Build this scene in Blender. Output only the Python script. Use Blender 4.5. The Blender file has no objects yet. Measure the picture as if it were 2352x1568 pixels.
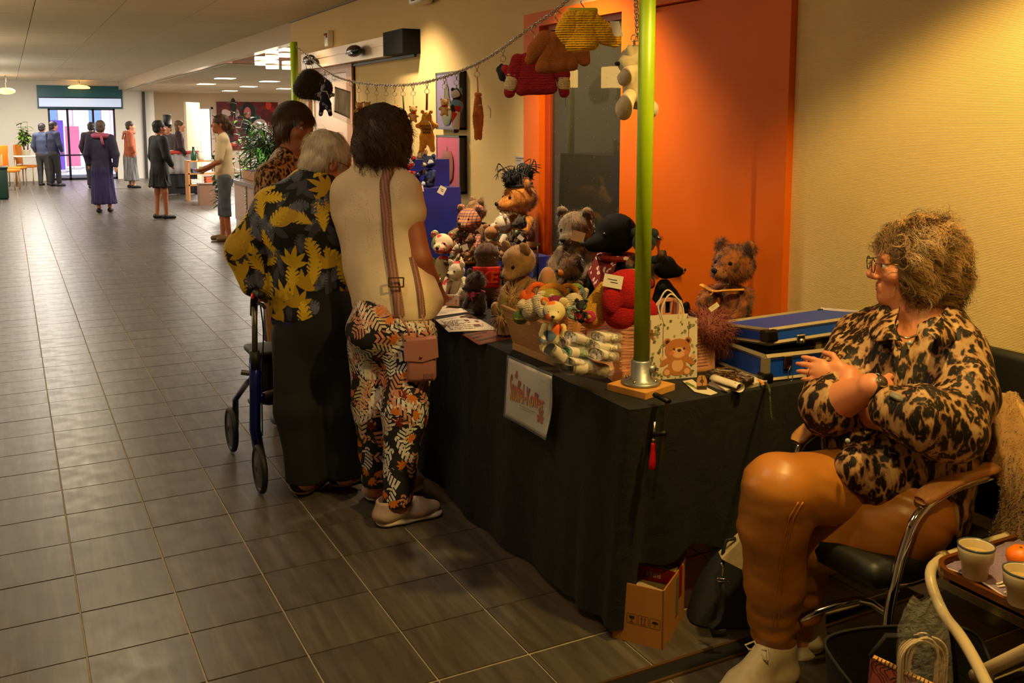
import bpy,bmesh,math,random
import numpy as np
from mathutils import Vector,Matrix,noise as mnoise
from mathutils.bvhtree import BVHTree
PI=math.pi
S=bpy.context.scene
COL=S.collection
rnd=random.Random(7)
# ------------------------------------------------------------------ camera, world, lights, exposure
CH=1.617
YAW,PIT,FPX,CX,CY=0.48,0.1218,2214.0,1176.0,548.0
cam=bpy.data.cameras.new('camera');camo=bpy.data.objects.new('camera',cam);COL.objects.link(camo)
cam.sensor_fit='HORIZONTAL';cam.sensor_width=36.0
cam.lens=FPX/2352*36;cam.shift_y=-(784-CY)/2352
cam.clip_start=.05;cam.clip_end=300
camo.location=(0,0,CH);camo.rotation_euler=(PI/2-PIT,0,-YAW)
S.camera=camo
S.view_settings.view_transform='Standard';S.view_settings.look='None'
S.view_settings.exposure=0.0;S.view_settings.gamma=1.0
S.view_settings.use_curve_mapping=False
W=bpy.data.worlds.new('sky');S.world=W;W.use_nodes=True
_n=W.node_tree.nodes;_bg=_n['Background'];_sk=_n.new('ShaderNodeTexSky')
_sk.sky_type='NISHITA';_sk.sun_disc=False;_sk.sun_elevation=.8;_sk.sun_rotation=2.0
W.node_tree.links.new(_sk.outputs[0],_bg.inputs[0]);_bg.inputs[1].default_value=.26
S.cycles.max_bounces=7;S.cycles.diffuse_bounces=4;S.cycles.glossy_bounces=3
S.cycles.transmission_bounces=6;S.cycles.transparent_max_bounces=10
S.cycles.use_denoising=True;S.cycles.sample_clamp_indirect=4.0
S.cycles.caustics_reflective=False;S.cycles.caustics_refractive=False
WARM=(1.0,.73,.42);AMBER=(1.0,.67,.19);MID=(1.0,.78,.48);AMB2=(1.0,.76,.40);DAYL=(1.0,.92,.80);COOL=(.95,.97,1.0)
def lamp(kind,loc,e,col,name='ambient_panel',tgt=None,**kw):
 l=bpy.data.lights.new(name,kind);l.energy=e;l.color=col
 for k,v in kw.items():setattr(l,k,v)
 o=bpy.data.objects.new(name,l);COL.objects.link(o);o.location=loc
 if tgt is not None:o.rotation_euler=(Vector(tgt)-Vector(loc)).to_track_quat('-Z','Y').to_euler()
 return o
def spot(x,y,e,col,ang=100,tx=.55,bl=.8):lamp('SPOT',(x,y,2.64),e,col,'downlight',(x+tx,y,.6),spot_size=math.radians(ang),spot_blend=bl,shadow_soft_size=.05)
def panel(x,y,e,col=MID,s=.6,z=2.655):lamp('AREA',(x,y,z),e,col,'ambient_panel',(x,y,0),shape='RECTANGLE',size=s,size_y=s)
# wall-washing downlights along the right-hand wall; the one by the seated woman is an amber bulb
spot(1.95,1.50,160,AMBER,122,0,.30);lamp('SPOT',(.95,.75,2.6),75,AMBER,'downlight',(2.0,1.8,.6),spot_size=math.radians(46),spot_blend=.7,shadow_soft_size=.05);spot(2.15,4.35,205,WARM);spot(2.15,6.7,150,WARM);spot(2.15,9.0,90,WARM)  # the tilted spot is added to light the seated woman's legs from the front
# ambient area lights added under the corridor and side hall ceilings to brighten them
for ly,e,c in((2.6,12,MID),(7.0,28,MID),(12.0,44,MID),(17.0,64,DAYL),(22.5,100,DAYL),(26.5,110,DAYL)):panel(.55,ly,e,c)
panel(5.2,18,400,DAYL,3,2.42);panel(5.2,25,580,DAYL,3,2.42);panel(4.5,12.8,90,MID,1,3.2)
# unseen point lights added past the left edge to brighten ceiling and floor
for ly,e,c in((4.6,24,AMB2),(9.5,36,AMB2),(14.5,58,MID),(20.0,100,DAYL),(25.0,115,DAYL)):lamp('POINT',(-1.25,ly,1.95),e,c,'ceiling_fill',shadow_soft_size=.12)
# sunlight on the square outside the glazed entrance
sun=lamp('SUN',(0,20,30),11.0,(1,.97,.93),'sun',(6,48,0),angle=.01)
# ------------------------------------------------------------------ pixel -> place
_cy,_sy,_cp,_sp=math.cos(YAW),math.sin(YAW),math.cos(PIT),math.sin(PIT)
CW=np.array([_sy*_cp,_cy*_cp,-_sp]);CR=np.array([_cy,-_sy,0.]);CU=np.cross(CR,CW)
CC=np.array([0,0,CH])
def at(x,y,**k):
 d=CW+CR*(x-CX)/FPX-CU*(y-CY)/FPX
 (a,v),=k.items()
 if a=='D':return CC+d*v
 i='XYZ'.index(a)
 return CC+d*(v-CC[i])/d[i]
def px(p):
 d=np.asarray(p,float)-CC;z=d@CW
 return CX+FPX*(d@CR)/z,CY-FPX*(d@CU)/z,z
def A(*p):return np.array(p,float)
def unit(v):
 v=np.asarray(v,float);return v/max(np.linalg.norm(v),1e-9)
def rz_to(dx,dy):return math.atan2(dx,-dy)
# ------------------------------------------------------------------ materials
def lin(c):
 if isinstance(c,str):
  c=[int(c[i:i+2],16)/255 for i in(0,2,4)]
 return[x/12.92 if x<=.04045 else((x+.055)/1.055)**2.4 for x in c[:3]]
_mats={}
class NT:
 def __init__(s,m):s.t=m.node_tree;s.n=s.t.nodes;s.b=s.n['Principled BSDF']
 def N(s,typ,**kw):
  n=s.n.new('ShaderNode'+typ)
  for k,v in kw.items():
   if k[0]=='i' and k[1:].isdigit():n.inputs[int(k[1:])].default_value=v
   elif k in n.inputs.keys():n.inputs[k].default_value=v
   else:setattr(n,k,v)
  return n
 def L(s,a,b):s.t.links.new(a,b)
 def mix(s,fac,a,b,mode='MIX'):
  n=s.N('Mix',data_type='RGBA',blend_type=mode)
  for sock,v in((n.inputs[0],fac),(n.inputs[6],a),(n.inputs[7],b)):
   if hasattr(v,'is_output'):s.L(v,sock)
   elif isinstance(v,(int,float)):sock.default_value=v
   else:sock.default_value=(*v,1)
  return n.outputs[2]
 def ramp(s,fac,*stops):
  r=s.N('ValToRGB');e=r.color_ramp.elements
  while len(e)<len(stops):e.new(.5)
  for el,(p,c)in zip(e,stops):
   el.position=p;el.color=(c,c,c,1)if isinstance(c,(int,float))else(*c,1)
  s.L(fac,r.inputs[0]);return r.outputs[0]
 def coord(s,scale=(1,1,1),kind='Object',rot=(0,0,0)):
  t=s.N('TexCoord');m=s.N('Mapping');s.L(t.outputs[kind],m.inputs[0])
  m.inputs['Scale'].default_value=scale;m.inputs['Rotation'].default_value=rot
  return m.outputs[0]
 def noise(s,scale,detail=3,vec=None,rough=.5,dist=0):
  n=s.N('TexNoise',Scale=scale,Detail=detail,Roughness=rough,Distortion=dist)
  s.L(vec if vec is not None else s.coord(),n.inputs['Vector']);return n.outputs[0]
 def vor(s,scale,vec=None,feat='F1',rnd_=1.0):
  n=s.N('TexVoronoi',feature=feat,Scale=scale,Randomness=rnd_)
  s.L(vec if vec is not None else s.coord(),n.inputs['Vector']);return n
 def bump(s,h,strength=.3,dist=.01):
  b=s.N('Bump',Strength=strength,Distance=dist);s.L(h,b.inputs['Height']);s.L(b.outputs[0],s.b.inputs['Normal'])
 def col(s,c):s.L(c,s.b.inputs['Base Color'])
def newmat(name,col=(.5,.5,.5),rough=.6,metal=0,spec=.5):
 m=bpy.data.materials.new(name);m.use_nodes=True;t=NT(m)
 t.b.inputs['Base Color'].default_value=(*lin(col),1)
 t.b.inputs['Roughness'].default_value=rough;t.b.inputs['Metallic'].default_value=metal
 t.b.inputs['Specular IOR Level'].default_value=spec
 return m,t
def M(name,col=(.5,.5,.5),rough=.6,metal=0,nz=None,bp=None,spec=.5,sheen=0,emit=0,alpha=1,trans=0,coat=0,rand=0,stretch=(1,1,1)):
 """nz=(scale, amount): brightness mottling; bp=(scale, strength, distance): bump; rand: variation per mesh island."""
 if name in _mats:return _mats[name]
 m,t=newmat(name,col,rough,metal,spec);c=lin(col);out=None
 vec=t.coord(stretch)
 if nz:
  k=nz[1]
  f=t.noise(nz[0],4,vec)
  out=t.ramp(f,(.3,[x*(1-k)for x in c]),(.7,[min(1,x*(1+k))for x in c]))
 if rand:
  g=t.N('NewGeometry');r=t.ramp(g.outputs['Random Per Island'],(0,1-rand),(1,1+rand*.6))
  out=t.mix(1.0,out if out is not None else c,r,'MULTIPLY')
 if out is not None:t.col(out)
 if bp:t.bump(t.noise(bp[0],3,vec),bp[1],bp[2]if len(bp)>2 else.01)
 if sheen:t.b.inputs['Sheen Weight'].default_value=sheen;t.b.inputs['Sheen Roughness'].default_value=.5
 if emit:t.b.inputs['Emission Color'].default_value=(*c,1);t.b.inputs['Emission Strength'].default_value=emit
 if alpha<1:t.b.inputs['Alpha'].default_value=alpha
 if trans:t.b.inputs['Transmission Weight'].default_value=trans
 if coat:t.b.inputs['Coat Weight'].default_value=coat
 _mats[name]=m;return m
 # ------------------------------------------------------------------ mesh building
def mk(name,V,F,mats=None,mi=None,smooth=False):
 me=bpy.data.meshes.new(name);V=np.asarray(V,float)
 if isinstance(F,np.ndarray)and len(F):
  n,k=F.shape
  me.vertices.add(len(V));me.vertices.foreach_set('co',V.ravel())
  me.loops.add(n*k);me.loops.foreach_set('vertex_index',F.astype(np.int32).ravel())
  me.polygons.add(n);me.polygons.foreach_set('loop_start',np.arange(0,n*k,k,dtype=np.int32))
  me.update(calc_edges=True)
 else:
  me.from_pydata([tuple(v)for v in V],[],[tuple(int(i)for i in f)for f in F])
 for m in(mats if isinstance(mats,(list,tuple))else[mats]if mats else[]):me.materials.append(m)
 if mi is not None and len(me.polygons):me.polygons.foreach_set('material_index',np.asarray(mi,np.int32))
 if smooth and len(me.polygons):me.polygons.foreach_set('use_smooth',np.ones(len(me.polygons),bool))
 me.update();return me
def wmat(o):
 m=o.matrix_basis.copy()
 while o.parent:o=o.parent;m=o.matrix_basis@m
 return m
def tag(o,label=None,cat=None,group=None,kind=None):
 for k,v in(('label',label),('category',cat),('group',group),('kind',kind)):
  if v:o[k]=v
 return o
def thing(name,loc,label,cat,rz=0,group=None):
 o=bpy.data.objects.new(name,None);COL.objects.link(o);o.empty_display_size=.05
 o.location=[float(x)for x in loc];o.rotation_euler=(0,0,rz)
 return tag(o,label,cat,group)
def link(name,me,parent=None,world=True,**t):
 o=bpy.data.objects.new(name,me);COL.objects.link(o)
 if parent is not None:
  if world:me.transform(wmat(parent).inverted())
  o.parent=parent
 return tag(o,**t)
def xf(P,M4):
 P=np.asarray(P,float);m=np.array(M4);return P@m[:3,:3].T+m[:3,3]
def TR(loc=(0,0,0),rz=0,rx=0,ry=0,s=1):
 return Matrix.Translation([float(x)for x in loc])@Matrix.Rotation(rz,4,'Z')@Matrix.Rotation(ry,4,'Y')@Matrix.Rotation(rx,4,'X')@Matrix.Scale(s,4)
def frame(o,x,y,z):
 m=Matrix.Identity(4)
 for i in range(3):m[i][0],m[i][1],m[i][2],m[i][3]=float(x[i]),float(y[i]),float(z[i]),float(o[i])
 return m
class MB:
 def __init__(s):s.v=[];s.f=[];s.m=[]
 def add(s,V,F,mi=0,T=None):
  V=[tuple(p)for p in(xf(V,T)if T is not None else V)]
  b=len(s.v);s.v+=V
  for f in F:s.f.append(tuple(b+int(i)for i in f));s.m.append(mi)
  return s
 def box(s,c,d,mi=0,T=None,bev=0):
  x,y,z=[k/2 for k in d];c=A(*c)
  if bev<=0:
   V=[(i*x,j*y,k*z)for k in(-1,1)for j in(-1,1)for i in(-1,1)]
   F=[(0,2,3,1),(4,5,7,6),(0,1,5,4),(2,6,7,3),(0,4,6,2),(1,3,7,5)]
  else:
   bm=bmesh.new();bmesh.ops.create_cube(bm,size=1);bmesh.ops.scale(bm,vec=[2*x,2*y,2*z],verts=bm.verts)
   bmesh.ops.bevel(bm,geom=bm.edges[:],offset=min(bev,.45*min(d)),segments=2,profile=.6,affect='EDGES')
   V=[v.co[:]for v in bm.verts];bm.verts.index_update();F=[[v.index for v in f.verts]for f in bm.faces];bm.free()
  return s.add(np.asarray(V)+c,F,mi,T)
 def tube(s,pts,r,mi=0,n=8,T=None,cap=True,closed=False,flat=None):
  P=[np.asarray(p,float)for p in pts];k=len(P);R=r if isinstance(r,(list,tuple,np.ndarray))else[r]*k
  V=[];up=None
  for i,p in enumerate(P):
   t=unit((P[(i+1)%k]if closed or i<k-1 else p)-(P[i-1]if closed or i>0 else p))
   if up is None:
    up=A(0,0,1)if abs(t[2])<.9 else A(1,0,0)
   x=unit(np.cross(t,up));up=np.cross(x,t)
   for j in range(n):
    a=2*PI*j/n;V.append(p+(x*math.cos(a)+up*math.sin(a)*(flat or 1))*R[i])
  F=[]
  for i in range(k if closed else k-1):
   for j in range(n):
    a,b=i*n+j,i*n+(j+1)%n;c=(i+1)%k*n
    F.append((a,b,c+(j+1)%n,c+j))
  if cap and not closed:F+=[tuple(range(n))[::-1],tuple((k-1)*n+j for j in range(n))]
  return s.add(V,F,mi,T)
 def cyl(s,a,b,r,mi=0,n=16,r2=None,T=None):return s.tube([a,b],[r,r if r2 is None else r2],mi,n,T)
 def lathe(s,prof,c=(0,0,0),n=24,mi=0,T=None,cap=True):
  V=[(c[0]+r*math.cos(2*PI*j/n),c[1]+r*math.sin(2*PI*j/n),c[2]+z)for r,z in prof for j in range(n)]
  F=[(i*n+j,i*n+(j+1)%n,(i+1)*n+(j+1)%n,(i+1)*n+j)for i in range(len(prof)-1)for j in range(n)]
  if cap:F+=[tuple(range(n))[::-1],tuple((len(prof)-1)*n+j for j in range(n))]
  return s.add(V,F,mi,T)
 def grid(s,fn,nu,nv,mi=0,wu=False,T=None):
  V=[fn(i/(nu if wu else nu-1),j/(nv-1))for j in range(nv)for i in range(nu)]
  F=[(j*nu+i,j*nu+(i+1)%nu,(j+1)*nu+(i+1)%nu,(j+1)*nu+i)for j in range(nv-1)for i in range(nu if wu else nu-1)]
  return s.add(V,F,mi,T)
 def prism(s,poly,z0,z1,mi=0,T=None):
  n=len(poly);V=[(x,y,z0)for x,y in poly]+[(x,y,z1)for x,y in poly]
  F=[tuple(range(n))[::-1],tuple(range(n,2*n))]+[(i,(i+1)%n,n+(i+1)%n,n+i)for i in range(n)]
  return s.add(V,F,mi,T)
 def ball(s,c,r,mi=0,n=12,T=None):
  r=[r]*3 if isinstance(r,(int,float))else r
  return s.grid(lambda u,v:(c[0]+r[0]*math.sin(PI*v)*math.cos(2*PI*u),c[1]+r[1]*math.sin(PI*v)*math.sin(2*PI*u),c[2]-r[2]*math.cos(PI*v)),n,n//2+2,mi,True,T)
 def me(s,name,mats,smooth=False):return mk(name,s.v if s.v else np.zeros((0,3)),s.f,mats,s.m,smooth)
 def build(s,name,mats,parent=None,smooth=False,world=True,**t):
  return link(name,s.me(name,mats,smooth),parent,world,**t)
def sheet_solid(fn,nu,nv,th):
 """a surface fn(u,v)->point given thickness th along its normal"""
 P=np.array([[fn(i/(nu-1),j/(nv-1))for i in range(nu)]for j in range(nv)],float)
 N=np.cross(np.gradient(P,axis=1),np.gradient(P,axis=0));N/=np.maximum(np.linalg.norm(N,axis=2,keepdims=True),1e-9)
 V=np.concatenate([P.reshape(-1,3),(P-N*th).reshape(-1,3)]);k=nu*nv;F=[]
 for j in range(nv-1):
  for i in range(nu-1):
   a=j*nu+i;F+=[(a,a+1,a+nu+1,a+nu),(k+a+nu,k+a+nu+1,k+a+1,k+a)]
 for i in range(nu-1):
  F+=[(i+1,i,k+i,k+i+1)];a=(nv-1)*nu+i;F+=[(a,a+1,k+a+1,k+a)]
 for j in range(nv-1):
  a=j*nu;F+=[(a,a+nu,k+a+nu,k+a)];a=j*nu+nu-1;F+=[(a+nu,a,k+a,k+a+nu)]
 return V,F
def text_mesh(txt,size,depth=.0005,bold=0,align='CENTER'):
 c=bpy.data.curves.new('lettering','FONT');c.body=txt;c.size=size;c.extrude=depth;c.align_x=align;c.align_y='CENTER'
 c.offset=bold;c.resolution_u=3
 o=bpy.data.objects.new('lettering',c);COL.objects.link(o)
 dg=bpy.context.evaluated_depsgraph_get();dg.update();me=bpy.data.meshes.new_from_object(o.evaluated_get(dg))
 bpy.data.objects.remove(o);bpy.data.curves.remove(c)
 V=np.array([v.co[:]for v in me.vertices]).reshape(-1,3);F=[tuple(p.vertices)for p in me.polygons]
 bpy.data.meshes.remove(me);return V,F
 # ------------------------------------------------------------------ soft shapes: blended distance field -> one skin
class Pr:
 def __init__(s,fn,lo,hi,k,m,sub):s.fn,s.lo,s.hi,s.k,s.m,s.sub=fn,lo,hi,k,m,sub
def cap(a,b,ra,rb=None,k=.02,m=0,fl=None,sub=False):
 a=A(*a);b=A(*b);rb=ra if rb is None else rb;ab=b-a;L2=max(ab@ab,1e-12);R=max(ra,rb)
 if fl is not None:fa=unit(fl[0]);fs=fl[1]
 def fn(x,y,z):
  x=x-a[0];y=y-a[1];z=z-a[2]
  if fl is not None:
   w=(x*fa[0]+y*fa[1]+z*fa[2])*(1/fs-1);x=x+w*fa[0];y=y+w*fa[1];z=z+w*fa[2]
  t=np.clip((x*ab[0]+y*ab[1]+z*ab[2])/L2,0,1)
  d=np.sqrt((x-t*ab[0])**2+(y-t*ab[1])**2+(z-t*ab[2])**2)-(ra+t*(rb-ra))
  return d*(min(1,fs)if fl is not None else 1)
 q=max(1,fl[1])if fl is not None else 1
 return Pr(fn,np.minimum(a-ra*q,b-rb*q),np.maximum(a+ra*q,b+rb*q),k,m,sub)
def ell(c,r,k=.02,m=0,R=None,sub=False):
 c=A(*c);r=A(*r)if hasattr(r,'__len__')else A(r,r,r);q=np.array(R)[:3,:3]if R is not None else None;mx=r.max()
 def fn(x,y,z):
  x=x-c[0];y=y-c[1];z=z-c[2]
  if q is not None:x,y,z=[x*q[0,i]+y*q[1,i]+z*q[2,i]for i in range(3)]
  k0=np.sqrt((x/r[0])**2+(y/r[1])**2+(z/r[2])**2);k1=np.sqrt((x/r[0]**2)**2+(y/r[1]**2)**2+(z/r[2]**2)**2)
  return k0*(k0-1)/np.maximum(k1,1e-6)
 e=mx if q is not None else r
 return Pr(fn,c-e,c+e,k,m,sub)
def chain(pts,rs,k=.02,m=0,fl=None):
 return[cap(pts[i],pts[i+1],rs[i],rs[i+1],k,m,fl)for i in range(len(pts)-1)]
def surf(prims,h):
 """distance field of the blended shapes, meshed with surface nets -> V, quads, shape index per face"""
 lo=np.min([p.lo for p in prims if not p.sub],0)-3*h;hi=np.max([p.hi for p in prims if not p.sub],0)+3*h
 n=np.ceil((hi-lo)/h).astype(int)+1
 F=np.full(n,9.,np.float32);D=np.full(n,9.,np.float32);I=np.zeros(n,np.int16)
 ax=[lo[i]+h*np.arange(n[i])for i in range(3)]
 for p in prims:
  e=p.k+2.5*h
  s=[slice(max(0,int((p.lo[i]-e-lo[i])/h)),min(n[i],int((p.hi[i]+e-lo[i])/h)+2))for i in range(3)]
  if any(q.stop<=q.start for q in s):continue
  s=tuple(s);d=p.fn(ax[0][s[0]][:,None,None],ax[1][s[1]][None,:,None],ax[2][s[2]][None,None,:]).astype(np.float32)
  f=F[s];k=max(p.k,1e-5)
  if p.sub:
   q=np.maximum(k-np.abs(f+d),0)/k;F[s]=np.maximum(f,-d)+q*q*k/4
  else:
   q=np.maximum(k-np.abs(f-d),0)/k;F[s]=np.minimum(f,d)-q*q*k/4
   w=d<D[s];D[s]=np.where(w,d,D[s]);I[s]=np.where(w,p.m,I[s])
 sg=F<0;c=[slice(None,-1),slice(1,None)]
 cnt=sum(sg[c[i],c[j],c[k]].astype(np.int8)for i in(0,1)for j in(0,1)for k in(0,1))
 act=(cnt>0)&(cnt<8);idx=np.full(act.shape,-1,np.int64);cell=np.argwhere(act);idx[act]=np.arange(len(cell))
 val=[[[F[cell[:,0]+i,cell[:,1]+j,cell[:,2]+k]for k in(0,1)]for j in(0,1)]for i in(0,1)]
 P=np.zeros((len(cell),3));N=np.zeros(len(cell))
 for axis in range(3):
  for u in(0,1):
   for v in(0,1):
    o0=[0,0,0];o0[(axis+1)%3]=u;o0[(axis+2)%3]=v;o1=list(o0);o1[axis]=1
    a=val[o0[0]][o0[1]][o0[2]];b=val[o1[0]][o1[1]][o1[2]];x=(a<0)!=(b<0)
    t=np.where(x,a/np.where(x,a-b,1),0)
    for q in range(3):
     P[:,q]+=np.where(x,(t if q==axis else o0[q]),0)
    N+=x
 V=lo+(cell+P/N[:,None])*h;Q=[]
 for axis in range(3):
  a=[slice(None)]*3;b=[slice(None)]*3;a[axis]=slice(None,-1);b[axis]=slice(1,None)
  s0=sg[tuple(a)];s1=sg[tuple(b)];e=np.argwhere(s0!=s1)
  u,v=(axis+1)%3,(axis+2)%3
  e=e[(e[:,u]>0)&(e[:,v]>0)&(e[:,u]<act.shape[u])&(e[:,v]<act.shape[v])]
  def g(du,dv):
   w=e.copy();w[:,u]+=du;w[:,v]+=dv;return idx[w[:,0],w[:,1],w[:,2]]
  q=np.stack([g(-1,-1),g(0,-1),g(0,0),g(-1,0)],1);fl=~s0[e[:,0],e[:,1],e[:,2]]
  q[fl]=q[fl][:,::-1];Q.append(q)
 Q=np.concatenate(Q);Q=Q[(Q>=0).all(1)]
 m=V[Q].mean(1);gi=np.clip(np.round((m-lo)/h).astype(int),0,n-1)
 return V,Q,I[gi[:,0],gi[:,1],gi[:,2]]
def vnormals(V,Q):
 fn=np.cross(V[Q[:,2]]-V[Q[:,0]],V[Q[:,3 if Q.shape[1]>3 else 1]]-V[Q[:,1 if Q.shape[1]>3 else 0]])
 N=np.zeros_like(V)
 for i in range(Q.shape[1]):np.add.at(N,Q[:,i],fn)
 return N/np.maximum(np.linalg.norm(N,axis=1,keepdims=True),1e-12)
def _hash(i,j,k,s):
 n=(i*73856093)^(j*19349663)^(k*83492791)^(s*2654435);n=(n^(n>>13))*1274126177
 return((n^(n>>16))&0xffff)/65535.0
def vnoise(P,seed=0):
 P=np.asarray(P,float);f=np.floor(P).astype(np.int64);t=P-f;t=t*t*(3-2*t);r=0
 for i in(0,1):
  for j in(0,1):
   for k in(0,1):
    w=(t[:,0]if i else 1-t[:,0])*(t[:,1]if j else 1-t[:,1])*(t[:,2]if k else 1-t[:,2])
    r=r+w*_hash(f[:,0]+i,f[:,1]+j,f[:,2]+k,seed)
 return r-.5
def blob(name,prims,h,mats,parent=None,disp=None,world=True,keep=None,**t):
 """one continuous smooth mesh; disp(V, N) -> push along the normal; keep(centres) -> faces kept"""
 V,Q,I=surf(prims,h)
 if disp is not None:V=V+vnormals(V,Q)*disp(V)[:,None]
 if keep is not None:
  k=keep(V[Q].mean(1));Q,I=Q[k],I[k]
 o=link(name,mk(name,V,Q,mats,I if isinstance(mats,(list,tuple))else None,True),parent,world,**t)
 o_geo[o.name]=(V,Q);return o
o_geo={}
def sample(V,Q,n,seed=0,mask=None):
 r=np.random.default_rng(seed);c=V[Q];a=np.linalg.norm(np.cross(c[:,1]-c[:,0],c[:,2]-c[:,0]),axis=1)
 if mask is not None:a=a*mask(c.mean(1))
 f=r.choice(len(Q),n,p=a/a.sum());u=r.random((n,2));N=vnormals(V,Q)
 q=Q[f];A0,A1,A2,A3=V[q[:,0]],V[q[:,1]],V[q[:,2]],V[q[:,-1]]
 P=(A0*(1-u[:,:1])+A1*u[:,:1])*(1-u[:,1:])+(A3*(1-u[:,:1])+A2*u[:,:1])*u[:,1:]
 return P,N[q[:,0]],r
def strands(P,D,length,width,seg,gravity=(0,0,0),curl=0,curlf=3,seed=0,wob=.25,N=None,clump=0):
 """tapered ribbons that start at P along D, bend with gravity and curl -> V, triangles/quads"""
 r=np.random.default_rng(seed);n=len(P);L=length*(.6+.7*r.random(n));D=D+wob*r.normal(size=(n,3))+(clump*np.stack([vnoise(P*30,seed+i)for i in(5,6,7)],1)if clump else 0)
 D/=np.linalg.norm(D,axis=1,keepdims=True);G=np.asarray(gravity,float)
 G=np.broadcast_to(G,(n,3))if G.ndim==1 else G
 view=P-CC;side=np.cross(D,view);side+=.35*r.normal(size=(n,3))*np.linalg.norm(side,axis=1,keepdims=True);side/=np.maximum(np.linalg.norm(side,axis=1,keepdims=True),1e-9)
 if N is not None:side=np.where(((np.cross(side,D)*N).sum(1)>0)[:,None],side,-side)
 up=np.cross(side,D);ph=vnoise(P*26,seed)*16+r.random(n)*.7;p=P.copy();pts=[]
 for i in range(seg+1):
  t=i/seg;w=width*(1-.8*t)
  o=0
  if curl:
   a=ph+curlf*6.28*t;o=curl*min(1,3*t)*(np.cos(a)[:,None]*side+np.sin(a)[:,None]*up)
  pts+=[p+o-side*w/2,p+o+side*w/2]
  D=D+G*(1.0/seg);D/=np.linalg.norm(D,axis=1,keepdims=True);p=p+D*(L/seg)[:,None]
 V=np.stack(pts,1).reshape(-1,3);k=2*(seg+1);b=np.arange(n)[:,None]*k
 F=np.concatenate([b+np.array([[2*i,2*i+1,2*i+3,2*i+2]])for i in range(seg)])
 return V,F
def unit_rows(a):return a/np.maximum(np.linalg.norm(a,axis=1,keepdims=True),1e-9)
def fur(name,src,n,length,width,mat,parent=None,seg=2,gravity=(0,0,-.5),seed=0,lean=None,mask=None,curl=0,curlf=2,wob=.35,clump=0,world=True):
 V,Q=src if isinstance(src,tuple)else o_geo[src.name]
 P,N,r=sample(V,Q,n,seed,mask)
 D=N if lean is None else N*.5+(np.asarray(lean)if not callable(lean)else lean(P,N))
 v,f=strands(P-N*length*.1,D,length,width,seg,gravity,curl,curlf,seed,wob,N,clump);me=mk(name,v,f,mat,None,True)
 me.normals_split_custom_set_from_vertices(np.repeat(unit_rows(N+.35*unit_rows(CC-P)),2*(seg+1),0))
 o=link(name,me,parent,world);o['kind']='stuff';return o
 # ------------------------------------------------------------------ the room
XW=2.8;ZC=2.68;TA=.726;TY=4.237
def mat_tile():
 m,t=newmat('floor tile',(.36,.33,.30),.34);oi=t.N('ObjectInfo');g=t.N('NewGeometry')
 vec=t.coord((26,2.2,1));v2=t.N('VectorMath',operation='ADD');t.L(vec,v2.inputs[0])
 s=t.N('VectorMath',operation='SCALE');s.inputs[0].default_value=(40,90,13);r=t.N('Math',operation='ADD')
 t.L(oi.outputs['Random'],r.inputs[0]);t.L(g.outputs['Random Per Island'],r.inputs[1]);t.L(r.outputs[0],s.inputs['Scale']);t.L(s.outputs[0],v2.inputs[1])
 a=t.noise(1.0,5,v2.outputs[0],.6,.6);b=t.noise(9,4,t.coord((1,1,1)),.65)
 c=t.ramp(a,(.25,lin((.225,.20,.18))),(.55,lin((.32,.287,.255))),(.8,lin((.41,.375,.335))))
 w=t.ramp(b,(.66,0),(.80,.55));c=t.mix(w,c,lin((.56,.53,.49)))
 k=t.ramp(r.outputs[0],(0,.86),(1,1.12));c=t.mix(1,c,k,'MULTIPLY');t.col(c)
 t.L(t.ramp(b,(.3,.27),(.75,.44)),t.b.inputs['Roughness']);t.bump(a,.12,.002);return m
MT=mat_tile();MGROUT=M('grout',(.66,.60,.50),.8,nz=(30,.12))
base=MB();base.box((3.2,14.9,-.06),(10.4,33.2,.112));floor=base.build('floor',MGROUT,kind='structure')
GAP=.0045
def tile_me(w,d):
 mb=MB();e=.0012;mb.add([(-w/2,-d/2,-.006),(w/2,-d/2,-.006),(w/2,d/2,-.006),(-w/2,d/2,-.006),(-w/2+e,-d/2+e,0),(w/2-e,-d/2+e,0),(w/2-e,d/2-e,0),(-w/2+e,d/2-e,0)],[(4,5,6,7),(0,1,5,4),(1,2,6,5),(2,3,7,6),(3,0,4,7)]);return mb
tile0=tile_me(.3-GAP,.3-GAP).me('floor_tile',MT);cells=[]
for i in range(-8,27):
 for j in range(-88,20):
  x=TA+.3*(i+.5);y=TY-.3*(j+.5)
  if x>2.78 and y<10.7 or x<-1.5 or y<-1.4 or y>28.9 or x>8.3 or abs(y-2.165)<.19:continue
  q=[px((x+a,y+b,0))for a in(-.15,.15)for b in(-.15,.15)]
  vis=min(v[2]for v in q)>.3 and any(-20<v[0]<2372 and-20<v[1]<1600 for v in q)
  cells.append((-(max(v[1]for v in q)-min(v[1]for v in q))if vis else 1,x,y))
cells.sort();far=MB();n=0
for h,x,y in cells:
 if h<-7 and n<290:
  o=bpy.data.objects.new('floor_tile',tile0);COL.objects.link(o);o.location=(x,y,rnd.uniform(-.0004,.0004));o.parent=floor;n+=1
 else:far.add(*(lambda b:(b.v,b.f))(tile_me(.3-GAP,.3-GAP)),0,TR((x,y,0)))
far.build('floor_tiling',MT,floor,kind='stuff')
cut=MB()
for i in range(-3,7):
 x=TA+.3*(i+.5)
 for y0,y1 in((2.205,2.432),(1.842,2.125)):cut.add(*(lambda b:(b.v,b.f))(tile_me(.3-GAP,y1-y0-GAP)),0,TR((x,(y0+y1)/2,0)))
cut.build('cut_tiling',MT,floor,kind='stuff')
tr=MB();tr.box((.6,2.199,.0005),(4.2,.010,.007));tr.box((.6,2.131,.0005),(4.2,.010,.007));tr.box((.6,2.165,-.003),(4.2,.058,.004),1)
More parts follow.
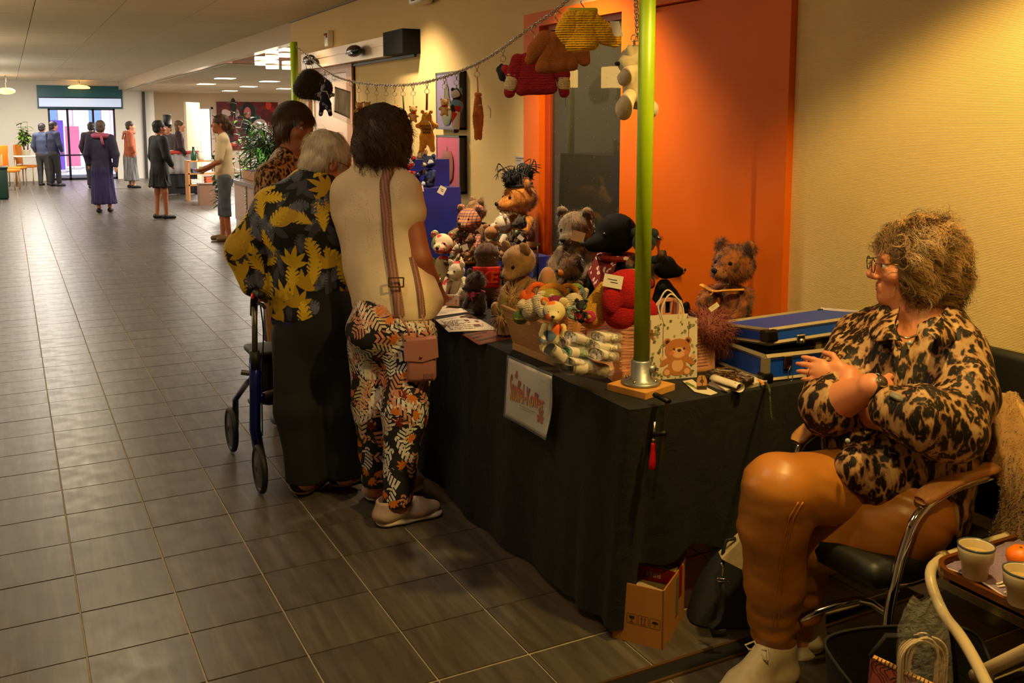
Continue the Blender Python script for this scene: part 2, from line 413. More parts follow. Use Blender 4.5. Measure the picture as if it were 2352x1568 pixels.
tr.build('trim_1',[M('joint brass',(.55,.42,.28),.35,.8),M('joint rubber',(.03,.03,.03),.6)],kind='structure')
# walls -------------------------------------------------------------------
def mat_wall(name,c,ribs=0,bump=.25):
 m,t=newmat(name,c,.75);co=t.coord((1,1,1))
 f=t.noise(2.2,3,co);cl=lin(c);t.col(t.ramp(f,(.3,[x*.97 for x in cl]),(.7,cl)))
 if ribs:
  w=t.N('TexWave',wave_type='BANDS',bands_direction='Z',Scale=ribs,Distortion=1.1,Detail=2);w.inputs['Detail Scale'].default_value=6
  v=t.coord((.35,.35,1));t.L(v,w.inputs['Vector']);t.bump(w.outputs[0],bump,.004)
 return m
MWP=mat_wall('ribbed wallpaper',(.88,.77,.54),62,.3);MWH=mat_wall('white wall',(.86,.80,.70));MWF=mat_wall('pale end wall',(.80,.78,.74))
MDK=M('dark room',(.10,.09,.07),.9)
wr=MB()
def slab(x0,x1,y0,y1,z0,z1,mb=wr,mi=0):mb.box(((x0+x1)/2,(y0+y1)/2,(z0+z1)/2),(x1-x0,y1-y0,z1-z0),mi)
for y0,y1,z0,z1 in((-1.6,2.96,0,3.4),(5.14,8.46,0,3.4),(2.96,5.14,2.2,3.4),(8.46,9.95,2.12,3.4),(9.95,10.6,0,3.4)):slab(XW,XW+.2,y0,y1,z0,z1)
wr.build('wall_right',MWP,kind='structure')
o=MB();slab(-1.7,-1.5,-1.6,29.2,0,3.4,o);o.build('wall_left',MWF,kind='structure')
o=MB();slab(-1.7,3.0,-1.7,-1.5,0,3.4,o);o.build('wall_rear',MWH,kind='structure')
we=MB()
for a in((-1.5,1.0,0,3.4),(2.68,3.72,0,1.95),(2.87,3.72,1.95,3.4),(1.0,2.87,2.55,3.4)):slab(a[0],a[1],29,29.2,a[2],a[3],we)
we.build('wall_end',MWF,kind='structure')
ws=MB()
for a in((3.6,5.0,0,3.4),(5.0,5.62,1.97,3.4),(5.62,9.3,0,3.4)):slab(a[0],a[1],31,31.2,a[2],a[3],ws)
slab(9.1,9.3,10.4,31,0,3.4,ws);slab(3.0,9.3,10.4,10.6,0,3.4,ws);slab(3.55,3.72,29.2,31,0,3.4,ws)
ws.build('wall_side',MWH,kind='structure')
o=MB();slab(3.40,3.47,28.9,28.98,0,2.42,o);o.build('trim_2',M('dark post',(.12,.10,.09),.5),kind='structure')
# ceilings ---------------------------------------------------------------
cb=MB();slab(-1.6,2.85,-1.6,29.1,2.695,2.8,cb);ceil=cb.build('ceiling',M('ceiling void',(.10,.09,.08),.9),kind='structure')
MCP=M('ceiling panel',(.83,.79,.71),.8,nz=(90,.05),bp=(140,.25,.003))
P0=.72;pm=MB();pm.box((0,0,.006),(P0-.007,P0-.007,.012));pme=pm.me('ceiling_panel',MCP);rest=MB()
for i in range(-3,4):
 for j in range(-2,42):
  x=.29+P0*(i+.5);y=-1.2+P0*(j+.5)
  if y>28.9 or x<-1.5:continue
  w=min(P0,XW-(x-P0/2));
  if w<.05:continue
  q=px((x,y,ZC));vis=q[2]>1 and-150<q[0]<900 and q[1]>-40
  if vis and w>.7:
   o=bpy.data.objects.new('ceiling_panel',pme);COL.objects.link(o);o.location=(x,y,ZC+rnd.uniform(0,.0015));o.parent=ceil
  elif vis:
   m_=MB();m_.box((x-P0/2+w/2,y,ZC+.006),(w-.007,P0-.007,.012));m_.build('ceiling_panel',MCP,ceil)
  else:rest.box((x-P0/2+w/2,y,ZC+.006),(w-.007,P0-.007,.012))
rest.build('ceiling_tiling',MCP,ceil,kind='stuff')
o=MB();slab(XW-.022,XW,-1.5,10.6,ZC-.012,ZC,o);o.build('trim_3',M('ceiling edge',(.42,.38,.32),.5),kind='structure')
bk=MB();slab(XW,XW+.12,10.6,29,2.46,2.75,bk);bk.build('wall_bulkhead',M('gloss bulkhead',(.80,.73,.64),.22),kind='structure')
sc=MB();slab(2.9,9.2,15,31.1,2.47,2.6,sc);slab(2.9,9.2,10.5,15,3.3,3.4,sc,1)
sce=sc.build('ceiling',[M('ceiling grid',(.45,.42,.38),.8),MCP],kind='structure')
stl=MB()
for i in range(8):
 for j in range(26):stl.box((3.35+.75*i,15.35+.62*j,2.461),(.735,.605,.018))
stl.build('ceiling_tiling',MCP,sce,kind='stuff')
rp=MB();rp.box((6,15.03,2.88),(6.2,.05,.82));rp_o=rp.build('wall_recess',M('recess wall',(.42,.27,.2),.4),kind='structure')
ml=MB();ml.box((0,0,0),(6.2,.012,.045));mle=ml.me('slat',M('red brown slat',(.50,.30,.22),.3,nz=(8,.3)))
for k in range(13):
 o=bpy.data.objects.new('slat',mle);COL.objects.link(o);o.location=(6,15.0,2.5+.06*k);o.parent=rp_o
 # recessed lights in the side ceiling; drum pendants in the recess
MLAMP=M('lamp glow',(1,.93,.78),emit=9);MLW=M('white lamp body',(.9,.88,.82),.4)
def light_fit(x,y,z,w,d,lab,grp):
 t=thing('ceiling_light',(x,y,z),lab,'ceiling light',group=grp)
 b=MB();b.box((0,0,.004),(w+.06,d+.06,.016));b.build('frame',MLW,t,world=False)
 b=MB();b.box((0,0,-.006),(w,d,.008));b.build('diffuser',MLAMP,t,world=False)
for x_,y_,w_ in((517,179,'nearest to the hall and to the camera'),(474,192,'leftmost, close to the bulkhead'),(619,186,'biggest of those left of the green pole'),(571,198,'in the middle of the group'),(528,208,'farthest, just over the back wall'),(654,203,'rightmost, beside the green pole')):
 p=at(x_,y_,Z=2.452)
 light_fit(p[0],p[1],2.448,.34,.40,'small square light in the lower side ceiling, '+w_,'square lights in the side ceiling')
for k,(x_,y_,d)in enumerate(((600,140,13.5),(625,137,13.2),(656,121,12.6),(662,150,13.8))):
 p=at(x_,y_,Y=d);t=thing('drum_pendant',(p[0],p[1],p[2]),['first double drum pendant lamp left of the green rear pole','tall stacked drum pendant lamp in the middle of the recess','drum pendant lamp hanging highest beside the green rear pole','lowest drum pendant half hidden behind the green rear pole'][k],'pendant lamp')
 for s in((-1,1)if k==1 else(0,)):
  z=s*.065;b=MB();b.lathe([(.085,-.055),(.087,-.02),(.087,.02),(.085,.055)],(0,0,z),20);b.build('shade',MLAMP,t,True,False)
  b=MB();b.lathe([(.09,-.012),(.092,0),(.09,.012)],(0,0,z),20);b.build('band',M('drum band',(.8,.72,.6),.4),t,True,False)
 b=MB();b.cyl((0,0,.05),(0,0,3.3-p[2]),.004,n=6);b.build('cord',M('black',(.02,.02,.02),.5),t,world=False)
 # orange door with side light -------------------------------------------
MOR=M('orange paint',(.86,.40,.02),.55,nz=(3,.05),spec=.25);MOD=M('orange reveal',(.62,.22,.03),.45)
MST=M('brushed steel',(.66,.63,.58),.28,1);MCH=M('chrome',(.85,.84,.82),.08,1)
dr=thing('door_1',(XW,4.0,0),None,None);dr['kind']='structure'
b=MB();f0,f1=XW-.035,XW+.10
for y0,y1,z0,z1 in((4.97,5.16,0,2.24),(2.93,3.10,0,2.24),(3.10,4.97,2.16,2.24),(3.92,4.12,0,2.16),(4.12,4.97,0,.12)):slab(f0,f1,y0,y1,z0,z1,b)
b.build('door_frame',MOR,dr)
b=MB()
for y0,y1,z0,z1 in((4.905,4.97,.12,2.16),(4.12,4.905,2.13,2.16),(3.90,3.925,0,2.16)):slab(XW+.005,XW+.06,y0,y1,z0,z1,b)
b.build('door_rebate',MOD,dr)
b=MB();slab(XW+.0,XW+.045,3.11,3.90,.01,2.155,b);leaf=b.build('door_leaf',MOR,dr)
b=MB();slab(XW+.02,XW+.03,4.12,4.905,.12,2.13,b)
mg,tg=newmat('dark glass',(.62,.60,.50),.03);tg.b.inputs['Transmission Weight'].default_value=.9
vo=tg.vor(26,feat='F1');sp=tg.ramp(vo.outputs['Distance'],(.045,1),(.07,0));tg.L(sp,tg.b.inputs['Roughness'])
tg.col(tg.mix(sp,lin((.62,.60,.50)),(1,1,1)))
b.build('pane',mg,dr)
b=MB();slab(XW+.06,XW+.075,4.10,4.97,0,.9,b);b.build('kick_panel',MDK,dr)
hd=MB()
p0=A(XW-.0,3.845,1.06);hd.cyl(p0,p0+A(-.012,0,0),.027,n=20);hd.tube([p0,p0+A(-.055,0,0),p0+A(-.062,-.015,0),p0+A(-.062,-.13,0)],.011,n=10)
hd.build('door_handle',MCH,dr,True)
hd=MB();hd.cyl((XW,3.845,.90),(XW-.012,3.845,.90),.027,n=20);hd.build('lock_rosette',MCH,dr,True)
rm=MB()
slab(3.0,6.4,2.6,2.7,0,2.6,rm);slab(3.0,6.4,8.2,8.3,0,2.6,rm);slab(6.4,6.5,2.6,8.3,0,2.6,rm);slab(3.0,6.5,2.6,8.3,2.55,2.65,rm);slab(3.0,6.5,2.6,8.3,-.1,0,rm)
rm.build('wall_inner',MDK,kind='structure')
for k,(x_,y_,w,h)in enumerate(((1318,181,.07,.17),(1411,178,.17,.19))):
 p=at(x_,y_,X=4.9);t=thing('lantern',p,['narrow lit lantern seen through the dark side light','wide lit lantern seen through the dark side light'][k],'lantern')
 b=MB();b.box((0,0,0),(w,w,h),bev=.01);b.build('shade',M('lantern glow',(1,.80,.50),emit=2.2),t,world=False)
 b=MB();b.box((0,0,-h/2-.008),(w+.02,w+.02,.014));b.box((0,0,h/2+.008),(w+.02,w+.02,.014));b.cyl((0,0,h/2),(0,0,2.55-p[2]),.006,n=6);b.build('frame',M('black',(.02,.02,.02),.5),t,world=False)
 # sliding door and its operator -------------------------------------------
MWD=M('oak',(.74,.50,.25),.45,nz=(6,.12),stretch=(8,8,.8))
sd=thing('door_2',(XW,9.2,0),None,None);sd['kind']='structure'
b=MB();slab(XW-.03,XW+.05,8.44,8.60,0,2.13,b);slab(XW-.03,XW+.05,8.60,9.95,2.06,2.13,b);slab(XW-.03,XW+.05,9.86,9.97,0,2.13,b);b.build('door_frame',MWD,sd)
b=MB();slab(XW+.0,XW+.02,8.60,9.80,.02,2.06,b);b.build('door_leaf',M('frosted glass',(.86,.72,.58),.35,nz=(1.5,.06)),sd)
b=MB();slab(XW-.012,XW-.0,9.74,9.77,.02,2.06,b);b.build('door_edge',M('white strip',(.9,.88,.84),.3),sd)
b=MB();slab(XW-.012,XW+.0,8.42,8.44,0,2.13,b);b.build('door_seal',M('black',(.02,.02,.02),.5),sd)
t=thing('door_operator',(XW,8.7,2.23),'long pale sliding door operator box above the frosted door','door operator')
b=MB();slab(XW-.13,XW-.004,7.30,9.73,2.125,2.275,b);slab(XW-.136,XW-.13,7.30,9.73,2.205,2.21,b);slab(XW-.136,XW-.13,7.30,9.73,2.12,2.128,b);b.build('housing',M('operator aluminium',(.78,.70,.60),.35,.3),t)
b=MB();slab(XW-.145,XW-.004,6.87,7.29,2.12,2.30,b);b.build('end_cap',M('black cap',(.012,.01,.01),.7,spec=.15),t)
b=MB();slab(XW-.02,XW-.004,6.95,9.7,2.10,2.12,b);b.build('track',M('black',(.02,.02,.02),.5),t)
for k,y in enumerate((9.22,7.88)):
 s=thing('motion_sensor',(XW-.13,y,2.195),['black motion sensor on the operator, beside the fur coat','black motion sensor on the operator, nearer its black end cap'][k],'sensor')
 b=MB();b.ball((-.058,0,0),(.05,.15,.05),n=16);b.build('shell',M('sensor black',(.03,.025,.022),.25),s,True,False)
 b=MB();b.box((-.098,0,-.02),(.01,.18,.018),bev=.004);b.build('lens',M('sensor lens',(.05,.03,.03),.1),s,True,False)
t=thing('alarm_sounder',(XW,9.1,2.39),'small white and red alarm unit on the wall above the sliding door','alarm')
b=MB();b.box((-.03,0,0),(.06,.11,.15),bev=.012);b.build('body',MLW,t,True,False)
b=MB();b.box((-.064,.0,.03),(.012,.075,.045),bev=.005);b.build('lens',M('red lens',(.65,.06,.06),.2),t,True,False)
t=thing('exit_light',at(966,-6,X=2.72),'white emergency light unit high on the wall under the ceiling','emergency light')
b=MB();b.box((0,0,.01),(.10,.24,.12),bev=.02);b.build('body',MLW,t,True,False);b=MB();b.box((-.052,.02,-.02),(.006,.07,.012));b.build('window',M('black',(.02,.02,.02),.5),t,True,False)
# fruit pictures ----------------------------------------------------------
MBK=M('black frame',(.02,.02,.02),.35)
def picture(y0,y1,z0,z1,bg,lab,fruit):
 t=thing('framed_picture',(XW,(y0+y1)/2,(z0+z1)/2),lab,'picture');w,h=y1-y0,z1-z0;d=.055
 b=MB();b.box((-d/2,0,0),(d-.006,w-.03,h-.03),0)
 for s in(-1,1):b.box((-d/2,s*(w/2-.007),0),(d,.014,h));b.box((-d/2,0,s*(h/2-.007)),(d,w,.014))
 b.build('frame',MBK,t,world=False)
 m,n=newmat('picture ground '+name_of(bg),bg,.5);g=n.coord((1,1,1),'Generated');sx=n.N('SeparateXYZ');n.L(g,sx.inputs[0])
 n.col(n.ramp(sx.outputs[2],(0,lin([x*.85 for x in bg])),(1,lin(bg))))
 b=MB();b.box((-d+.004,0,0),(.004,w-.028,h-.028));b.build('canvas',m,t,world=False)
 for nm,prof,mt in fruit:
  b=MB();b.lathe(prof,(0,0,0),28);o=b.build(nm,mt,t,True,False);o.scale=(.06,1,1);o.location=(-d-.002,0.01,-.02)
def name_of(c):return '%02x%02x%02x'%tuple(int(x*255)for x in c)
picture(6.05,6.46,1.555,1.955,(.50,.44,.62),'black framed purple picture of a green pear',[('pear',[(.0,-.15),(.05,-.145),(.085,-.10),(.09,-.06),(.07,0),(.042,.06),(.03,.11),(.012,.14),(0,.145)],M('pear paint',(.32,.33,.21),.5,nz=(9,.2))),('stalk',[(.004,.14),(.004,.175)],MBK)])
picture(6.05,6.46,1.115,1.515,(.76,.30,.47),'black framed pink picture of a red apple',[('apple',[(0,-.10),(.05,-.12),(.10,-.08),(.115,0),(.105,.07),(.06,.11),(.02,.095),(0,.085)],M('apple paint',(.52,.25,.21),.5,nz=(9,.25))),('stalk',[(.004,.085),(.004,.145)],MBK)])
t=thing('door_sign',at(1196,385,X=XW-.006),'small grey white room sign beside the orange door frame','sign')
b=MB();b.box((0,0,0),(.01,.115,.135),bev=.003);b.box((-.003,0,.066),(.014,.125,.008));b.box((-.003,-.06,0),(.012,.006,.13));b.build('plate',M('sign plate',(.70,.68,.66),.4),t,world=False)
b=MB();b.box((-.006,.015,.045),(.002,.06,.004));b.build('caption',M('sign grey',(.45,.44,.42),.5),t,world=False)
b=MB();b.box((-.006,.01,-.055),(.002,.08,.02));b.build('blue_strip',M('sign blue',(.40,.55,.60),.5),t,world=False)
# entrance at the far end --------------------------------------------------
MAL=M('door aluminium',(.16,.15,.20),.35,.6);MGL=M('clear glass',(.95,.97,1),.0,trans=1.0)
en=thing('door_3',(1.8,29,0),None,None);en['kind']='structure'
b=MB()
for x in(1.02,1.48,2.12,2.66):slab(x-.028,x+.028,29.02,29.10,0,1.95,b)
slab(1.0,2.68,29.02,29.1,1.90,1.96,b);slab(1.0,2.68,29.02,29.1,0,.06,b);slab(1.0,2.68,29.03,29.09,.66,.70,b);b.build('door_frame',MAL,en)
for x0,x1 in((1.05,1.45),(1.51,2.09),(2.15,2.63)):
 b=MB();slab(x0,x1,29.05,29.058,.06,1.90,b);b.build('pane',MGL,en)
wn=thing('window_1',(1.83,29,2.24),None,None);wn['kind']='structure'
b=MB();slab(.76,2.89,28.97,29.05,1.94,2.56,b);b.build('window_frame',M('teal board',(.0,.30,.36),.4),wn)
b=MB();slab(.80,2.85,28.955,28.972,1.99,2.22,b);b.build('blind_glow',M('pale blind',(.72,.78,.90),.5,emit=.55),wn)  # emission stands in for a bright reflection across the lower half
b=MB();slab(.80,2.85,28.945,28.972,2.22,2.245,b);slab(.8,2.85,28.945,28.972,1.965,1.99,b);b.build('blind_rail',MAL,wn)
t=thing('entrance_lamp',(1.78,28.6,2.50),'bright lamp hanging before the teal board over the entrance','lamp')
b=MB();b.lathe([(.26,-.03),(.28,0),(.20,.05),(.05,.07)],n=20);b.build('shade',M('lamp glow warm',(1,.78,.45),emit=2.5),t,True,False);b=MB();b.cyl((0,0,.06),(0,0,.20),.02,n=8);b.build('stem',MST,t,True,False)
t=thing('wall_lamp',at(14,209,Y=26.0),'glowing ceiling lamp at the far left of the hall','lamp')
b=MB();b.ball((0,0,0),(.20,.2,.08),n=14);b.build('shade',M('lamp glow warm',(1,.78,.45),emit=2.5),t,True,False);b=MB();b.cyl((0,0,.05),(0,0,ZC-t.location[2]),.012,n=8);b.build('stem',MST,t,True,False)
# outside
pv=MB();slab(-14,22,29.2,75,-.2,-.02,pv);pv.build('exterior_plaza',M('plaza paving',(.78,.76,.78),.8,nz=(2,.15)),kind='structure')
fc=MB();slab(-14,22,48,48.5,0,9,fc);fo=fc.build('exterior_facade',M('pale facade',(.86,.80,.84),.8),kind='structure')
fb=[('pilaster',M('pink pilaster',(.82,.56,.68),.7)),('window',M('facade window',(.35,.45,.60),.15)),('door',M('violet door',(.42,.25,.62),.5))]
for k in range(11):
 x=-1.2+.9*k;nm,mt=fb[k%2];b=MB();slab(x,x+(.22 if k%2==0 else.5),47.7,48.05,0 if k%2==0 else.9,3.4 if k%2==0 else 2.6,b);b.build(nm,mt,fo)
b=MB();slab(.3,1.1,47.8,48.02,0,2.4,b);b.build(*fb[2],fo)
for k,(x,y,c)in enumerate(((1.35,33.5,(.30,.18,.55)),(1.95,36,(.62,.30,.42)),(2.75,38.5,(.75,.42,.25)))):
 t=thing('banner_stand',(x,y,-.02),['violet banner stand outside the entrance doors','pink banner stand outside, behind the middle door panel','orange banner stand outside, behind the right door panel'][k],'banner')
 b=MB();b.box((0,0,.02),(.5,.3,.04),bev=.01);b.build('base',MST,t,world=False)
 b=MB();b.cyl((0,.01,.04),(0,.01,1.7-.2*k),.012,n=8);b.build('pole',MST,t,world=False)
 b=MB();V,F=sheet_solid(lambda u,v:(-.22+.44*u,-.012+.01*math.sin(5*u),.1+(1.55-.2*k)*v),8,4,.006);b.add(V,F);b.build('cloth',M('banner %d'%k,c,.7),t,world=False)
 # side hall: door opening, painting, partition, counter, shelf, plants ----------
sdr=thing('door_4',(5.3,31,0),None,None);sdr['kind']='structure'
b=MB();slab(4.93,5.0,30.95,31.15,0,2.03,b);slab(5.62,5.69,30.95,31.15,0,2.03,b);slab(4.93,5.69,30.95,31.15,1.97,2.03,b);b.build('door_frame',M('white frame',(.85,.80,.74),.5),sdr)
b=MB();slab(5.02,5.09,30.3,30.95,0,1.72,b);b.build('door_leaf',M('orange wood',(.92,.52,.12),.45),sdr)
b=MB();slab(4.9,6.6,33.2,33.3,0,2.6,b);slab(4.8,4.9,31.2,33.2,0,2.6,b);slab(6.6,6.7,31.2,33.2,0,2.6,b);slab(4.8,6.7,31.2,33.3,2.55,2.65,b);b.build('wall_lobby',M('lit lobby',(.95,.92,.88),.6),kind='structure')
panel(5.5,32.2,160,(1,.96,.9),1,2.5)
t=thing('door_sign',(5.12,31.18,1.88),'grey hanging sign inside the bright doorway','sign');b=MB();b.box((0,0,0),(.22,.015,.14),bev=.004);b.build('plate',M('grey sign',(.55,.50,.50),.5),t,world=False)
b=MB();b.box((0,-.009,.03),(.15,.004,.02));b.box((0,-.009,-.02),(.12,.004,.02));b.build('caption',M('dark caption',(.2,.18,.18),.5),t,world=False)
pa=thing('painting',(6.75,30.97,1.45),'large red, black and white figure painting on the back wall','painting')
b=MB();b.box((0,0,0),(1.9,.05,1.5));b.build('canvas',M('painting red',(.42,.05,.07),.5,nz=(5,.5)),pa,world=False)
PC=[M('paint %d'%i,c,.5)for i,c in enumerate(((.04,.03,.04),(.62,.08,.08),(.85,.75,.72),(.80,.45,.45),(.85,.22,.10),(.10,.30,.28),(.75,.68,.66),(.30,.03,.06)))]
r2=random.Random(3)
def blotch(cx,cz,rx,rz,mi,dep,w=.35,n=14,name='motif'):
 b=MB();ph=r2.random()*6
 b.prism([(cx+rx*math.cos(2*PI*k/n)*(1+w*math.sin(3*2*PI*k/n+ph)*.4),cz+rz*math.sin(2*PI*k/n)*(1+w*math.cos(2*2*PI*k/n+ph)*.4))for k in range(n)],0,.003,0,Matrix(((1,0,0,0),(0,0,-1,-.025-dep),(0,1,0,0),(0,0,0,1))))
 b.build(name,PC[mi],pa,world=False)
for k in range(46):
 blotch(r2.uniform(-.85,.85),r2.uniform(-.65,.65),r2.uniform(.04,.16),r2.uniform(.03,.14),r2.choice((0,1,2,4,5,6,7,7,1,0)),.001+k*.0004)
for args in((.0,.45,.22,.28,0,.022,.1),(-.02,.42,.11,.17,3,.024,.05),(.05,.02,.25,.30,0,.023,.2),(.35,-.05,.26,.26,2,.026,.1),(-.45,.55,.09,.33,0,.025,.1)):blotch(*args,n=20)
for k in range(9):blotch(.18+.11*(k%3)+.03*(k//3),-.2+.13*(k//3),.022,.022,1,.029,0,10,'dot')
for k in range(12):
 b=MB();x=r2.uniform(-.8,.8);z=r2.uniform(-.7,.2);pts=[(x+.25*s*math.sin(2+k),-.052,z+.35*s+.08*math.sin(9*s+k))for s in(0,.25,.5,.75,1)];b.tube(pts,.008,n=5);b.build('contour',PC[6],pa,world=False)
pc=at(448,436,Z=0);t=thing('partition_panel',pc,'tall cream partition panel with an orange wood edge','partition')
d_=unit(A(.42,.9,0));T=frame(pc+A(0,0,1.02),d_,np.cross(A(0,0,1),d_),(0,0,1))
b=MB();b.box((0,0,0),(1.1,.05,2.04),0,T);b.build('panel',M('cream laminate',(.86,.80,.68),.5),t)
b=MB();b.box((.56,0,0),(.03,.056,2.04),0,T);b.build('edge',M('orange wood',(.92,.52,.12),.45),t)
b=MB();b.box((-.3,0,-.99),(.06,.4,.04),0,T);b.box((.3,0,-.99),(.06,.4,.04),0,T);b.build('foot',MST,t)
ct=thing('service_counter',(3.5,13.6,0),'low service counter with pale panels and studded metal strips','counter')
b=MB();slab(3.09,3.95,11.6,15.3,.10,.68,b);b.build('carcass',M('counter pink beige',(.74,.62,.55),.5),ct)
for k in range(4):
 y=15.2-.9*k;b=MB();slab(3.07,3.09,y-.84,y,.14,.66,b);b.build('panel',M('counter pink beige',(.74,.62,.55),.5),ct)
 b=MB();slab(3.055,3.075,y-.90,y-.845,.12,.68,b);st=b.build('metal_strip',MST,ct)
 b=MB();[b.ball((3.052,y-.872,.17+.058*q),.012,n=6)for q in range(9)];b.build('stud',MCH,st,True)['kind']='stuff'
b=MB();slab(3.10,3.9,11.6,15.3,0,.10,b);b.build('plinth',M('plinth',(.80,.76,.72),.5),ct)
b=MB();slab(3.02,4.0,11.55,15.35,.68,.725,b);b.build('worktop',M('dark green top',(.10,.10,.04),.12),ct)
b=MB();slab(3.01,3.025,11.55,15.35,.68,.73,b);b.build('edge_strip',MST,ct)
t=thing('planter',(3.55,14.6,.725),'oblong wooden planter on the counter holding the plants','planter')
b=MB();slab(3.2,3.9,14.1,15.2,.728,.86,b);b.build('trough',MWD,t);b=MB();slab(3.22,3.88,14.12,15.18,.86,.866,b);b.build('soil',M('soil',(.12,.07,.04),.9),t)
MLF=[M('leaf green',(.20,.36,.10),.4,nz=(20,.3),rand=.4),M('leaf light',(.36,.50,.14),.4,nz=(20,.3),rand=.4)]
def leaf_mesh(mb,p,d,up,L,w,droop=.4,mi=0,n=4):
 d=unit(d);s=unit(np.cross(d,up));u=np.cross(s,d);V=[];F=[]
 for i in range(n+1):
  t=i/n;c=A(*p)+d*L*t+u*(-droop*L*t*t);ww=w*math.sin(PI*min(.97,.12+.85*t))*.5
  V+=[c-s*ww+u*ww*.25,c,c+s*ww+u*ww*.25]
 for i in range(n):a=3*i;F+=[(a,a+1,a+4,a+3),(a+1,a+2,a+5,a+4)]
 mb.add(V,F,mi)
def plant(name,loc,h,r,nst,lf,lab,L,w,mi,droop=.6,seed=0):
 q=random.Random(seed);t=thing(name,loc,lab,'plant');lv=MB();sm=MB()
 for k in range(nst):
  a=q.random()*6.28;rr=r*q.uniform(.2,1)*.6;top=A(loc[0]+rr*math.cos(a),loc[1]+rr*math.sin(a),loc[2]+h*q.uniform(.5,1));b0=A(loc[0]+.05*math.cos(a),loc[1]+.05*math.sin(a),loc[2])
  sm.tube([b0,(b0+top)/2+A(.03*math.cos(a),0,0),top],[.008,.006,.003],n=5)
  for i in range(lf):
   s=q.uniform(.2,1);p=b0+(top-b0)*s;e=q.random()*6.28
   leaf_mesh(lv,p,(math.cos(e),math.sin(e),q.uniform(-.1,.9)),(0,0,1),L*q.uniform(.6,1.1),w*q.uniform(.7,1.1),droop,mi)
 sm.build('stem',M('plant stem',(.25,.22,.10),.7),t,True);lv.build('foliage',MLF,t,True)['kind']='stuff'
p=at(560,392,Z=.866);plant('dracaena',(3.42,14.55,.866),.8,.36,10,40,'spiky dark green plant on the counter before the painting',.34,.035,0,.7,1)
plant('schefflera',(3.40,15.75,0),1.95,.45,12,26,'tall leafy plant behind the girl in the pale polo shirt',.17,.075,1,.4,2)
plant('rubber_plant',(3.05,16.3,0),1.55,.35,7,16,'broad leaved plant between the partition and the girl',.20,.09,0,.4,3)
t=thing('display_shelf',(3.45,20.5,0),'low wooden shelf with papers beside the partition','shelf')
for z in(.32,.55,.8):
 b=MB();b.box((3.5,20.5,z),(.62,.42,.03));b.build('shelf_board',MWD,t)
for sx in(-1,1):
 b=MB();b.box((3.5+sx*.29,20.5,.4),(.03,.42,.8));b.build('side_panel',MWD,t)
for k,(x,z,c,w,h)in enumerate(((3.35,.335,(.85,.84,.82),.2,.1),(3.62,.335,(.75,.35,.2),.15,.14),(3.4,.565,(.3,.42,.6),.22,.08))):
 t=thing('paper_stack',(x,20.42,z),['white paper stack on the lowest shelf beside the partition','red brown box file on the lowest shelf beside the partition','blue folder pile on the middle shelf beside the partition'][k],'papers')
 for q in range(3):
  b=MB();b.box((.008*math.sin(5*q),0,h/3*(q+.5)),(w,.28,h/3*.92),bev=.004);b.build('sheet_block',M('papers %d'%k,c,.7),t,world=False)
for k,(x_,c,lab)in enumerate(((3.33,(.05,.25,.12),'green bottle on top of the wooden shelf by the girl'),(3.47,(.85,.80,.72),'cream jug on top of the wooden shelf by the girl'))):
 t=thing(('bottle','jug')[k],(x_,20.4,.815),lab,('bottle','jug')[k])
 b=MB();b.lathe([(.05,0),(.055,.03),(.055,.16),(.03,.2),(.022,.25)]if k==0 else[(.06,0),(.075,.06),(.07,.14),(.06,.17)],n=14);b.build('body',M('shelf glass %d'%k,c,.3),t,True,False)
 b=MB();b.cyl((0,0,.25 if k==0 else.168),(0,0,.275 if k==0 else.176),.024 if k==0 else.055,n=10);b.build(('cap','lid')[k],MBK,t,True,False)
t=thing('waste_bin',(3.35,19.2,0),'brown waste bin standing in front of the wooden shelf','bin')
b=MB();b.prism([(-.15,-.13),(.15,-.13),(.15,.13),(-.15,.13)],0,.4);b.build('bin_body',M('bin brown',(.5,.36,.28),.6),t,world=False);b=MB();b.box((0,0,.41),(.32,.28,.02),bev=.005);b.build('rim',M('bin rim',(.35,.25,.2),.5),t,world=False)
# far left: orange chairs, green bin, plant on a stand
MOC=M('orange seat',(.88,.52,.06),.6);MLEG=M('pale leg',(.72,.58,.42),.5)
def far_chair(x,y,rz,lab):
 t=thing('visitor_chair',(x,y,0),lab,'chair',rz)
 b=MB();b.box((0,0,.45),(.46,.46,.06),bev=.02);b.build('seat',MOC,t,True,False)
 b=MB();b.box((0,.22,.76),(.46,.05,.5),bev=.02);b.build('backrest',MOC,t,True,False)
 for sx in(-1,1):
  for sy in(-1,1):b=MB();b.cyl((sx*.2,sy*.2,0),(sx*.2,sy*.2,.44 if sy<0 else.8),.016,n=8);b.build('leg',MLEG,t,True,False)
far_chair(.10,26.9,1.2,'orange visitor chair at the far left, nearest the hall')
far_chair(.42,27.9,1.2,'orange visitor chair behind the first one, near the end wall')
far_chair(-.05,25.6,1.3,'orange visitor chair cut by the left edge of the picture')
t=thing('recycling_bin',(-.17,22.6,0),'dark green bin at the far left edge of the hall','bin')
b=MB();b.box((0,0,.32),(.26,.3,.62),bev=.03);b.build('bin_body',M('bin green',(.03,.20,.15),.5),t,True,False);b=MB();b.box((0,0,.65),(.28,.32,.05),bev=.02);b.build('lid',M('bin lid',(.02,.12,.09),.5),t,True,False)
t=thing('plant_stand',(.40,27.5,0),'white table with a metal top under the far left plant','table')
b=MB();b.box((0,0,.72),(.6,.5,.04),bev=.01);b.build('tabletop',M('white top',(.8,.78,.74),.4),t,True,False)
for sx in(-1,1):
 for sy in(-1,1):b=MB();b.cyl((sx*.26,sy*.2,0),(sx*.26,sy*.2,.7),.018,n=8);b.build('leg',MLEG,t,True,False)
plant('potted_laurel',(.40,27.5,.88),.75,.25,8,16,'light green potted plant at the far left by the entrance',.2,.08,1,.5,5)
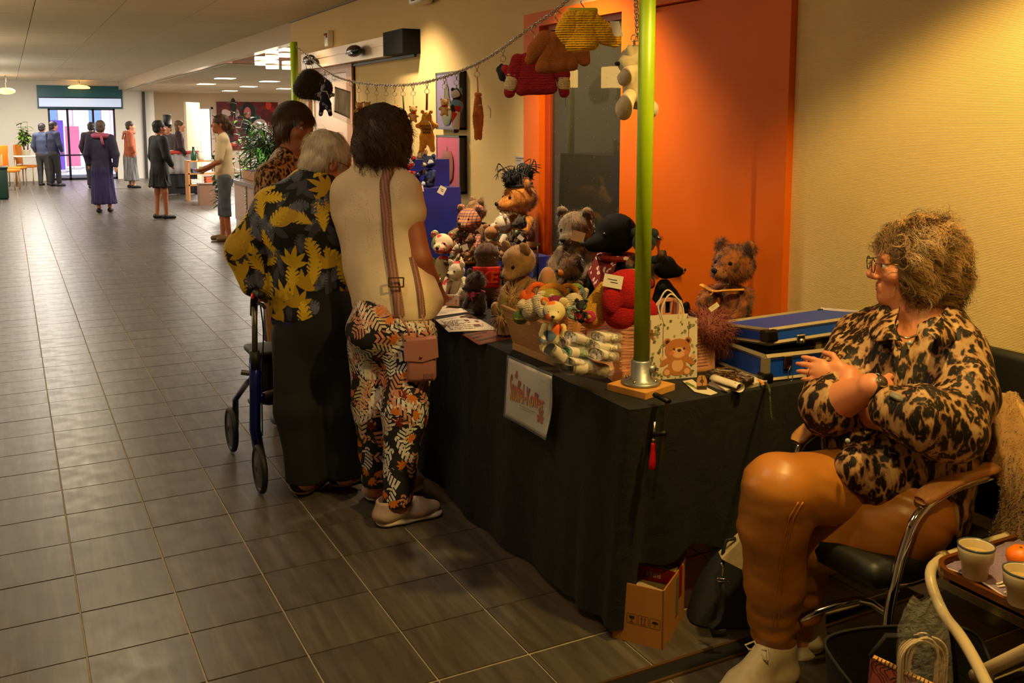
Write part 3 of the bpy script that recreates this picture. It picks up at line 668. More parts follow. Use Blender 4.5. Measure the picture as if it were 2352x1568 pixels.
t=thing('flower_pot',(.40,27.5,.74),'small pale pot under the far left plant','pot');b=MB();b.lathe([(.07,0),(.1,.13),(.105,.14),(.09,.14)],n=16);b.build('vessel',M('pot',(.75,.7,.62),.6),t,True,False);b=MB();b.lathe([(.088,.135),(.0,.138)],n=16,cap=False);b.build('soil',M('soil',(.12,.07,.04),.9),t,True,False)
# ------------------------------------------------------------------ people
def cutp(p,n,k=.004):
 """cuts away everything on the side of the plane that n points to"""
 p=A(*p);n=unit(n)
 return Pr(lambda x,y,z:-((x-p[0])*n[0]+(y-p[1])*n[1]+(z-p[2])*n[2]),A(-99,-99,-99),A(99,99,99),k,0,True)
FW=A(_sy,_cy,0.)
UP=A(0,0,1.)
def m_skin(name,c):
 if name in _mats:return _mats[name]
 m,t=newmat(name,c,.48);cl=lin(c);f=t.noise(14,4);t.col(t.ramp(f,(.3,[cl[0]*.93,cl[1]*.84,cl[2]*.80]),(.7,cl)))
 t.b.inputs['Subsurface Weight'].default_value=.12;t.b.inputs['Subsurface Radius'].default_value=(.012,.005,.003);t.bump(t.noise(160,2),.12,.002)
 _mats[name]=m;return m
SK1=m_skin('skin',(.80,.56,.43));SK2=m_skin('skin tanned',(.66,.40,.27));LIP=M('lips',(.70,.40,.32),.4)
EYEW=M('eye white',(.9,.88,.84),.15);IRIS=M('iris',(.10,.07,.05),.1)
def head_axes(f,u):f=unit(f);r=unit(np.cross(f,u));return r,f,np.cross(r,f)
def head_prims(c,f,u=(0,0,1),s=1.0,m=0,lip=1,face=True):
 r,f,u=head_axes(f,u);R=np.stack([r,f,u],1);L=lambda x,y,z:A(*c)+s*(r*x+f*y+u*z)
 def E_(x,y,z,a,b,d,k=.02,mm=m,sub=False):return ell(L(x,y,z),(a*s,b*s,d*s),k*s,mm,R,sub)
 q=[E_(0,-.018,.042,.074,.095,.078),E_(0,-.03,0,.067,.072,.07),E_(0,.035,-.02,.060,.056,.084),cap(L(0,.0,-.055),L(0,.058,-.090),.046*s,.029*s,.03*s,m),E_(0,.074,-.098,.021,.018,.019)]
 if not face:return q
 for x in(-1,1):
  q+=[E_(x*.040,.060,-.028,.026,.024,.022),E_(x*.075,-.012,-.008,.010,.021,.033,.006),E_(x*.013,.100,-.036,.010,.011,.009,.008)]
 q+=[cap(L(-.036,.082,.024),L(.036,.082,.024),.012*s,k=.015*s,m=m),cap(L(0,.086,.014),L(0,.112,-.026),.0085*s,.012*s,.012*s,m),E_(0,.113,-.031,.013,.012,.011,.01)]
 for x in(-1,1):q+=[E_(x*.031,.100,.003,.017,.013,.011,.01,sub=True)]
 for x in(-1,1):q+=[cap(L(x*.018,.086,.010),L(x*.045,.080,.010),.006*s,k=.006*s,m=m),cap(L(x*.02,.086,-.008),L(x*.044,.080,-.008),.0055*s,k=.006*s,m=m)]
 q+=[cap(L(-.019,.088,-.060),L(.019,.088,-.060),.0075*s,k=.008*s,m=m),cap(L(-.016,.087,-.072),L(.016,.087,-.072),.0085*s,k=.008*s,m=m),cap(L(-.022,.102,-.0655),L(.022,.102,-.0655),.0032*s,k=.004*s,sub=True)]
 return q
def eyes(t,c,f,u=(0,0,1),s=1.0):
 r,f,u=head_axes(f,u)
 for x in(-1,1):
  p=A(*c)+s*(r*x*.031+f*.078+u*.001);b=MB();b.ball(p,.0135*s,n=12);e=b.build('eye',EYEW,t,True)
  b=MB();b.ball(p+f*.0095*s,.0062*s,n=10);b.build('iris',IRIS,e,True)
 P_=lambda x,y,z:A(*c)+s*(r*x+f*y+u*z);b=MB();b.tube([P_(-.022,.089,-.0655),P_(-.010,.0935,-.0605),P_(0,.0945,-.0615),P_(.010,.0935,-.0605),P_(.022,.089,-.0655)],[.001,.0042*s,.004*s,.0042*s,.001],n=7);b.tube([P_(-.020,.089,-.0665),P_(0,.0945,-.0735),P_(.020,.089,-.0665)],[.001,.005*s,.001],n=7);b.build('lips',LIP,t,True)['kind']='stuff'
def hand(w,d,n,t,cu=.35,m=0,s=1.0,sp=.0):
 """palm, four jointed fingers and a thumb: wrist w, finger direction d, palm normal n, thumb side t"""
 w=A(*w);d=unit(d);n=unit(n);n=unit(n-d*(n@d));t=unit(t);t=unit(t-d*(t@d)-n*(t@n))
 q=[cap(w-d*.01*s,w+d*.078*s,.025*s,.034*s,.012,m,(n,.48)),cap(w+t*.012*s,w+d*.045*s+t*.026*s,.016*s,.014*s,.012,m)]
 for i,L in enumerate((.070,.078,.073,.056)):
  o=(.0285-.019*i)*s;p=w+d*(.088-.004*abs(i-1.3))*s+t*o;a=.1;e=unit(d+t*sp*(1.2-i))
  for k,fr in enumerate((.44,.32,.24)):
   a2=a+cu*(k+.6);v=e*math.cos(a2)+n*math.sin(a2);p2=p+v*L*fr*s;q.append(cap(p,p2,(.0095-.0008*k)*s,(.0088-.001*k)*s,.005,m));p=p2
 p=w+d*.035*s+t*.032*s;v=unit(d*.65+t*.65+n*.3);p2=p+v*.038*s;p3=p2+unit(d*.9+t*.15+n*.4)*.03*s
 return q+[cap(w+d*.02*s+t*.015*s,p,.014*s,.0125*s,.008,m),cap(p,p2,.012*s,.0105*s,.005,m),cap(p2,p3,.0105*s,.0085*s,.004,m)]
def shoe(t,heel,d,L=.27,up=None,mu=None,ms=None,w=.047,top=.085,laces=True,ml=None):
 """heel = middle of the heel at floor level; d = where the toe points"""
 d=unit(A(d[0],d[1],0));s=A(-d[1],d[0],0);heel=A(*heel)
 Pt=lambda a,b,c:heel+d*a+s*b+UP*c
 q=[cap(Pt(.035,0,.045),Pt(L*.62,0,.045),w*.86,w*.98,.02,fl=(UP,.55)),cap(Pt(L*.6,0,.042),Pt(L-w*.9,.004,.036),w*.98,w*.82,.03,fl=(UP,.62)),cap(Pt(.04,0,.05),Pt(.045,0,top),w*.98,w*.98,.03),cap(Pt(.07,0,top),Pt(L*.62,0,.055),w*.86,w*.74,.03),cap(Pt(.045,0,top+.09),Pt(.045,0,top+.03),w*.8,w*.8,.008,sub=True)]
 o=blob('shoe_upper',q,.0055,mu,t,lambda V:.0012*vnoise(V*60,3))
 q=[cap(Pt(.045,0,.015),Pt(L*.4,0,.014),w*.98,w*.9,.01,fl=(UP,.36)),cap(Pt(L*.4,0,.014),Pt(L-w,0,.017),w*.9,w*1.04,.01,fl=(UP,.34)),cap(Pt(-.2,0,-.05),Pt(.6,0,-.05),.05,.05,.003,sub=True)]
 blob('shoe_sole',q,.0055,ms,t)
 if laces:
  b=MB()
  for k in range(5):
   a=L*(.47+.055*k);h=top+(.055-top)*min(1,(a-.07)/(L*.62-.07))+w*.80-max(0,a-L*.62)*.3
   b.tube([Pt(a,-.030,h-.020),Pt(a+.006,0,h),Pt(a,.030,h-.020)],.0035,n=6)
  hz=top+(.055-top)*(L*.46-.07)/(L*.62-.07)+w*.9
  for sg in(-1,1):b.tube([Pt(L*.46,0,hz),Pt(L*.43,sg*.025,hz+.012),Pt(L*.49,sg*.045,hz-.004),Pt(L*.49,sg*.03,hz-.010),Pt(L*.46,0,hz)],.003,n=6)
  b.build('laces',ml or mu,t,True)
 return o
def m_leopard(name,base,dark,scale=(17,17,10),thr=.0):
 m,t=newmat(name,base,.6);co=t.N('TexCoord');mp=t.N('Mapping');t.L(co.outputs['Object'],mp.inputs[0]);mp.inputs['Scale'].default_value=scale;mp.inputs['Rotation'].default_value=(.2,.15,.3)
 nz=t.N('TexNoise',Scale=.9,Detail=3);t.L(mp.outputs[0],nz.inputs[0]);ad=t.N('VectorMath',operation='MULTIPLY_ADD');t.L(nz.outputs['Color'],ad.inputs[0]);ad.inputs[1].default_value=(1.9,1.9,1.9);t.L(mp.outputs[0],ad.inputs[2])
 v=t.vor(1.0,ad.outputs[0]);n2=t.noise(1.6,2,ad.outputs[0])
 a=t.ramp(v.outputs['Distance'],(.33+thr,1),(.50+thr,0));hole=t.ramp(v.outputs['Distance'],(.10,0),(.24,1));open_=t.ramp(n2,(.40,0),(.50,1))
 k=t.N('Math',operation='MAXIMUM');t.L(hole,k.inputs[0]);t.L(open_,k.inputs[1]);k2=t.N('Math',operation='MULTIPLY');t.L(a,k2.inputs[0]);t.L(k.outputs[0],k2.inputs[1])
 g=t.ramp(t.noise(.35,3,mp.outputs[0]),(.35,lin(base)),(.68,[x*.62 for x in lin(base)]))
 halo=t.ramp(v.outputs['Distance'],(.40+thr,1),(.66+thr,0));g2=t.mix(halo,g,[x*y for x,y in zip(lin(base),(.62,.45,.32))])
 t.col(t.mix(k2.outputs[0],g2,lin(dark)));t.bump(t.noise(.8,3,mp.outputs[0]),.25,.01);t.b.inputs['Specular IOR Level'].default_value=.28;return m
def folds(sc,amp,seed=0):
 s=np.array(sc);return lambda V:amp*(vnoise(V*s,seed)*1.3+.6*vnoise(V*s*2.1,seed+1))
def hair_shell(t,c,f,u,mt,shape,dispf,h=.006,name='hair'):
 """shape: list of (x,y,z,a,b,d[,sub]) ellipsoids in the head's own axes"""
 r,f,u=head_axes(f,u);R=np.stack([r,f,u],1);L=lambda x,y,z:A(*c)+r*x+f*y+u*z
 return blob(name,[ell(L(*e[:3]),e[3:6],e[7]if len(e)>7 else.02,0,R,len(e)>6 and e[6])for e in shape],h,mt,t,dispf)
def flow(c,f,u,down=.6,part=None):
 """hair direction: away from the crown along the surface"""
 r,f,u=head_axes(f,u);cr=A(*c)+u*.12-f*.03
 def fn(P,N):
  d=P-cr;d=d-N*(d*N).sum(1,keepdims=True);d/=np.maximum(np.linalg.norm(d,axis=1,keepdims=True),1e-6)
  return d*1.2-UP*down
 return fn
def leaf_poly(kind,r):
 """outline of a printed leaf, length 1 along x, as list of triangle fans [(pts)]"""
 if kind=='monstera':
  up=[]
  for k in range(9):
   x=k/8.;w=.36*math.sin(PI*min(1,.1+.86*x))**.8;up+=[(x,w),(min(1.08,x+.10),w*1.12),(x+.05,w*.52)]
  return up,[(x,-y)for x,y in up]
 if kind=='plain':
  up=[(k/8.,.22*math.sin(PI*k/8.))for k in range(9)];return up,[(x,-y)for x,y in up]
  # ---- prints on cloth: flat leaves laid on the garment's surface
class Printer:
 def __init__(s,o):
  V,Q=o_geo[o.name];s.bv=BVHTree.FromPolygons([tuple(v)for v in V],[tuple(q)for q in Q]);s.mb=MB();s.k=0
 def patch(s,c,n,ax,poly2,mi,off=.0012):
  """poly2: list of closed 2-D polygons (metres) in the plane at c with normal n, x axis ax"""
  n=unit(n);ax=unit(A(*ax)-n*(A(*ax)@n));ay=np.cross(n,ax);s.k+=1;off=off+(s.k%60)*.00002
  for poly in poly2:
   V=[];ok=True
   for x,y in poly:
    p=c+ax*x+ay*y;h=s.bv.ray_cast(Vector(p+n*.06),Vector(-n),.14)
    if h[0]is None:ok=False;break
    q=np.array(h[0]);nn=np.array(h[1]);nn=nn if nn@n>0 else-nn;V.append(q+nn*off)
   if ok:s.mb.add(V,[tuple(range(len(V)))],mi)
def leaf_strips(L,w,tooth=0,n=8,bend=0.):
 """leaf made of quads (upper and lower half) so that it follows a curved surface; toothed edges if tooth"""
 P=[]
 for s in(1,-1):
  for k in range(n):
   a,b=k/n,(k+1)/n;wa=w*math.sin(PI*min(.99,.06+.94*a))**.8;wb=w*math.sin(PI*min(.99,.06+.94*b))**.8
   ba,bb=bend*a*a*L,bend*b*b*L
   if tooth:
    P.append([(a*L,ba),(b*L,bb),(b*L,bb+s*wb*.55),(a*L,ba+s*wa*.55)][::s])
    P.append([((a+.1/n)*L,ba+s*wa*.5),((a+.9/n)*L,bb+s*wb*.5),((a+1.5/n)*L,bb+s*wb*1.05),((a+1.1/n)*L,ba+s*wa*1.2)][::s])
   else:P.append([(a*L,ba),(b*L,bb),(b*L,bb+s*wb),(a*L,ba+s*wa)][::s])
 return P
def fan_leaf(L,w,k=5):
 P=[]
 for i in range(k):
  a=(i-(k-1)/2)*.55;ca,sa=math.cos(a),math.sin(a);l=L*(1-.14*abs(i-(k-1)/2))
  for q in leaf_strips(l,w,0,4):P.append([(x*ca-y*sa,x*sa+y*ca)for x,y in q])
 return P
def striped_leaf(L,w,n=7):
 """a leaf drawn as slanting stripes with dark gaps between them"""
 P=[]
 for s in(1,-1):
  for k in range(n):
   a=k/n;f=.66/n;wa=w*math.sin(PI*(.10+.86*a));sl=.34*L
   P.append([(a*L,s*.02*w),((a+f)*L,s*.02*w),((a+f)*L+sl*wa/w*.5,s*wa),(a*L+sl*wa/w*.5,s*wa*.96)][::s])
 return P
def scatter(o,n,seed,mask):
 V,Q=o_geo[o.name];P,N,r=sample(V,Q,n*6,seed,mask);out=[]
 return P,N,r
def spaced(P,N,dmin,n):
 keep=[]
 for i in range(len(P)):
  if all(np.linalg.norm(P[i]-P[j])>dmin for j in keep):
   keep.append(i)
   if len(keep)>=n:break
 return keep
seen=lambda P,N:((CC-P)*N).sum(1)>-.1*np.linalg.norm(CC-P,axis=1)
def torso(N_,C_,Wa,H_,rn,rc,rw,rh,F,fl,m=0,k=.05):
 return[cap(N_,C_,rn,rc,k,m,(F,fl)),cap(C_,Wa,rc,rw,k,m,(F,fl)),cap(Wa,H_,rw,rh,k,m,(F,fl))]
 # ================================================== person in white tee, seen from behind
MTEE=None
def build_tee_woman():
 D=4.0;J=lambda x,y,d=D:at(x,y,D=d)
 hc=J(885,318,3.99);hf=unit(FW*.78+CR*.62-UP*.12)
 F=unit(FW*.86+CR*.5);Lf=np.cross(UP,F)
 sL,sR=J(803,440,4.02),J(928,440,3.96);nk=J(868,395,4.0);ch=J(862,500,4.02);wa=J(880,610,4.02);hp=J(898,735,4.0)
 eR,wR=J(962,592,3.95),J(997,652,4.02);kR,aR=J(930,940,3.93),J(912,1160,3.88);kL,aL=J(862,930,4.06),J(866,1125,4.10)
 hR,hL=J(945,770,3.97),J(856,770,4.03);eL,wL=J(800,560,4.22),J(880,610,4.28)
 t=thing('person',(1.36,3.66,0),'woman with wavy dark hair, white eyelet tee and leaf print trousers, seen from behind','person')
 b=head_prims(hc,hf)+[cap(hc-UP*.04-hf*.02,nk,.055,.06,.03)]+torso(nk,ch,wa,hp,.07,.13,.135,.145,F,.7)
 for s,e,w in((sR,eR,wR),(sL,eL,wL)):b+=[cap(nk,s,.06,.055,.04),cap(s,e,.056,.05,.03),cap(e,w,.048,.03,.02)]
 b+=hand(wR,J(1012,690,4.06)-wR,-CR*.2+FW-UP*.3,-CR+FW*.3,.55)+hand(wL,F,UP,CR,.4)
 for h_,k_,a_ in((hR,kR,aR),(hL,kL,aL)):b+=[cap(h_,k_,.085,.06,.04),cap(k_,a_,.055,.035,.03),cap(a_,a_+A(.07,.01,-.05),.033,.03,.02)]
 blob('body',b,.006,[SK2,LIP],t);eyes(t,hc,hf)
 m,n=newmat('eyelet cotton',(.88,.79,.65),.8);v=n.vor(120);v2=n.ramp(n.noise(9,2),(.52,0),(.58,1));d_=n.ramp(v.outputs['Distance'],(.12,1),(.2,0));mm=n.N('Math',operation='MULTIPLY');n.L(d_,mm.inputs[0]);n.L(v2,mm.inputs[1])
 n.col(n.mix(mm.outputs[0],lin((.88,.79,.65)),lin((.42,.33,.25))));n.bump(n.noise(9,3),.25,.02)
 hem=J(905,708,4.0)
 q=[cap(nk-UP*.015,ch,.085,.168,.05,fl=(F,.68)),cap(ch,wa,.168,.165,.06,fl=(F,.74)),cap(wa,hem+UP*.03,.165,.176,.05,fl=(F,.76)),cap(hem+UP*.04,hem+UP*.012,.175,.182,.03,fl=(F,.78))]
 for s,e in((sR,eR),(sL,eL)):q+=[cap(nk,s,.075,.07,.05),cap(s,s+(e-s)*.30,.074,.078,.03)]
 q+=[cap(J(985,640,3.98),J(1000,690,3.98),.02,.035,.05),ell(hem-UP*.15,(.3,.3,.145),.012,sub=True),ell(nk+UP*.055,.062,.02,sub=True)]
 tee=blob('tee_shirt',q,.006,m,t,lambda V:.011*vnoise(V*A(9,9,4),2)+.006*vnoise(V*A(24,24,9),5))
 # trousers with their print
 MTR=M('trouser navy',(.055,.05,.065),.75)
 q=[cap(hp+UP*.10,hp,.16,.172,.05,fl=(F,.78)),ell(hp-F*.055-UP*.03,(.145,.12,.12),.06)]
 for h_,k_,a_ in((hR,kR,aR),(hL,kL,aL)):q+=[cap(h_,k_,.108,.088,.04),cap(k_,a_+(k_-a_)*.0,.088,.056,.04)]
 q+=[cutp((0,0,.085),(0,0,-1))]
 trs=blob('trousers',q,.006,MTR,t,folds((9,9,18),.006,9))
 pr=Printer(trs);V,Q=o_geo[trs.name];P,N,r=sample(V,Q,2200,5);P,N=P[seen(P,N)],N[seen(P,N)]
 ks=spaced(P,N,.040,230);mts=[MTR,M('print white',(.85,.82,.78),.7),M('print blush',(.78,.52,.40),.7),M('print ochre',(.78,.42,.07),.7),M('print rust',(.42,.09,.05),.7),M('print cream',(.80,.70,.58),.7)]
 for i in ks:
  a=r.random()*6.28;ax=A(math.cos(a),.2,math.sin(a));c=r.choice([1,1,1,2,2,5,3,3,4]);L=.12 if c in(1,2,5)else.045
  pr.patch(P[i],N[i],ax,striped_leaf(L*r.uniform(.8,1.25),L*.29,7)if c in(1,2,5)else fan_leaf(L*.8,L*.13,5),int(c))
 pr.mb.build('leaf_print',mts,trs,False)['kind']='stuff'
 MSH=M('sneaker greige',(.70,.60,.54),.7,nz=(150,.06));MSO=M('sole white',(.86,.80,.74),.6)
 shoe(t,(1.225,3.53,0),(1,.02,0),.285,mu=MSH,ms=MSO);shoe(t,(1.275,3.80,0),(1,.12,0),.28,mu=MSH,ms=MSO)
 # hair
 mh=M('hair dark brown',(.29,.18,.10),.45,rand=.55,nz=(30,.3))
 hair_shell(t,hc,hf,UP,M('hair base dark',(.17,.11,.06),.9),[(0,-.02,.045,.105,.118,.10),(0,-.055,-.02,.10,.085,.085),(-.06,-.01,-.02,.05,.07,.075),(.06,-.01,-.02,.05,.07,.075),(0,.115,-.05,.07,.06,.09,True)],lambda V:.012*vnoise(V*A(30,30,18),3)+.007*vnoise(V*60,4))
 s=bpy.data.objects[[c.name for c in t.children if c.name.startswith('hair')][0]]
 fur('hair_strands',s,9000,.075,.0026,mh,t,7,(0,0,-1.1),4,flow(hc,hf,UP,.7),None,.012,1.0,.08,1.2)
 # necklace
 b=MB();b.tube([nk+UP*.012+(CR*math.cos(a)+FW*math.sin(a))*.068+UP*.012*math.sin(a)for a in np.linspace(0,2*PI,24,False)],.0022,n=6,closed=True);b.build('necklace',M('gold',(.8,.6,.25),.25,1),t,True)
 b=MB();b.tube([wR+unit(wR-eR)*-.012+(unit(np.cross(wR-eR,UP))*math.cos(a)+unit(np.cross(np.cross(wR-eR,UP),wR-eR))*math.sin(a))*.034 for a in np.linspace(0,2*PI,20,False)],.0025,n=6,closed=True);b.build('bracelet',M('silver',(.8,.78,.72),.2,1),t,True)
 # bag: worn cross body, a thing of its own
 g=thing('shoulder_bag',J(968,800,3.84),'small blush pink pouch on a woven strap, worn by the woman in the white tee','bag')
 ms,n2=newmat('woven strap',(.64,.42,.36),.8);w=n2.N('TexWave',Scale=26,Distortion=2,Detail=1);n2.L(n2.coord(),w.inputs[0]);n2.col(n2.mix(n2.ramp(w.outputs[0],(.45,0),(.6,1)),lin((.66,.44,.38)),lin((.50,.36,.30))))
 bv=BVHTree.FromPolygons([tuple(v)for v in o_geo[tee.name][0]],[tuple(q_)for q_ in o_geo[tee.name][1]])
 def strap(pts,wd):
  dn=[];pts=[A(*p)for p in pts]
  for i in range(len(pts)-1):
   for k in range(8):dn.append(pts[i]+(pts[i+1]-pts[i])*k/8)
  dn.append(pts[-1]);C_=[];Nn=[]
  for x,y in[(p[0],p[1])for p in dn]:
   d=at(x,y,D=1.0)-CC;h=bv.ray_cast(Vector(CC),Vector(unit(d)),9)
   if h[0]is None:C_.append(at(x,y,D=3.83));Nn.append(-FW)
   else:C_.append(np.array(h[0]));Nn.append(np.array(h[1])if np.array(h[1])@FW<0 else-np.array(h[1]))
  C_=np.array(C_);C_[1:-1]=(C_[:-2]+C_[1:-1]*2+C_[2:])/4;b=MB();st=MB()
  V=[]
  for i in range(len(C_)):
   tg=unit(C_[min(i+1,len(C_)-1)]-C_[max(i-1,0)]);sd=unit(np.cross(tg,Nn[i]));o=C_[i]+Nn[i]*.004
   V+=[o-sd*wd,o+sd*wd,o+sd*wd+Nn[i]*.004,o-sd*wd+Nn[i]*.004]
   if i%1==0:
    for e in(-1,1):st.ball(o+sd*wd*.8*e+Nn[i]*.004,.0019,n=4)
  F_=[(4*i+a,4*i+(a+1)%4,4*i+4+(a+1)%4,4*i+4+a)for i in range(len(C_)-1)for a in range(4)]
  b.add(V,F_);so=b.build('strap',ms,g,True);st.build('stitching',M('strap stitch',(.30,.24,.2),.8),so,True)['kind']='stuff'
 strap([(893,388),(884,420),(886,480),(893,560),(905,640),(914,690),(918,725)],.021);strap([(945,590),(955,630),(965,680),(970,725)],.013)
 b=MB();p=J(910,648,3.815);T=frame(p,CR,CU,-CW)
 for sx,sy,w_,h_ in((-.029,0,.006,.04),(.029,0,.006,.04),(0,.018,.06,.006),(0,-.018,.06,.006)):b.box((sx,sy,0),(w_,h_,.006),0,T,bev=.002)
 b.build('buckle',M('brass',(.55,.42,.22),.3,1),g)
 c0=J(968,812,3.84);T=frame(c0,unit(CR+A(0,0,.06)),UP,-FW);mp=M('blush leather',(.66,.43,.38),.5,bp=(120,.2,.002))
 b=MB();b.box((0,-.035,0),(.118,.155,.045),0,T,bev=.018);b.build('pouch',mp,g,True)
 b=MB();b.prism([(-.066,.055),(.066,.065),(.070,-.012),(.006,-.028),(-.066,-.018)],.022,.028,0,T);b.box((0,.058,0),(.12,.012,.05),0,T,bev=.004);b.build('flap',mp,g)
 b=MB();b.cyl((.0,-.008,.027),(0,-.008,.032),.006,0,10,T=T);b.build('snap',M('brass',(.55,.42,.22),.3,1),g,True)
 b=MB();b.box((.03,-.088,.024),(.04,.022,.003),0,T,bev=.001);b.build('badge',M('blush leather dark',(.50,.32,.28),.5),g)
 b=MB();b.tube([J(918,725,3.82),J(935,752,3.81),J(940,770,3.82)],.004,n=6);b.build('strap_link',mp,g,True);b=MB();b.tube([J(968,722,3.83),J(978,748,3.81),J(985,764,3.82)],.004,n=6);b.build('strap_link',mp,g,True)
build_tee_woman()
# ================================================== person in flowered jacket, with the walking frame
def build_flower_woman():
 D=4.2;J=lambda x,y,d=D:at(x,y,D=d)
 hc=J(752,372,4.2);hf=unit(FW*.62+CR*.72-UP*.42);hu=unit(UP+hf*.35)
 F=unit(FW*.95+CR*.3);nk=J(722,432,4.17);ch=J(705,530,4.18);wa=J(708,620,4.2);hp=J(722,745,4.2)
 sL,sR=J(628,478,4.16),J(780,470,4.22);eL,wL=J(562,572,4.14),J(584,648,4.16);eR,wR=J(800,600,4.38),J(800,660,4.5)
 hL,hR=J(677,780,4.18),J(772,780,4.22);kL,kR=J(685,940,4.17),J(783,940,4.22);aL,aR=J(703,1105,4.17),J(790,1095,4.23)
 t=thing('person',(1.12,4.08,0),'white haired person in black and yellow leaf print jacket and navy trousers','person')
 b=head_prims(hc,hf,hu)+[cap(hc-UP*.05-hf*.03,nk,.055,.06,.03)]+torso(nk,ch,wa,hp,.07,.14,.14,.15,F,.75)
 for s,e,w in((sR,eR,wR),(sL,eL,wL)):b+=[cap(nk,s,.06,.055,.04),cap(s,e,.05,.045,.03),cap(e,w,.042,.028,.02)]
 b+=hand(wL,J(590,690,4.2)-wL+FW*.03,FW*.7+CR*.5,CR*.8-FW*.5,.75)+hand(wR,F,-UP,-CR,.7)
 for h_,k_,a_ in((hR,kR,aR),(hL,kL,aL)):b+=[cap(h_,k_,.085,.06,.04),cap(k_,a_,.055,.035,.03),cap(a_,a_+A(.03,.07,-.05),.033,.03,.02)]
 blob('body',b,.006,[SK1,LIP],t);eyes(t,hc,hf,hu)
 MJ=M('jacket black',(.035,.035,.05),.75);hem=J(708,718,4.2)
 q=[cap(nk-UP*.02,ch,.095,.175,.06,fl=(F,.8)),cap(ch,wa,.178,.178,.06,fl=(F,.82)),cap(wa,hem+UP*.03,.178,.178,.05,fl=(F,.82)),ell(ch-F*.05+UP*.03,(.15,.12,.14),.08)]
 for s,e,w in((sR,eR,wR),(sL,eL,wL)):q+=[cap(nk,s,.08,.082,.06),cap(s,e,.082,.080,.04),cap(e,w,.078,.062,.03)]
 q+=[ell(hem-UP*.16,(.3,.3,.155),.012,sub=True),ell(nk+UP*.075+hf*.02,.07,.02,sub=True)]
 jk=blob('jacket',q,.006,MJ,t,lambda V:.007*vnoise(V*A(8,8,6),12)+.004*vnoise(V*A(20,20,12),15))
 pr=Printer(jk);V,Q=o_geo[jk.name];P,N,r=sample(V,Q,1500,8);k_=seen(P,N);P,N=P[k_],N[k_]
 mts=[M('leaf yellow',(.86,.70,.10),.7,nz=(12,.15)),M('leaf slate',(.33,.34,.40),.7,nz=(40,.4)),M('leaf gold',(.74,.58,.05),.7),M('leaf grey',(.22,.22,.26),.7)]
 for i in spaced(P,N,.047,170)[::-1]:
  a=r.normal()*.9+1.57;ax=CR*math.cos(a)+UP*math.sin(a);kd=r.choice([0,0,0,1,1,2,2,3])
  if kd==0:pr.patch(P[i]-ax*.05,N[i],ax,leaf_strips(.12,.028,1,7,r.uniform(-.3,.3)),0,.0016)
  elif kd==1:pr.patch(P[i]-ax*.03,N[i],ax,leaf_strips(.08,.026,1,7),1,.0013)
  elif kd==2:pr.patch(P[i]-ax*.02,N[i],ax,fan_leaf(.095,.013,5),int(r.choice([0,2])),.0016)
  else:pr.patch(P[i],N[i],ax,leaf_strips(.09,.017,0,6),3,.001)
 pr.mb.build('leaf_print',mts,jk,False)['kind']='stuff'
 b=MB();b.tube([nk+UP*.02+(CR*math.cos(a)*.075+FW*math.sin(a)*.07)-UP*.01*math.cos(a)for a in np.linspace(0,2*PI,28,False)],.012,n=8,closed=True);b.build('collar',M('jacket black',(.035,.035,.05),.75),t,True)
 MN=M('navy undershirt',(.05,.08,.30),.7);q=[cap(hem+UP*.04,hem-UP*.005,.166,.168,.02,fl=(F,.8)),ell(hem-UP*.19,(.3,.3,.16),.01,sub=True)]
 blob('undershirt',q,.007,MN,t,folds((20,20,8),.006,3))
 MT_=M('navy trousers',(.022,.023,.038),.85)
 q=[cap(hp+UP*.1,hp,.165,.17,.05,fl=(F,.78)),cap(hp,hp-UP*.16,.17,.165,.05,fl=(F,.74))]
 for h_,k_,a_ in((hR,kR,aR),(hL,kL,aL)):q+=[cap(h_,k_,.100,.096,.03),cap(k_,a_-UP*.03,.096,.080,.03)]
 q+=[cutp((0,0,.075),(0,0,-1))]
 blob('trousers',q,.0065,MT_,t,folds((9,9,5),.009,22))
 MSU=M('shoe dark',(.06,.055,.06),.7);MSS=M('sole cream',(.66,.56,.40),.6)
 shoe(t,(1.03,3.985,0),unit(FW*.9+CR*.25),.265,mu=MSU,ms=MSS,laces=False);shoe(t,(1.19,4.01,0),unit(FW*.75+CR*.6),.265,mu=MSU,ms=MSS,laces=False)
 mh=M('hair white',(.86,.80,.68),.5,rand=.3)
 s=hair_shell(t,hc,hf,hu,mh,[(0,-.022,.045,.087,.108,.090),(0,-.06,-.02,.078,.062,.07),(0,.115,-.04,.085,.07,.10,True),(.085,.0,-.02,.03,.03,.04,True,.005),(-.085,.0,-.02,.03,.03,.04,True,.005)],lambda V:.006*vnoise(V*40,3))
 fur('hair_strands',s,8000,.042,.0018,mh,t,4,(0,0,-.5),7,flow(hc,hf,hu,.35),None,.003,.6,.12,.8)
 r,f,u=head_axes(hf,hu);b=MB()
 for sx in(-1,1):
  c=hc+r*sx*.033+f*.112-u*.002;b.tube([c+r*.022*math.cos(a)+u*.019*math.sin(a)for a in np.linspace(0,2*PI,18,False)],.0016,n=6,closed=True)
  b.tube([hc+r*sx*.055+f*.108+u*.006,hc+r*sx*.083+f*.03+u*.006,hc+r*sx*.082-f*.02,hc+r*sx*.08-f*.03-u*.02],.0018,n=6)
 b.tube([hc-r*.011+f*.114,hc+r*.011+f*.114],.0016,n=6);gl=b.build('glasses',M('glasses brown',(.35,.18,.08),.25,.5),t,True)
build_flower_woman()
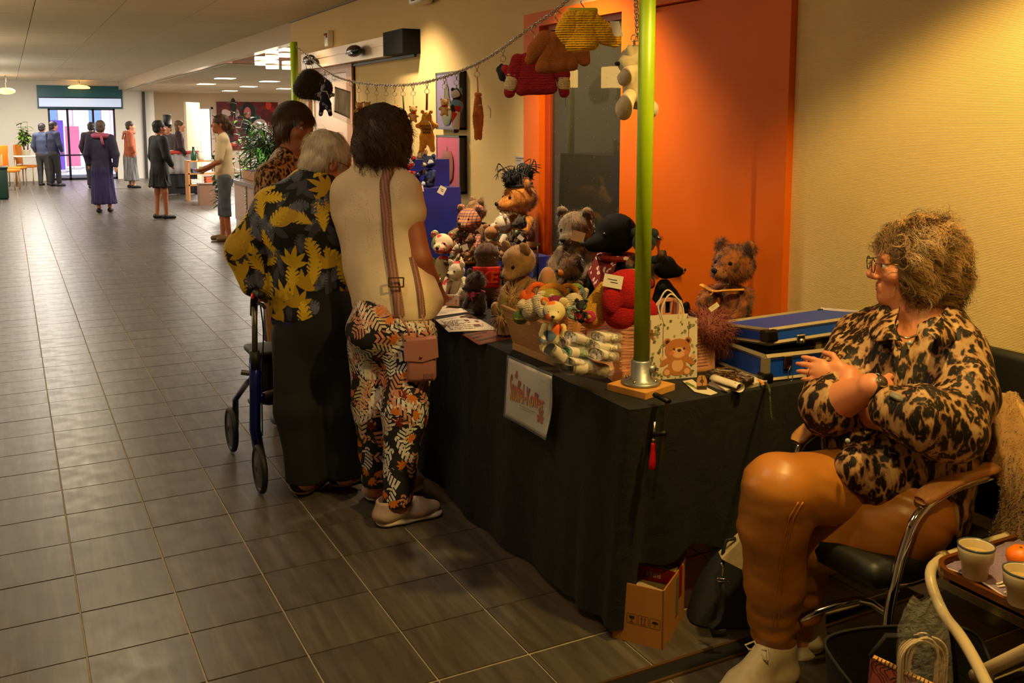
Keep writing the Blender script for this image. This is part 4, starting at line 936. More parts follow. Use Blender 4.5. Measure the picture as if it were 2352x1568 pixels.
# ================================================== person with the straight bob, leopard blouse
MLEO=m_leopard('leopard satin',(.72,.58,.42),(.065,.035,.02),(46,46,20),.15)
MLE2=m_leopard('leopard cotton',(.78,.60,.38),(.07,.04,.025),(60,60,30),.06)
MTAN=M('tan trousers',(.62,.40,.20),.5)
def build_bob_woman():
 J=lambda x,y,d=5.05:at(x,y,D=d)
 hc=J(678,291,5.05);hf=unit(CR*.80-FW*.52-UP*.06);F=unit(CR*.9+FW*.1)
 nk=J(662,372,5.06);ch=J(658,450,5.06);wa=J(660,540,5.06);hp=J(664,640,5.06)
 sN,sF=J(622,408,4.93),J(700,405,5.25);eN,wN=J(606,520,4.9),J(660,590,4.9);eF,wF=J(735,505,5.3),J(775,560,5.3)
 hN,hF=J(650,670,4.98),J(680,670,5.14);kN,kF=J(652,815,4.98),J(690,810,5.14);aN,aF=J(652,945,5.0),J(700,930,5.2)
 t=thing('person',(1.25,5.0,0),'person with brown bowl cut hair and leopard blouse, behind the white haired person','person')
 b=head_prims(hc,hf)+[cap(hc-UP*.05-hf*.02,nk,.052,.058,.03)]+torso(nk,ch,wa,hp,.07,.13,.13,.14,F,.7)
 for s,e,w in((sN,eN,wN),(sF,eF,wF)):b+=[cap(nk,s,.055,.052,.04),cap(s,e,.046,.042,.03),cap(e,w,.04,.028,.02)]+hand(w,unit(w-e),-UP,F,.5)
 for h_,k_,a_ in((hN,kN,aN),(hF,kF,aF)):b+=[cap(h_,k_,.08,.058,.04),cap(k_,a_,.052,.034,.03),cap(a_,a_+F*.07-UP*.04,.033,.03,.02)]
 blob('body',b,.0065,[m_skin('skin ruddy',(.66,.42,.31)),LIP],t);eyes(t,hc,hf)
 q=[cap(nk-UP*.02,ch,.09,.155,.05,fl=(F,.78)),cap(ch,wa,.16,.165,.05,fl=(F,.8)),cap(wa,hp-UP*.02,.165,.18,.05,fl=(F,.8))]
 for s,e,w in((sN,eN,wN),(sF,eF,wF)):q+=[cap(nk,s,.075,.075,.05),cap(s,e,.076,.07,.03),cap(e,w,.068,.05,.03)]
 q+=[ell(nk+UP*.06+F*.04,(.06,.06,.075),.02,sub=True)]
 blob('blouse',q,.007,MLE2,t,folds((9,9,6),.007,31))
 b=MB()
 for sg in(-1,1):
  P_=[nk+UP*(.045-.02*k)+F*(-.05+.065*k)+np.cross(UP,F)*sg*(.062-.004*k*k)for k in range(4)]
  V=[];[V.extend([p,p-UP*.055+np.cross(UP,F)*sg*.035])for p in P_];V+=[v+A(0,0,.004)-np.cross(UP,F)*sg*.004 for v in V]
  b.add(V,[(2*i,2*i+1,2*i+3,2*i+2)for i in range(3)]+[(8+2*i,8+2*i+2,8+2*i+3,8+2*i+1)for i in range(3)]+[(1,0,8,9),(6,7,15,14)])
 b.build('collar',MLE2,t,True)
 q=[cap(hp+UP*.06,hp,.14,.155,.05,fl=(F,.8))]
 for h_,k_,a_ in((hN,kN,aN),(hF,kF,aF)):q+=[cap(h_,k_,.095,.078,.03),cap(k_,a_+UP*.0,.076,.055,.03)]
 q+=[cutp((0,0,.14),(0,0,-1))]
 blob('trousers',q,.008,MTAN,t,folds((9,9,6),.006,3))
 MSK=M('sneaker knit',(.42,.48,.56),.8,nz=(200,.5));MSO=M('sole white',(.86,.80,.74),.6)
 shoe(t,(1.17,5.0,0),unit(CR+FW*.1),.26,mu=MSK,ms=MSO);shoe(t,(1.27,5.2,0),unit(CR+FW*.2),.26,mu=MSK,ms=MSO)
 mh=M('hair chestnut',(.30,.165,.07),.38,rand=.4)
 s=hair_shell(t,hc,hf,UP,M('hair base chestnut',(.20,.11,.05),.8),[(0,-.018,.048,.093,.112,.088),(0,-.03,.0,.095,.09,.075),(0,-.06,-.06,.075,.05,.06),(0,.13,-.035,.085,.085,.085,True,.01)],lambda V:.003*vnoise(V*60,3))
 r_,f_,u_=head_axes(hf,UP);fur('hair_strands',s,7000,.07,.0024,mh,t,5,(0,0,-.9),2,flow(hc,hf,UP,.7),lambda C:1.-((C-hc)@f_>.03)*((C-hc)@u_<.06),0,1,.05,.3)
build_bob_woman()
# ================================================== the seated woman, her chair and what stands round it
def build_chair():
 t=thing('armchair',(2.2,1.93,0),'chrome tube armchair with wooden armrests and black seat under the seated woman','chair')
 mb_=M('black upholstery',(.045,.042,.04),.5,bp=(90,.15,.003))
 b=MB();b.box((2.185,1.925,.425),(.50,.50,.075),bev=.034);b.build('seat',mb_,t,True)
 T=TR((2.545,1.93,.70),ry=.12);b=MB();b.box((0,0,0),(.055,.50,.50),0,T,bev=.025);b.build('backrest',mb_,t,True)
 for k,(Y,pts)in enumerate(((1.665,[(2290,1070),(2240,1082),(2195,1097),(2150,1122),(2113,1150)]),(2.17,[(1935,940),(1905,955),(1870,975),(1845,995),(1828,1016)]))):
  P=[at(x,y,Y=Y)for x,y in pts];V=[];F=[];n=10;L=[]
  for i in range(len(P)-1):
   for q in range(n):L.append(P[i]+(P[i+1]-P[i])*q/n)
  L.append(P[-1]);L=np.array(L)
  for _ in range(12):L[1:-1]=(L[:-2]+2*L[1:-1]+L[2:])/4
  for i,p in enumerate(L):
   w=.032*min(1,.55+.45*math.sqrt(min(i,len(L)-1-i)/5));tg=unit(L[min(i+1,len(L)-1)]-L[max(0,i-1)]);nn=unit(np.cross(A(0,1,0),tg));nn=nn if nn[2]>0 else-nn
   for a in range(12):V.append(p+A(0,1,0)*w*math.cos(a*PI/6)+nn*.011*(1 if math.sin(a*PI/6)>0 else-1)*abs(math.sin(a*PI/6))**.5)
  for i in range(len(L)-1):
   for a in range(12):F.append((12*i+a,12*i+(a+1)%12,12*i+12+(a+1)%12,12*i+12+a))
  F+=[tuple(range(12)),tuple(12*(len(L)-1)+a for a in range(12))[::-1]]
  b=MB().add(V,F);b.build('armrest',M('beech armrest',(.76,.53,.31),.35,nz=(5,.12),stretch=(3,30,30)),t,True)
  dz=A(0,0,-.024);leg=[L[3]+dz,L[len(L)//2]+dz,L[-6]+dz]+([at(x,y,Y=1.665)for x,y in((2098,1195),(2078,1250),(2058,1320),(2036,1425))]if k==0 else[L[-1]+A(-.0,0,-.05),L[-1]+A(.03,0,-.16),L[-1]+A(.06,0,-.42)])
  e=leg[-1];leg+=[A(e[0]+.02,Y,.045),A(e[0]+.07,Y,.018),A(2.62,Y,.014)]
  # round the polyline's corners
  L2=np.array([leg[i]+(leg[i+1]-leg[i])*q/6 for i in range(len(leg)-1)for q in range(6)]+[leg[-1]])
  for _ in range(6):L2[1:-1]=(L2[:-2]+2*L2[1:-1]+L2[2:])/4
  b=MB();b.tube(L2,.0135,n=14);b.build('leg',MCH,t,True)
 b=MB();b.tube([at(x,y,D=2.72)for x,y in((1835,1422),(1880,1402),(1930,1385),(1970,1377),(2000,1384),(2035,1408),(2050,1430))],.011,n=12);b.build('cross_tube',MCH,t,True)
 b=MB();b.tube([(1.99,1.72,.385),(2.1,1.70,.375),(2.42,1.70,.375)],.011,n=10);b.tube([(1.99,2.13,.385),(2.1,2.15,.375),(2.42,2.15,.375)],.011,n=10);b.build('seat_rail',MCH,t,True)['kind']='stuff'
build_chair()
def build_lady():
 J=lambda x,y,d:at(x,y,D=d)
 t=thing('person',(2.05,1.93,0),'seated woman with curly blond grey hair, leopard satin shirt and tan leather-look trousers','person')
 hc=J(2094,607,2.82);hf=unit(-CR*.97+FW*.16-UP*.02);F=unit(A(-.93,-.36,0));Lf=np.cross(UP,F)
 nk=J(2120,745,2.83);ch=J(2090,850,2.83);be=J(2065,1010,2.80);hp=J(2110,1120,2.80)
 sR,sL=J(1985,790,2.98),J(2200,815,2.72)
 eR,wR,kR_=J(1902,932,2.72),J(2004,888,2.585),J(2072,915,2.60)
 eL,wL=J(2185,985,2.56),J(1950,866,2.72)
 hR,hL=J(1975,1115,2.80),J(2085,1180,2.68)
 knR,anR=J(1790,1125,2.62),J(1778,1440,2.77);knL,anL=J(1848,1240,2.80),J(1835,1470,2.95)
 mL=J(2015,955,2.70)
 b=head_prims(hc,hf)+[cap(hc-UP*.05-hf*.03,nk,.062,.072,.03),cap(hc-UP*.09+hf*.03,nk+F*.02,.045,.06,.03)]
 b+=torso(nk,ch,be,hp,.08,.14,.13,.10,F,.7)
 b+=[cap(nk,sR,.065,.06,.04),cap(sR,eR,.058,.052,.03),cap(eR,wR,.060,.036,.025),cap(nk,sL,.065,.06,.04),cap(sL,eL,.06,.052,.03),cap(eL,mL,.05,.042,.03),cap(mL,wL,.042,.031,.03)]
 b+=hand(wR,kR_-wR,F*-.6-UP*.5,UP,.5)+hand(wL,J(1868,848,2.76)-wL,unit(FW*.9-UP*.3),UP*.9+CR*.3,.16,s=.92,sp=.07)
 for h_,k_,a_ in((hR,knR,anR),(hL,knL,anL)):b+=[cap(h_,k_,.08,.07,.04),cap(k_,a_,.065,.038,.03),cap(a_,a_-UP*.09,.036,.034,.02),cap(a_-UP*.09,a_+A(-.10,0,-.115),.034,.03,.02)]
 blob('body',b,.005,[m_skin('skin warm',(.80,.52,.37)),LIP],t);eyes(t,hc,hf)
 # shirt
 fo=lambda V:.013*vnoise(V*A(11,11,6),41)+.009*vnoise(V*A(30,30,11),42)+.004*vnoise(V*A(60,60,24),43)
 hem=J(2070,1150,2.78)
 q=[cap(nk-UP*.03,ch,.10,.19,.06,fl=(F,.82)),cap(ch,be,.19,.205,.06,fl=(F,.9)),cap(be,hem,.205,.19,.06,fl=(F,.82)),cap(J(2095,1080,2.70),J(2120,1185,2.67),.085,.075,.04),cap(J(2125,1150,2.71),J(2150,1215,2.70),.06,.05,.04),cap(J(2000,1080,2.66),J(1965,1075,2.64),.09,.06,.06)]
 q+=[cap(nk,sR,.085,.085,.06),cap(sR,eR,.088,.080,.04),cap(nk,sL,.088,.085,.06),cap(sL,J(2214,915,2.62),.085,.088,.03),cap(J(2214,915,2.62),eL,.088,.086,.03),cap(eL,J(2115,958,2.53),.086,.082,.03),cap(J(2115,958,2.53),J(2050,942,2.56),.084,.066,.03)]
 q+=[cap(J(1890,905,2.80),J(1893,950,2.78),.058,.066,.03)]
 q+=[ell(nk+UP*.055+F*.05,(.07,.07,.085),.02,sub=True),cap(nk+F*.10-UP*.0,J(2062,800,2.66),.035,.008,.02,sub=True)]
 # flat hem, rising to the front opening
 q+=[cutp(J(2075,1200,2.66),-UP*.9-CR*.38,.012)]
 sh=blob('shirt',q,.0058,MLEO,t,fo)
 cf=lambda V:.004*vnoise(V*40,5)
 for nm,pts,r_ in(('collar',[(2000,765),(2030,730),(2075,716),(2062,760),(2050,800)],.012),('collar',[(2172,790),(2190,750),(2205,716),(2180,705),(2150,712)],.012)):
  pass
 def flap(name,rows,th=.004):
  R=[[J(*p)for p in row]for row in rows];nv,nu=len(R),len(R[0])
  def fn(u,v):
   a,c=min(int(u*(nu-1)),nu-2),min(int(v*(nv-1)),nv-2);fu,fv=u*(nu-1)-a,v*(nv-1)-c
   return(R[c][a]*(1-fu)+R[c][a+1]*fu)*(1-fv)+(R[c+1][a]*(1-fu)+R[c+1][a+1]*fu)*fv
  b=MB();b.add(*sheet_solid(fn,12,8,th));return b.build(name,MLEO,t,True)
 flap('collar',[[(2066,704,2.78),(2030,722,2.80),(2004,738,2.82)],[(2052,742,2.70),(2025,750,2.72),(2000,768,2.76)],[(2070,780,2.64),(2050,778,2.64),(2008,782,2.70)]])
 flap('collar',[[(2190,694,2.80),(2205,712,2.78),(2226,745,2.74)],[(2160,730,2.68),(2180,752,2.66),(2205,775,2.66)],[(2130,765,2.60),(2145,775,2.58),(2160,800,2.60)]])
 flap('placket',[[(2072,785,2.62),(2090,790,2.615)],[(2062,850,2.60),(2082,855,2.59)],[(2035,920,2.60),(2055,925,2.59)]],.006)
 for k,(x,y,d)in enumerate(((2090,787,2.585),(2015,862,2.58),(1947,1012,2.56))):
  b=MB();p=J(x,y,d);n=unit(CC-p);b.cyl(p-n*.012,p+n*.004,.0068,n=12);b.build('button',M('shell button',(.60,.62,.60),.25),t,True)
 b=MB();c0,d0=J(2046,905,2.515),J(2080,922,2.505);b.tube([c0,(c0+d0)/2+unit(CC-c0)*.008,d0],[.012,.016,.013],n=8,flat=.5);b.build('sleeve_tab',M('grey lining',(.44,.42,.41),.6),t,True)
 # trousers
 mt,n=newmat('tan faux leather',(.66,.40,.12),.42);n.b.inputs['Coat Weight'].default_value=.06;n.b.inputs['Coat Roughness'].default_value=.3
 f1=n.noise(5,3,n.coord((1,1,1)));n.col(n.ramp(f1,(.3,lin((.60,.36,.11))),(.7,lin((.70,.44,.15)))));n.bump(n.noise(55,3,n.coord((1,1,.5))),.15,.004)
 q=[cap(hp+UP*.03,hp-UP*.01,.15,.15,.05,fl=(F,.85))]
 q+=[cap(hR,knR,.118,.092,.05),cap(knR,J(1775,1200,2.66),.092,.088,.04),cap(J(1775,1200,2.66),J(1780,1330,2.72),.088,.084,.04),cap(J(1780,1330,2.72),anR+UP*-.01,.084,.068,.03)]
 ql=[cap(hL,J(2030,1212,2.70),.125,.118,.05),cap(J(2030,1212,2.70),knL,.118,.092,.04),cap(knL,anL,.082,.055,.03),cutp((0,0,.135),(0,0,-1),.006)];q+=ql[-1:]
 def tf(V):
  low=np.clip((.42-V[:,2])/.25,0,1);return.005*vnoise(V*A(9,9,9),51)+(.003+.012*low)*vnoise(V*A(11,11,36),52)+.005*vnoise((V@np.array([[.8,.3,.5],[-.5,.8,.2],[0,-.5,.85]]))*A(10,10,42),53)
 trs=blob('trousers',q,.0055,mt,t,tf);blob('trouser_leg',ql,.0055,mt,t,tf)
 Vt,Qt=o_geo[trs.name];bv=BVHTree.FromPolygons([tuple(v)for v in Vt],[tuple(x)for x in Qt])
 pts=[]
 for x,y in((1838,1152),(1818,1185),(1806,1230),(1798,1290),(1790,1350),(1784,1410),(1780,1440)):
  h=bv.ray_cast(Vector(CC),Vector(unit(at(x,y,D=1.)-CC)),9)
  if h[0]is not None:pts.append(np.array(h[0])+np.array(h[1])*.003)
 pts=[pts[i]+(pts[i+1]-pts[i])*k/5 for i in range(len(pts)-1)for k in range(5)]
 for off in(-.006,.006):
  b=MB();b.tube([p+CR*off for p in pts],.0022,n=5);b.build('seam',mt,t,True)
  # socks and shoes
 for a,top in((anR,.02),(anL,.0)):
  q=[cap(a+UP*top,a-UP*.05,.044,.043,.01),cap(a-UP*.05,a-UP*.10,.043,.04,.02)]
  blob('sock',q,.005,M('white sock',(.82,.76,.66),.85,bp=(200,.3,.002)),t,folds((10,10,60),.003,4))
 MSH=M('sneaker cream',(.82,.75,.62),.45,nz=(60,.05));MSO=M('sole white',(.86,.80,.74),.6)
 shoe(t,A(anR[0]+.055,anR[1]-.01,.0),(-1,-.06,0),.275,mu=MSH,ms=MSO,w=.05,top=.125);shoe(t,A(anL[0]+.02,anL[1]-.04,0),(.4,.92,0),.25,mu=MSH,ms=MSO,w=.05,top=.12)
 # hair
 mh=M('hair blond grey',(.62,.46,.28),.5,rand=.35);mh2=M('hair brown grey',(.32,.23,.12),.5,rand=.4)
 s=hair_shell(t,hc,hf,UP,M('hair base',(.40,.30,.17),.9,nz=(40,.3)),[(0,-.028,.042,.096,.112,.094),(0,-.07,-.01,.09,.078,.085),(0,-.045,-.052,.085,.062,.05),(-.068,.0,-.01,.030,.05,.055),(.068,.0,-.01,.030,.05,.055),(0,.135,-.045,.11,.075,.10,True,.01),(0,.085,-.12,.09,.07,.05,True,.01)],lambda V:.016*vnoise(V*34,3)+.009*vnoise(V*70,4))
 fl=flow(hc,hf,UP,.35);r0,f0_,u0=head_axes(hf,UP);fm=lambda C:1.-((C-hc)@f0_>.035)*((C-hc)@u0<.075)
 fur('hair_curls',s,11000,.062,.0019,mh,t,10,(0,0,-.9),11,fl,fm,.017,1.25,.06,1.6);fur('hair_strands',s,5000,.06,.0019,mh2,t,10,(0,0,-.7),12,fl,fm,.016,1.25,.09,1.6)
 # glasses, necklace, watch, ring
 r,f,u=head_axes(hf,UP);b=MB()
 for sx in(-1,1):
  c=hc+r*sx*.034+f*.114+u*.0;b.tube([c+r*.024*math.cos(a)+u*.020*math.sin(a)for a in np.linspace(0,2*PI,22,False)],.0018,n=6,closed=True)
  b.tube([hc+r*sx*.057+f*.112+u*.010,hc+r*sx*.072+f*.06+u*.010,hc+r*sx*.079+u*.008],.0016,n=6)
 b.tube([hc-r*.011+f*.118,hc+f*.119+u*.003,hc+r*.011+f*.118],.0016,n=6);gl=b.build('glasses',M('glasses gold',(.55,.42,.22),.2,1),t,True)
 b=MB()
 for sx in(-1,1):
  c=hc+r*sx*.034+f*.114;b.add([c+r*.023*math.cos(a)+u*.019*math.sin(a)for a in np.linspace(0,2*PI,18,False)],[tuple(range(18))])
 b.build('lens',M('lens',(.9,.92,.9),.03,alpha=.10),gl)['kind']='stuff'
 b=MB();b.tube([J(x,y,d)for x,y,d in((2056,762,2.72),(2066,772,2.695),(2085,777,2.68),(2100,772,2.69),(2118,764,2.71))],.0032,n=7);b.build('necklace',M('silver',(.8,.78,.72),.2,1),t,True)
 ax=unit(kR_-wR);c=wR+ax*.002;e1=unit(np.cross(ax,UP));e2=np.cross(e1,ax);ring=[c+(e1*math.cos(a)+e2*math.sin(a))*.0355 for a in np.linspace(0,2*PI,26,False)]
 b=MB();V=[p+ax*s_ for p in ring for s_ in(-.0095,.0095)];V+=[c+(p-c)*1.07+ax*s_ for p in ring for s_ in(-.0095,.0095)];F_=[]
 for i in range(26):
  j=(i+1)%26;F_+=[(52+2*i,52+2*i+1,52+2*j+1,52+2*j),(2*i,52+2*i,52+2*j,2*j),(2*i+1,2*j+1,52+2*j+1,52+2*i+1)]
 b.add(V,F_);wt=b.build('watch_strap',M('black leather',(.03,.03,.03),.4),t,True)
 nrm=unit(unit(CC-c)*.75+UP*.55);nrm=unit(nrm-ax*(nrm@ax));p=c+nrm*.036;b=MB();b.cyl(p-nrm*.004,p+nrm*.004,.0165,n=24);b.build('watch_case',M('silver',(.8,.78,.72),.2,1),wt,True)
 b=MB();b.cyl(p+nrm*.0041,p+nrm*.005,.0140,n=24);b.build('watch_dial',M('dial',(.30,.24,.20),.2),wt,True)
 wd=unit(J(1868,848,2.76)-wL);tt=unit(UP*.9+CR*.3-wd*((UP*.9+CR*.3)@wd));c=wL+wd*.108+tt*-.009;nn=unit(np.cross(wd,tt));b=MB();b.tube([c+(tt*math.cos(a)+nn*math.sin(a))*.0108 for a in np.linspace(0,2*PI,18,False)],.0016,n=6,closed=True);b.build('ring',M('gold',(.8,.6,.25),.25,1),t,True)
build_lady()
# plush coat over the chair's back
MPL=M('tan plush',(.62,.46,.27),.9,nz=(26,.18),sheen=.4)
def build_coat():
 L=[(2285,900,2.78),(2272,960,2.76),(2268,1010,2.74),(2280,1062,2.70),(2306,1110,2.66),(2304,1165,2.68),(2275,1235,2.74),(2246,1298,2.78)]
 R=[(2318,905,2.78),(2352,950,2.70),(2380,1010,2.62),(2392,1075,2.56),(2392,1140,2.54),(2385,1210,2.54),(2365,1270,2.58),(2335,1330,2.62)]
 def fn(u,v):
  x=v*7;i=min(int(x),6);f=x-i;a=at(*L[i][:2],D=L[i][2])*(1-f)+at(*L[i+1][:2],D=L[i+1][2])*f;c=at(*R[i][:2],D=R[i][2])*(1-f)+at(*R[i+1][:2],D=R[i+1][2])*f
  p=a*(1-u)+c*u;return p-FW*(.035*math.sin(PI*u)+.012*math.sin(9*u+3*v)*(.4+v))
 t=thing('plush_coat',(2.55,1.8,.3),'tan plush coat hanging over the back of the chrome armchair','coat')
 b=MB();V,F=sheet_solid(fn,26,34,.018);b.add(V,F);o=b.build('coat_body',MPL,t,True)
 Q=np.array([f for f in F if len(f)==4]);fur('plush_pile',(np.array(V),Q),9000,.010,.0022,MPL,t,1,(0,0,-.4),3,wob=.4)
 b=MB();pts=[at(x,y,D=d)for x,y,d in((2318,905,2.76),(2352,950,2.68),(2378,1010,2.60),(2390,1075,2.54),(2390,1140,2.52),(2383,1210,2.52))];b.tube(pts,.012,n=8);b.build('edging',M('plush edging',(.70,.54,.33),.9,nz=(60,.2)),t,True)
build_coat()
# over-bed style tray table with tea things
def build_tray():
 z=.50
 t=thing('tray_table',(2.22,1.25,0),'brown tray on a bent white tube frame, at the right edge','table')
 def rr(x0,x1,y0,y1,r):
  P=[]
  for cx,cy,a0 in((x1-r,y1-r,0),(x0+r,y1-r,90),(x0+r,y0+r,180),(x1-r,y0+r,270)):
   for k in range(7):a=math.radians(a0+15*k);P.append((cx+r*math.cos(a),cy+r*math.sin(a)))
  return P
 o_=rr(2.0,2.50,.98,1.575,.07);i_=rr(2.012,2.488,.992,1.563,.06);b=MB();n=len(o_)
 b.prism(o_,z-.016,z-.006);V=[(x,y,z-.014)for x,y in o_]+[(x,y,z+.012)for x,y in o_]+[(x,y,z+.012)for x,y in i_]+[(x,y,z-.004)for x,y in i_]
 F=[(k*n+i,k*n+(i+1)%n,(k+1)*n+(i+1)%n,(k+1)*n+i)for k in range(3)for i in range(n)];b.add(V,F)
 b.build('tray',M('brown tray',(.38,.20,.07),.3,nz=(6,.12),stretch=(8,1,1)),t)
 mt=M('beige tube',(.74,.66,.52),.35)
 def rnd_tube(P,r,name):
  P=[A(*p)for p in P];L2=np.array([P[i]+(P[i+1]-P[i])*q/6 for i in range(len(P)-1)for q in range(6)]+[P[-1]])
  for _ in range(8):L2[1:-1]=(L2[:-2]+2*L2[1:-1]+L2[2:])/4
  b=MB();b.tube(L2,r,n=14);return b.build(name,mt,t,True)
 rnd_tube([(2.46,1.60,z-.01),(2.25,1.605,z-.01),(2.05,1.60,z-.012),(1.985,1.55,z-.03),(1.985,1.50,z-.10),at(2200,1450,D=2.20),at(2238,1512,D=2.12),at(2300,1640,D=1.95)],.0135,'frame_tube')
 rnd_tube([at(2238,1552,D=2.18),at(2300,1522,D=2.10),at(2420,1465,D=1.95)],.0145,'base_tube')
 for p in((2.10,1.603,z-.011),(2.36,1.604,z-.011)):
  b=MB();b.cyl(A(*p)-A(.012,0,0),A(*p)+A(.012,0,0),.0158,n=14);b.build('clamp_ring',M('knurled ring',(.55,.46,.33),.4,.6,bp=(300,.8,.003)),t,True)
  # cloth
 c=thing('tea_towel',(2.2,1.3,z),'lilac towel with a pale hem spread on the brown tray','towel')
 def edge(v):return 2.022+.008*math.sin(13*v)+.008*math.sin(5*v+1)
 def fn(u,v):return(edge(v)+(2.47-edge(v))*u,1.54-.53*v+.02*u,z-.003+.0045*math.sin(19*u+7*v)**2+.004*math.exp(-((u-.5)*9)**2))
 b=MB();V,F=sheet_solid(fn,30,34,.003);b.add(np.asarray(V)+A(0,0,.006),F);b.build('cloth',M('lilac terry',(.50,.42,.52),.9,nz=(120,.15),bp=(220,.5,.003)),c,True)
 b=MB();b.tube([A(*fn(0,v))+A(0,0,.006)for v in np.linspace(0,1,40)],.0028,n=6);b.tube([A(*fn(u,0))+A(0,0,.006)for u in np.linspace(0,1,24)],.0028,n=6);b.build('hem',M('pale hem',(.80,.72,.66),.8),c,True)['kind']='stuff'
 z2=z+.0075
 for k,(x,y,lab)in enumerate(((2232,1328,'grey rimmed white coffee cup at the back of the lilac towel, beside the orange'),(2338,1390,'grey rimmed white coffee cup in front, cut by the right edge'))):
  p=at(x,y,Z=z2);g=thing('coffee_cup',(p[0]+.01,p[1],z2),lab,'cup',group='white coffee cups')
  b=MB();b.lathe([(.0,0),(.026,0),(.029,.004),(.0335,.046),(.0395,.047),(.0425,.082),(.0405,.084),(.0385,.080),(.033,.045),(.026,.012),(.0,.010)],n=32);b.build('cup_body',M('cup glaze',(.80,.73,.60),.25,nz=(50,.05)),g,True,False)
  b=MB();b.lathe([(.0432,.080),(.0436,.084),(.0415,.0855),(.0398,.083)],n=32,cap=False);b.build('rim',M('cup rim',(.24,.27,.32),.3),g,True,False)
  b=MB();b.lathe([(.036,.062),(0,.0622)],n=24,cap=False);b.build('milky_drink',M('milky tea',(.72,.60,.36),.3),g,True,False)
 p=at(2333,1308,Z=z2);g=thing('orange_fruit',(p[0]+.015,p[1],z2),'small orange mandarin on the lilac towel beside the cup','orange')
 b=MB();b.lathe([(0,.004),(.014,.001),(.027,.010),(.034,.028),(.032,.042),(.020,.055),(.006,.0555),(0,.053)],n=28);b.build('peel',M('mandarin peel',(.95,.47,.04),.35,bp=(260,.5,.002)),g,True,False)
 b=MB();b.cyl((0,0,.052),(0,0,.0565),.0035,n=7);b.build('stem_scar',M('stem scar',(.35,.30,.08),.7),g,True,False)
 for k,(a,c_)in enumerate((((2290,1341),(2352,1322)),((2293,1347),(2352,1338)),((2308,1361),(2352,1344)))):
  p,q=at(*a,Z=z2+.002),at(*c_,Z=z2+.002);g=thing('stir_stick',p,['white stirring stick, highest of the three by the front cup','white stirring stick, middle one of the three','white stirring stick, lowest of the three by the front cup'][k],'stick',group='stirring sticks');b=MB();b.tube([p,p+(q-p)*.5,q],.0026,n=8);b.build('shaft',M('white stick',(.88,.82,.74),.5),g,True)
  b=MB();b.cyl(p-unit(q-p)*.0015,p+unit(q-p)*.002,.0030,n=8);b.build('tip',M('white stick',(.88,.82,.74),.5),g,True)
 p=A(2.385,1.43,z2);g=thing('thermos',p,'red vacuum flask with white cap at the right edge of the tray','flask')
 b=MB();b.lathe([(.036,0),(.041,.004),(.041,.135),(.036,.15)],n=28);b.build('flask_body',M('red flask',(.82,.20,.06),.35),g,True,False);b=MB();b.lathe([(.037,.15),(.037,.185),(.033,.20),(.026,.205),(0,.206)],n=28);b.build('cap',M('cap white',(.85,.80,.74),.4),g,True,False)
build_tray()
t=thing('storage_crate',(2.6,1.25,0),'black storage crate in the shadow under the brown tray','crate')
b=MB();b.box((2.60,1.22,.20),(.36,.62,.40),bev=.02);b.build('crate_body',M('crate black',(.03,.028,.026),.6),t,True);b=MB();b.box((2.60,1.22,.41),(.38,.64,.03),bev=.01);b.build('lid',M('crate lid',(.045,.04,.036),.5),t,True)
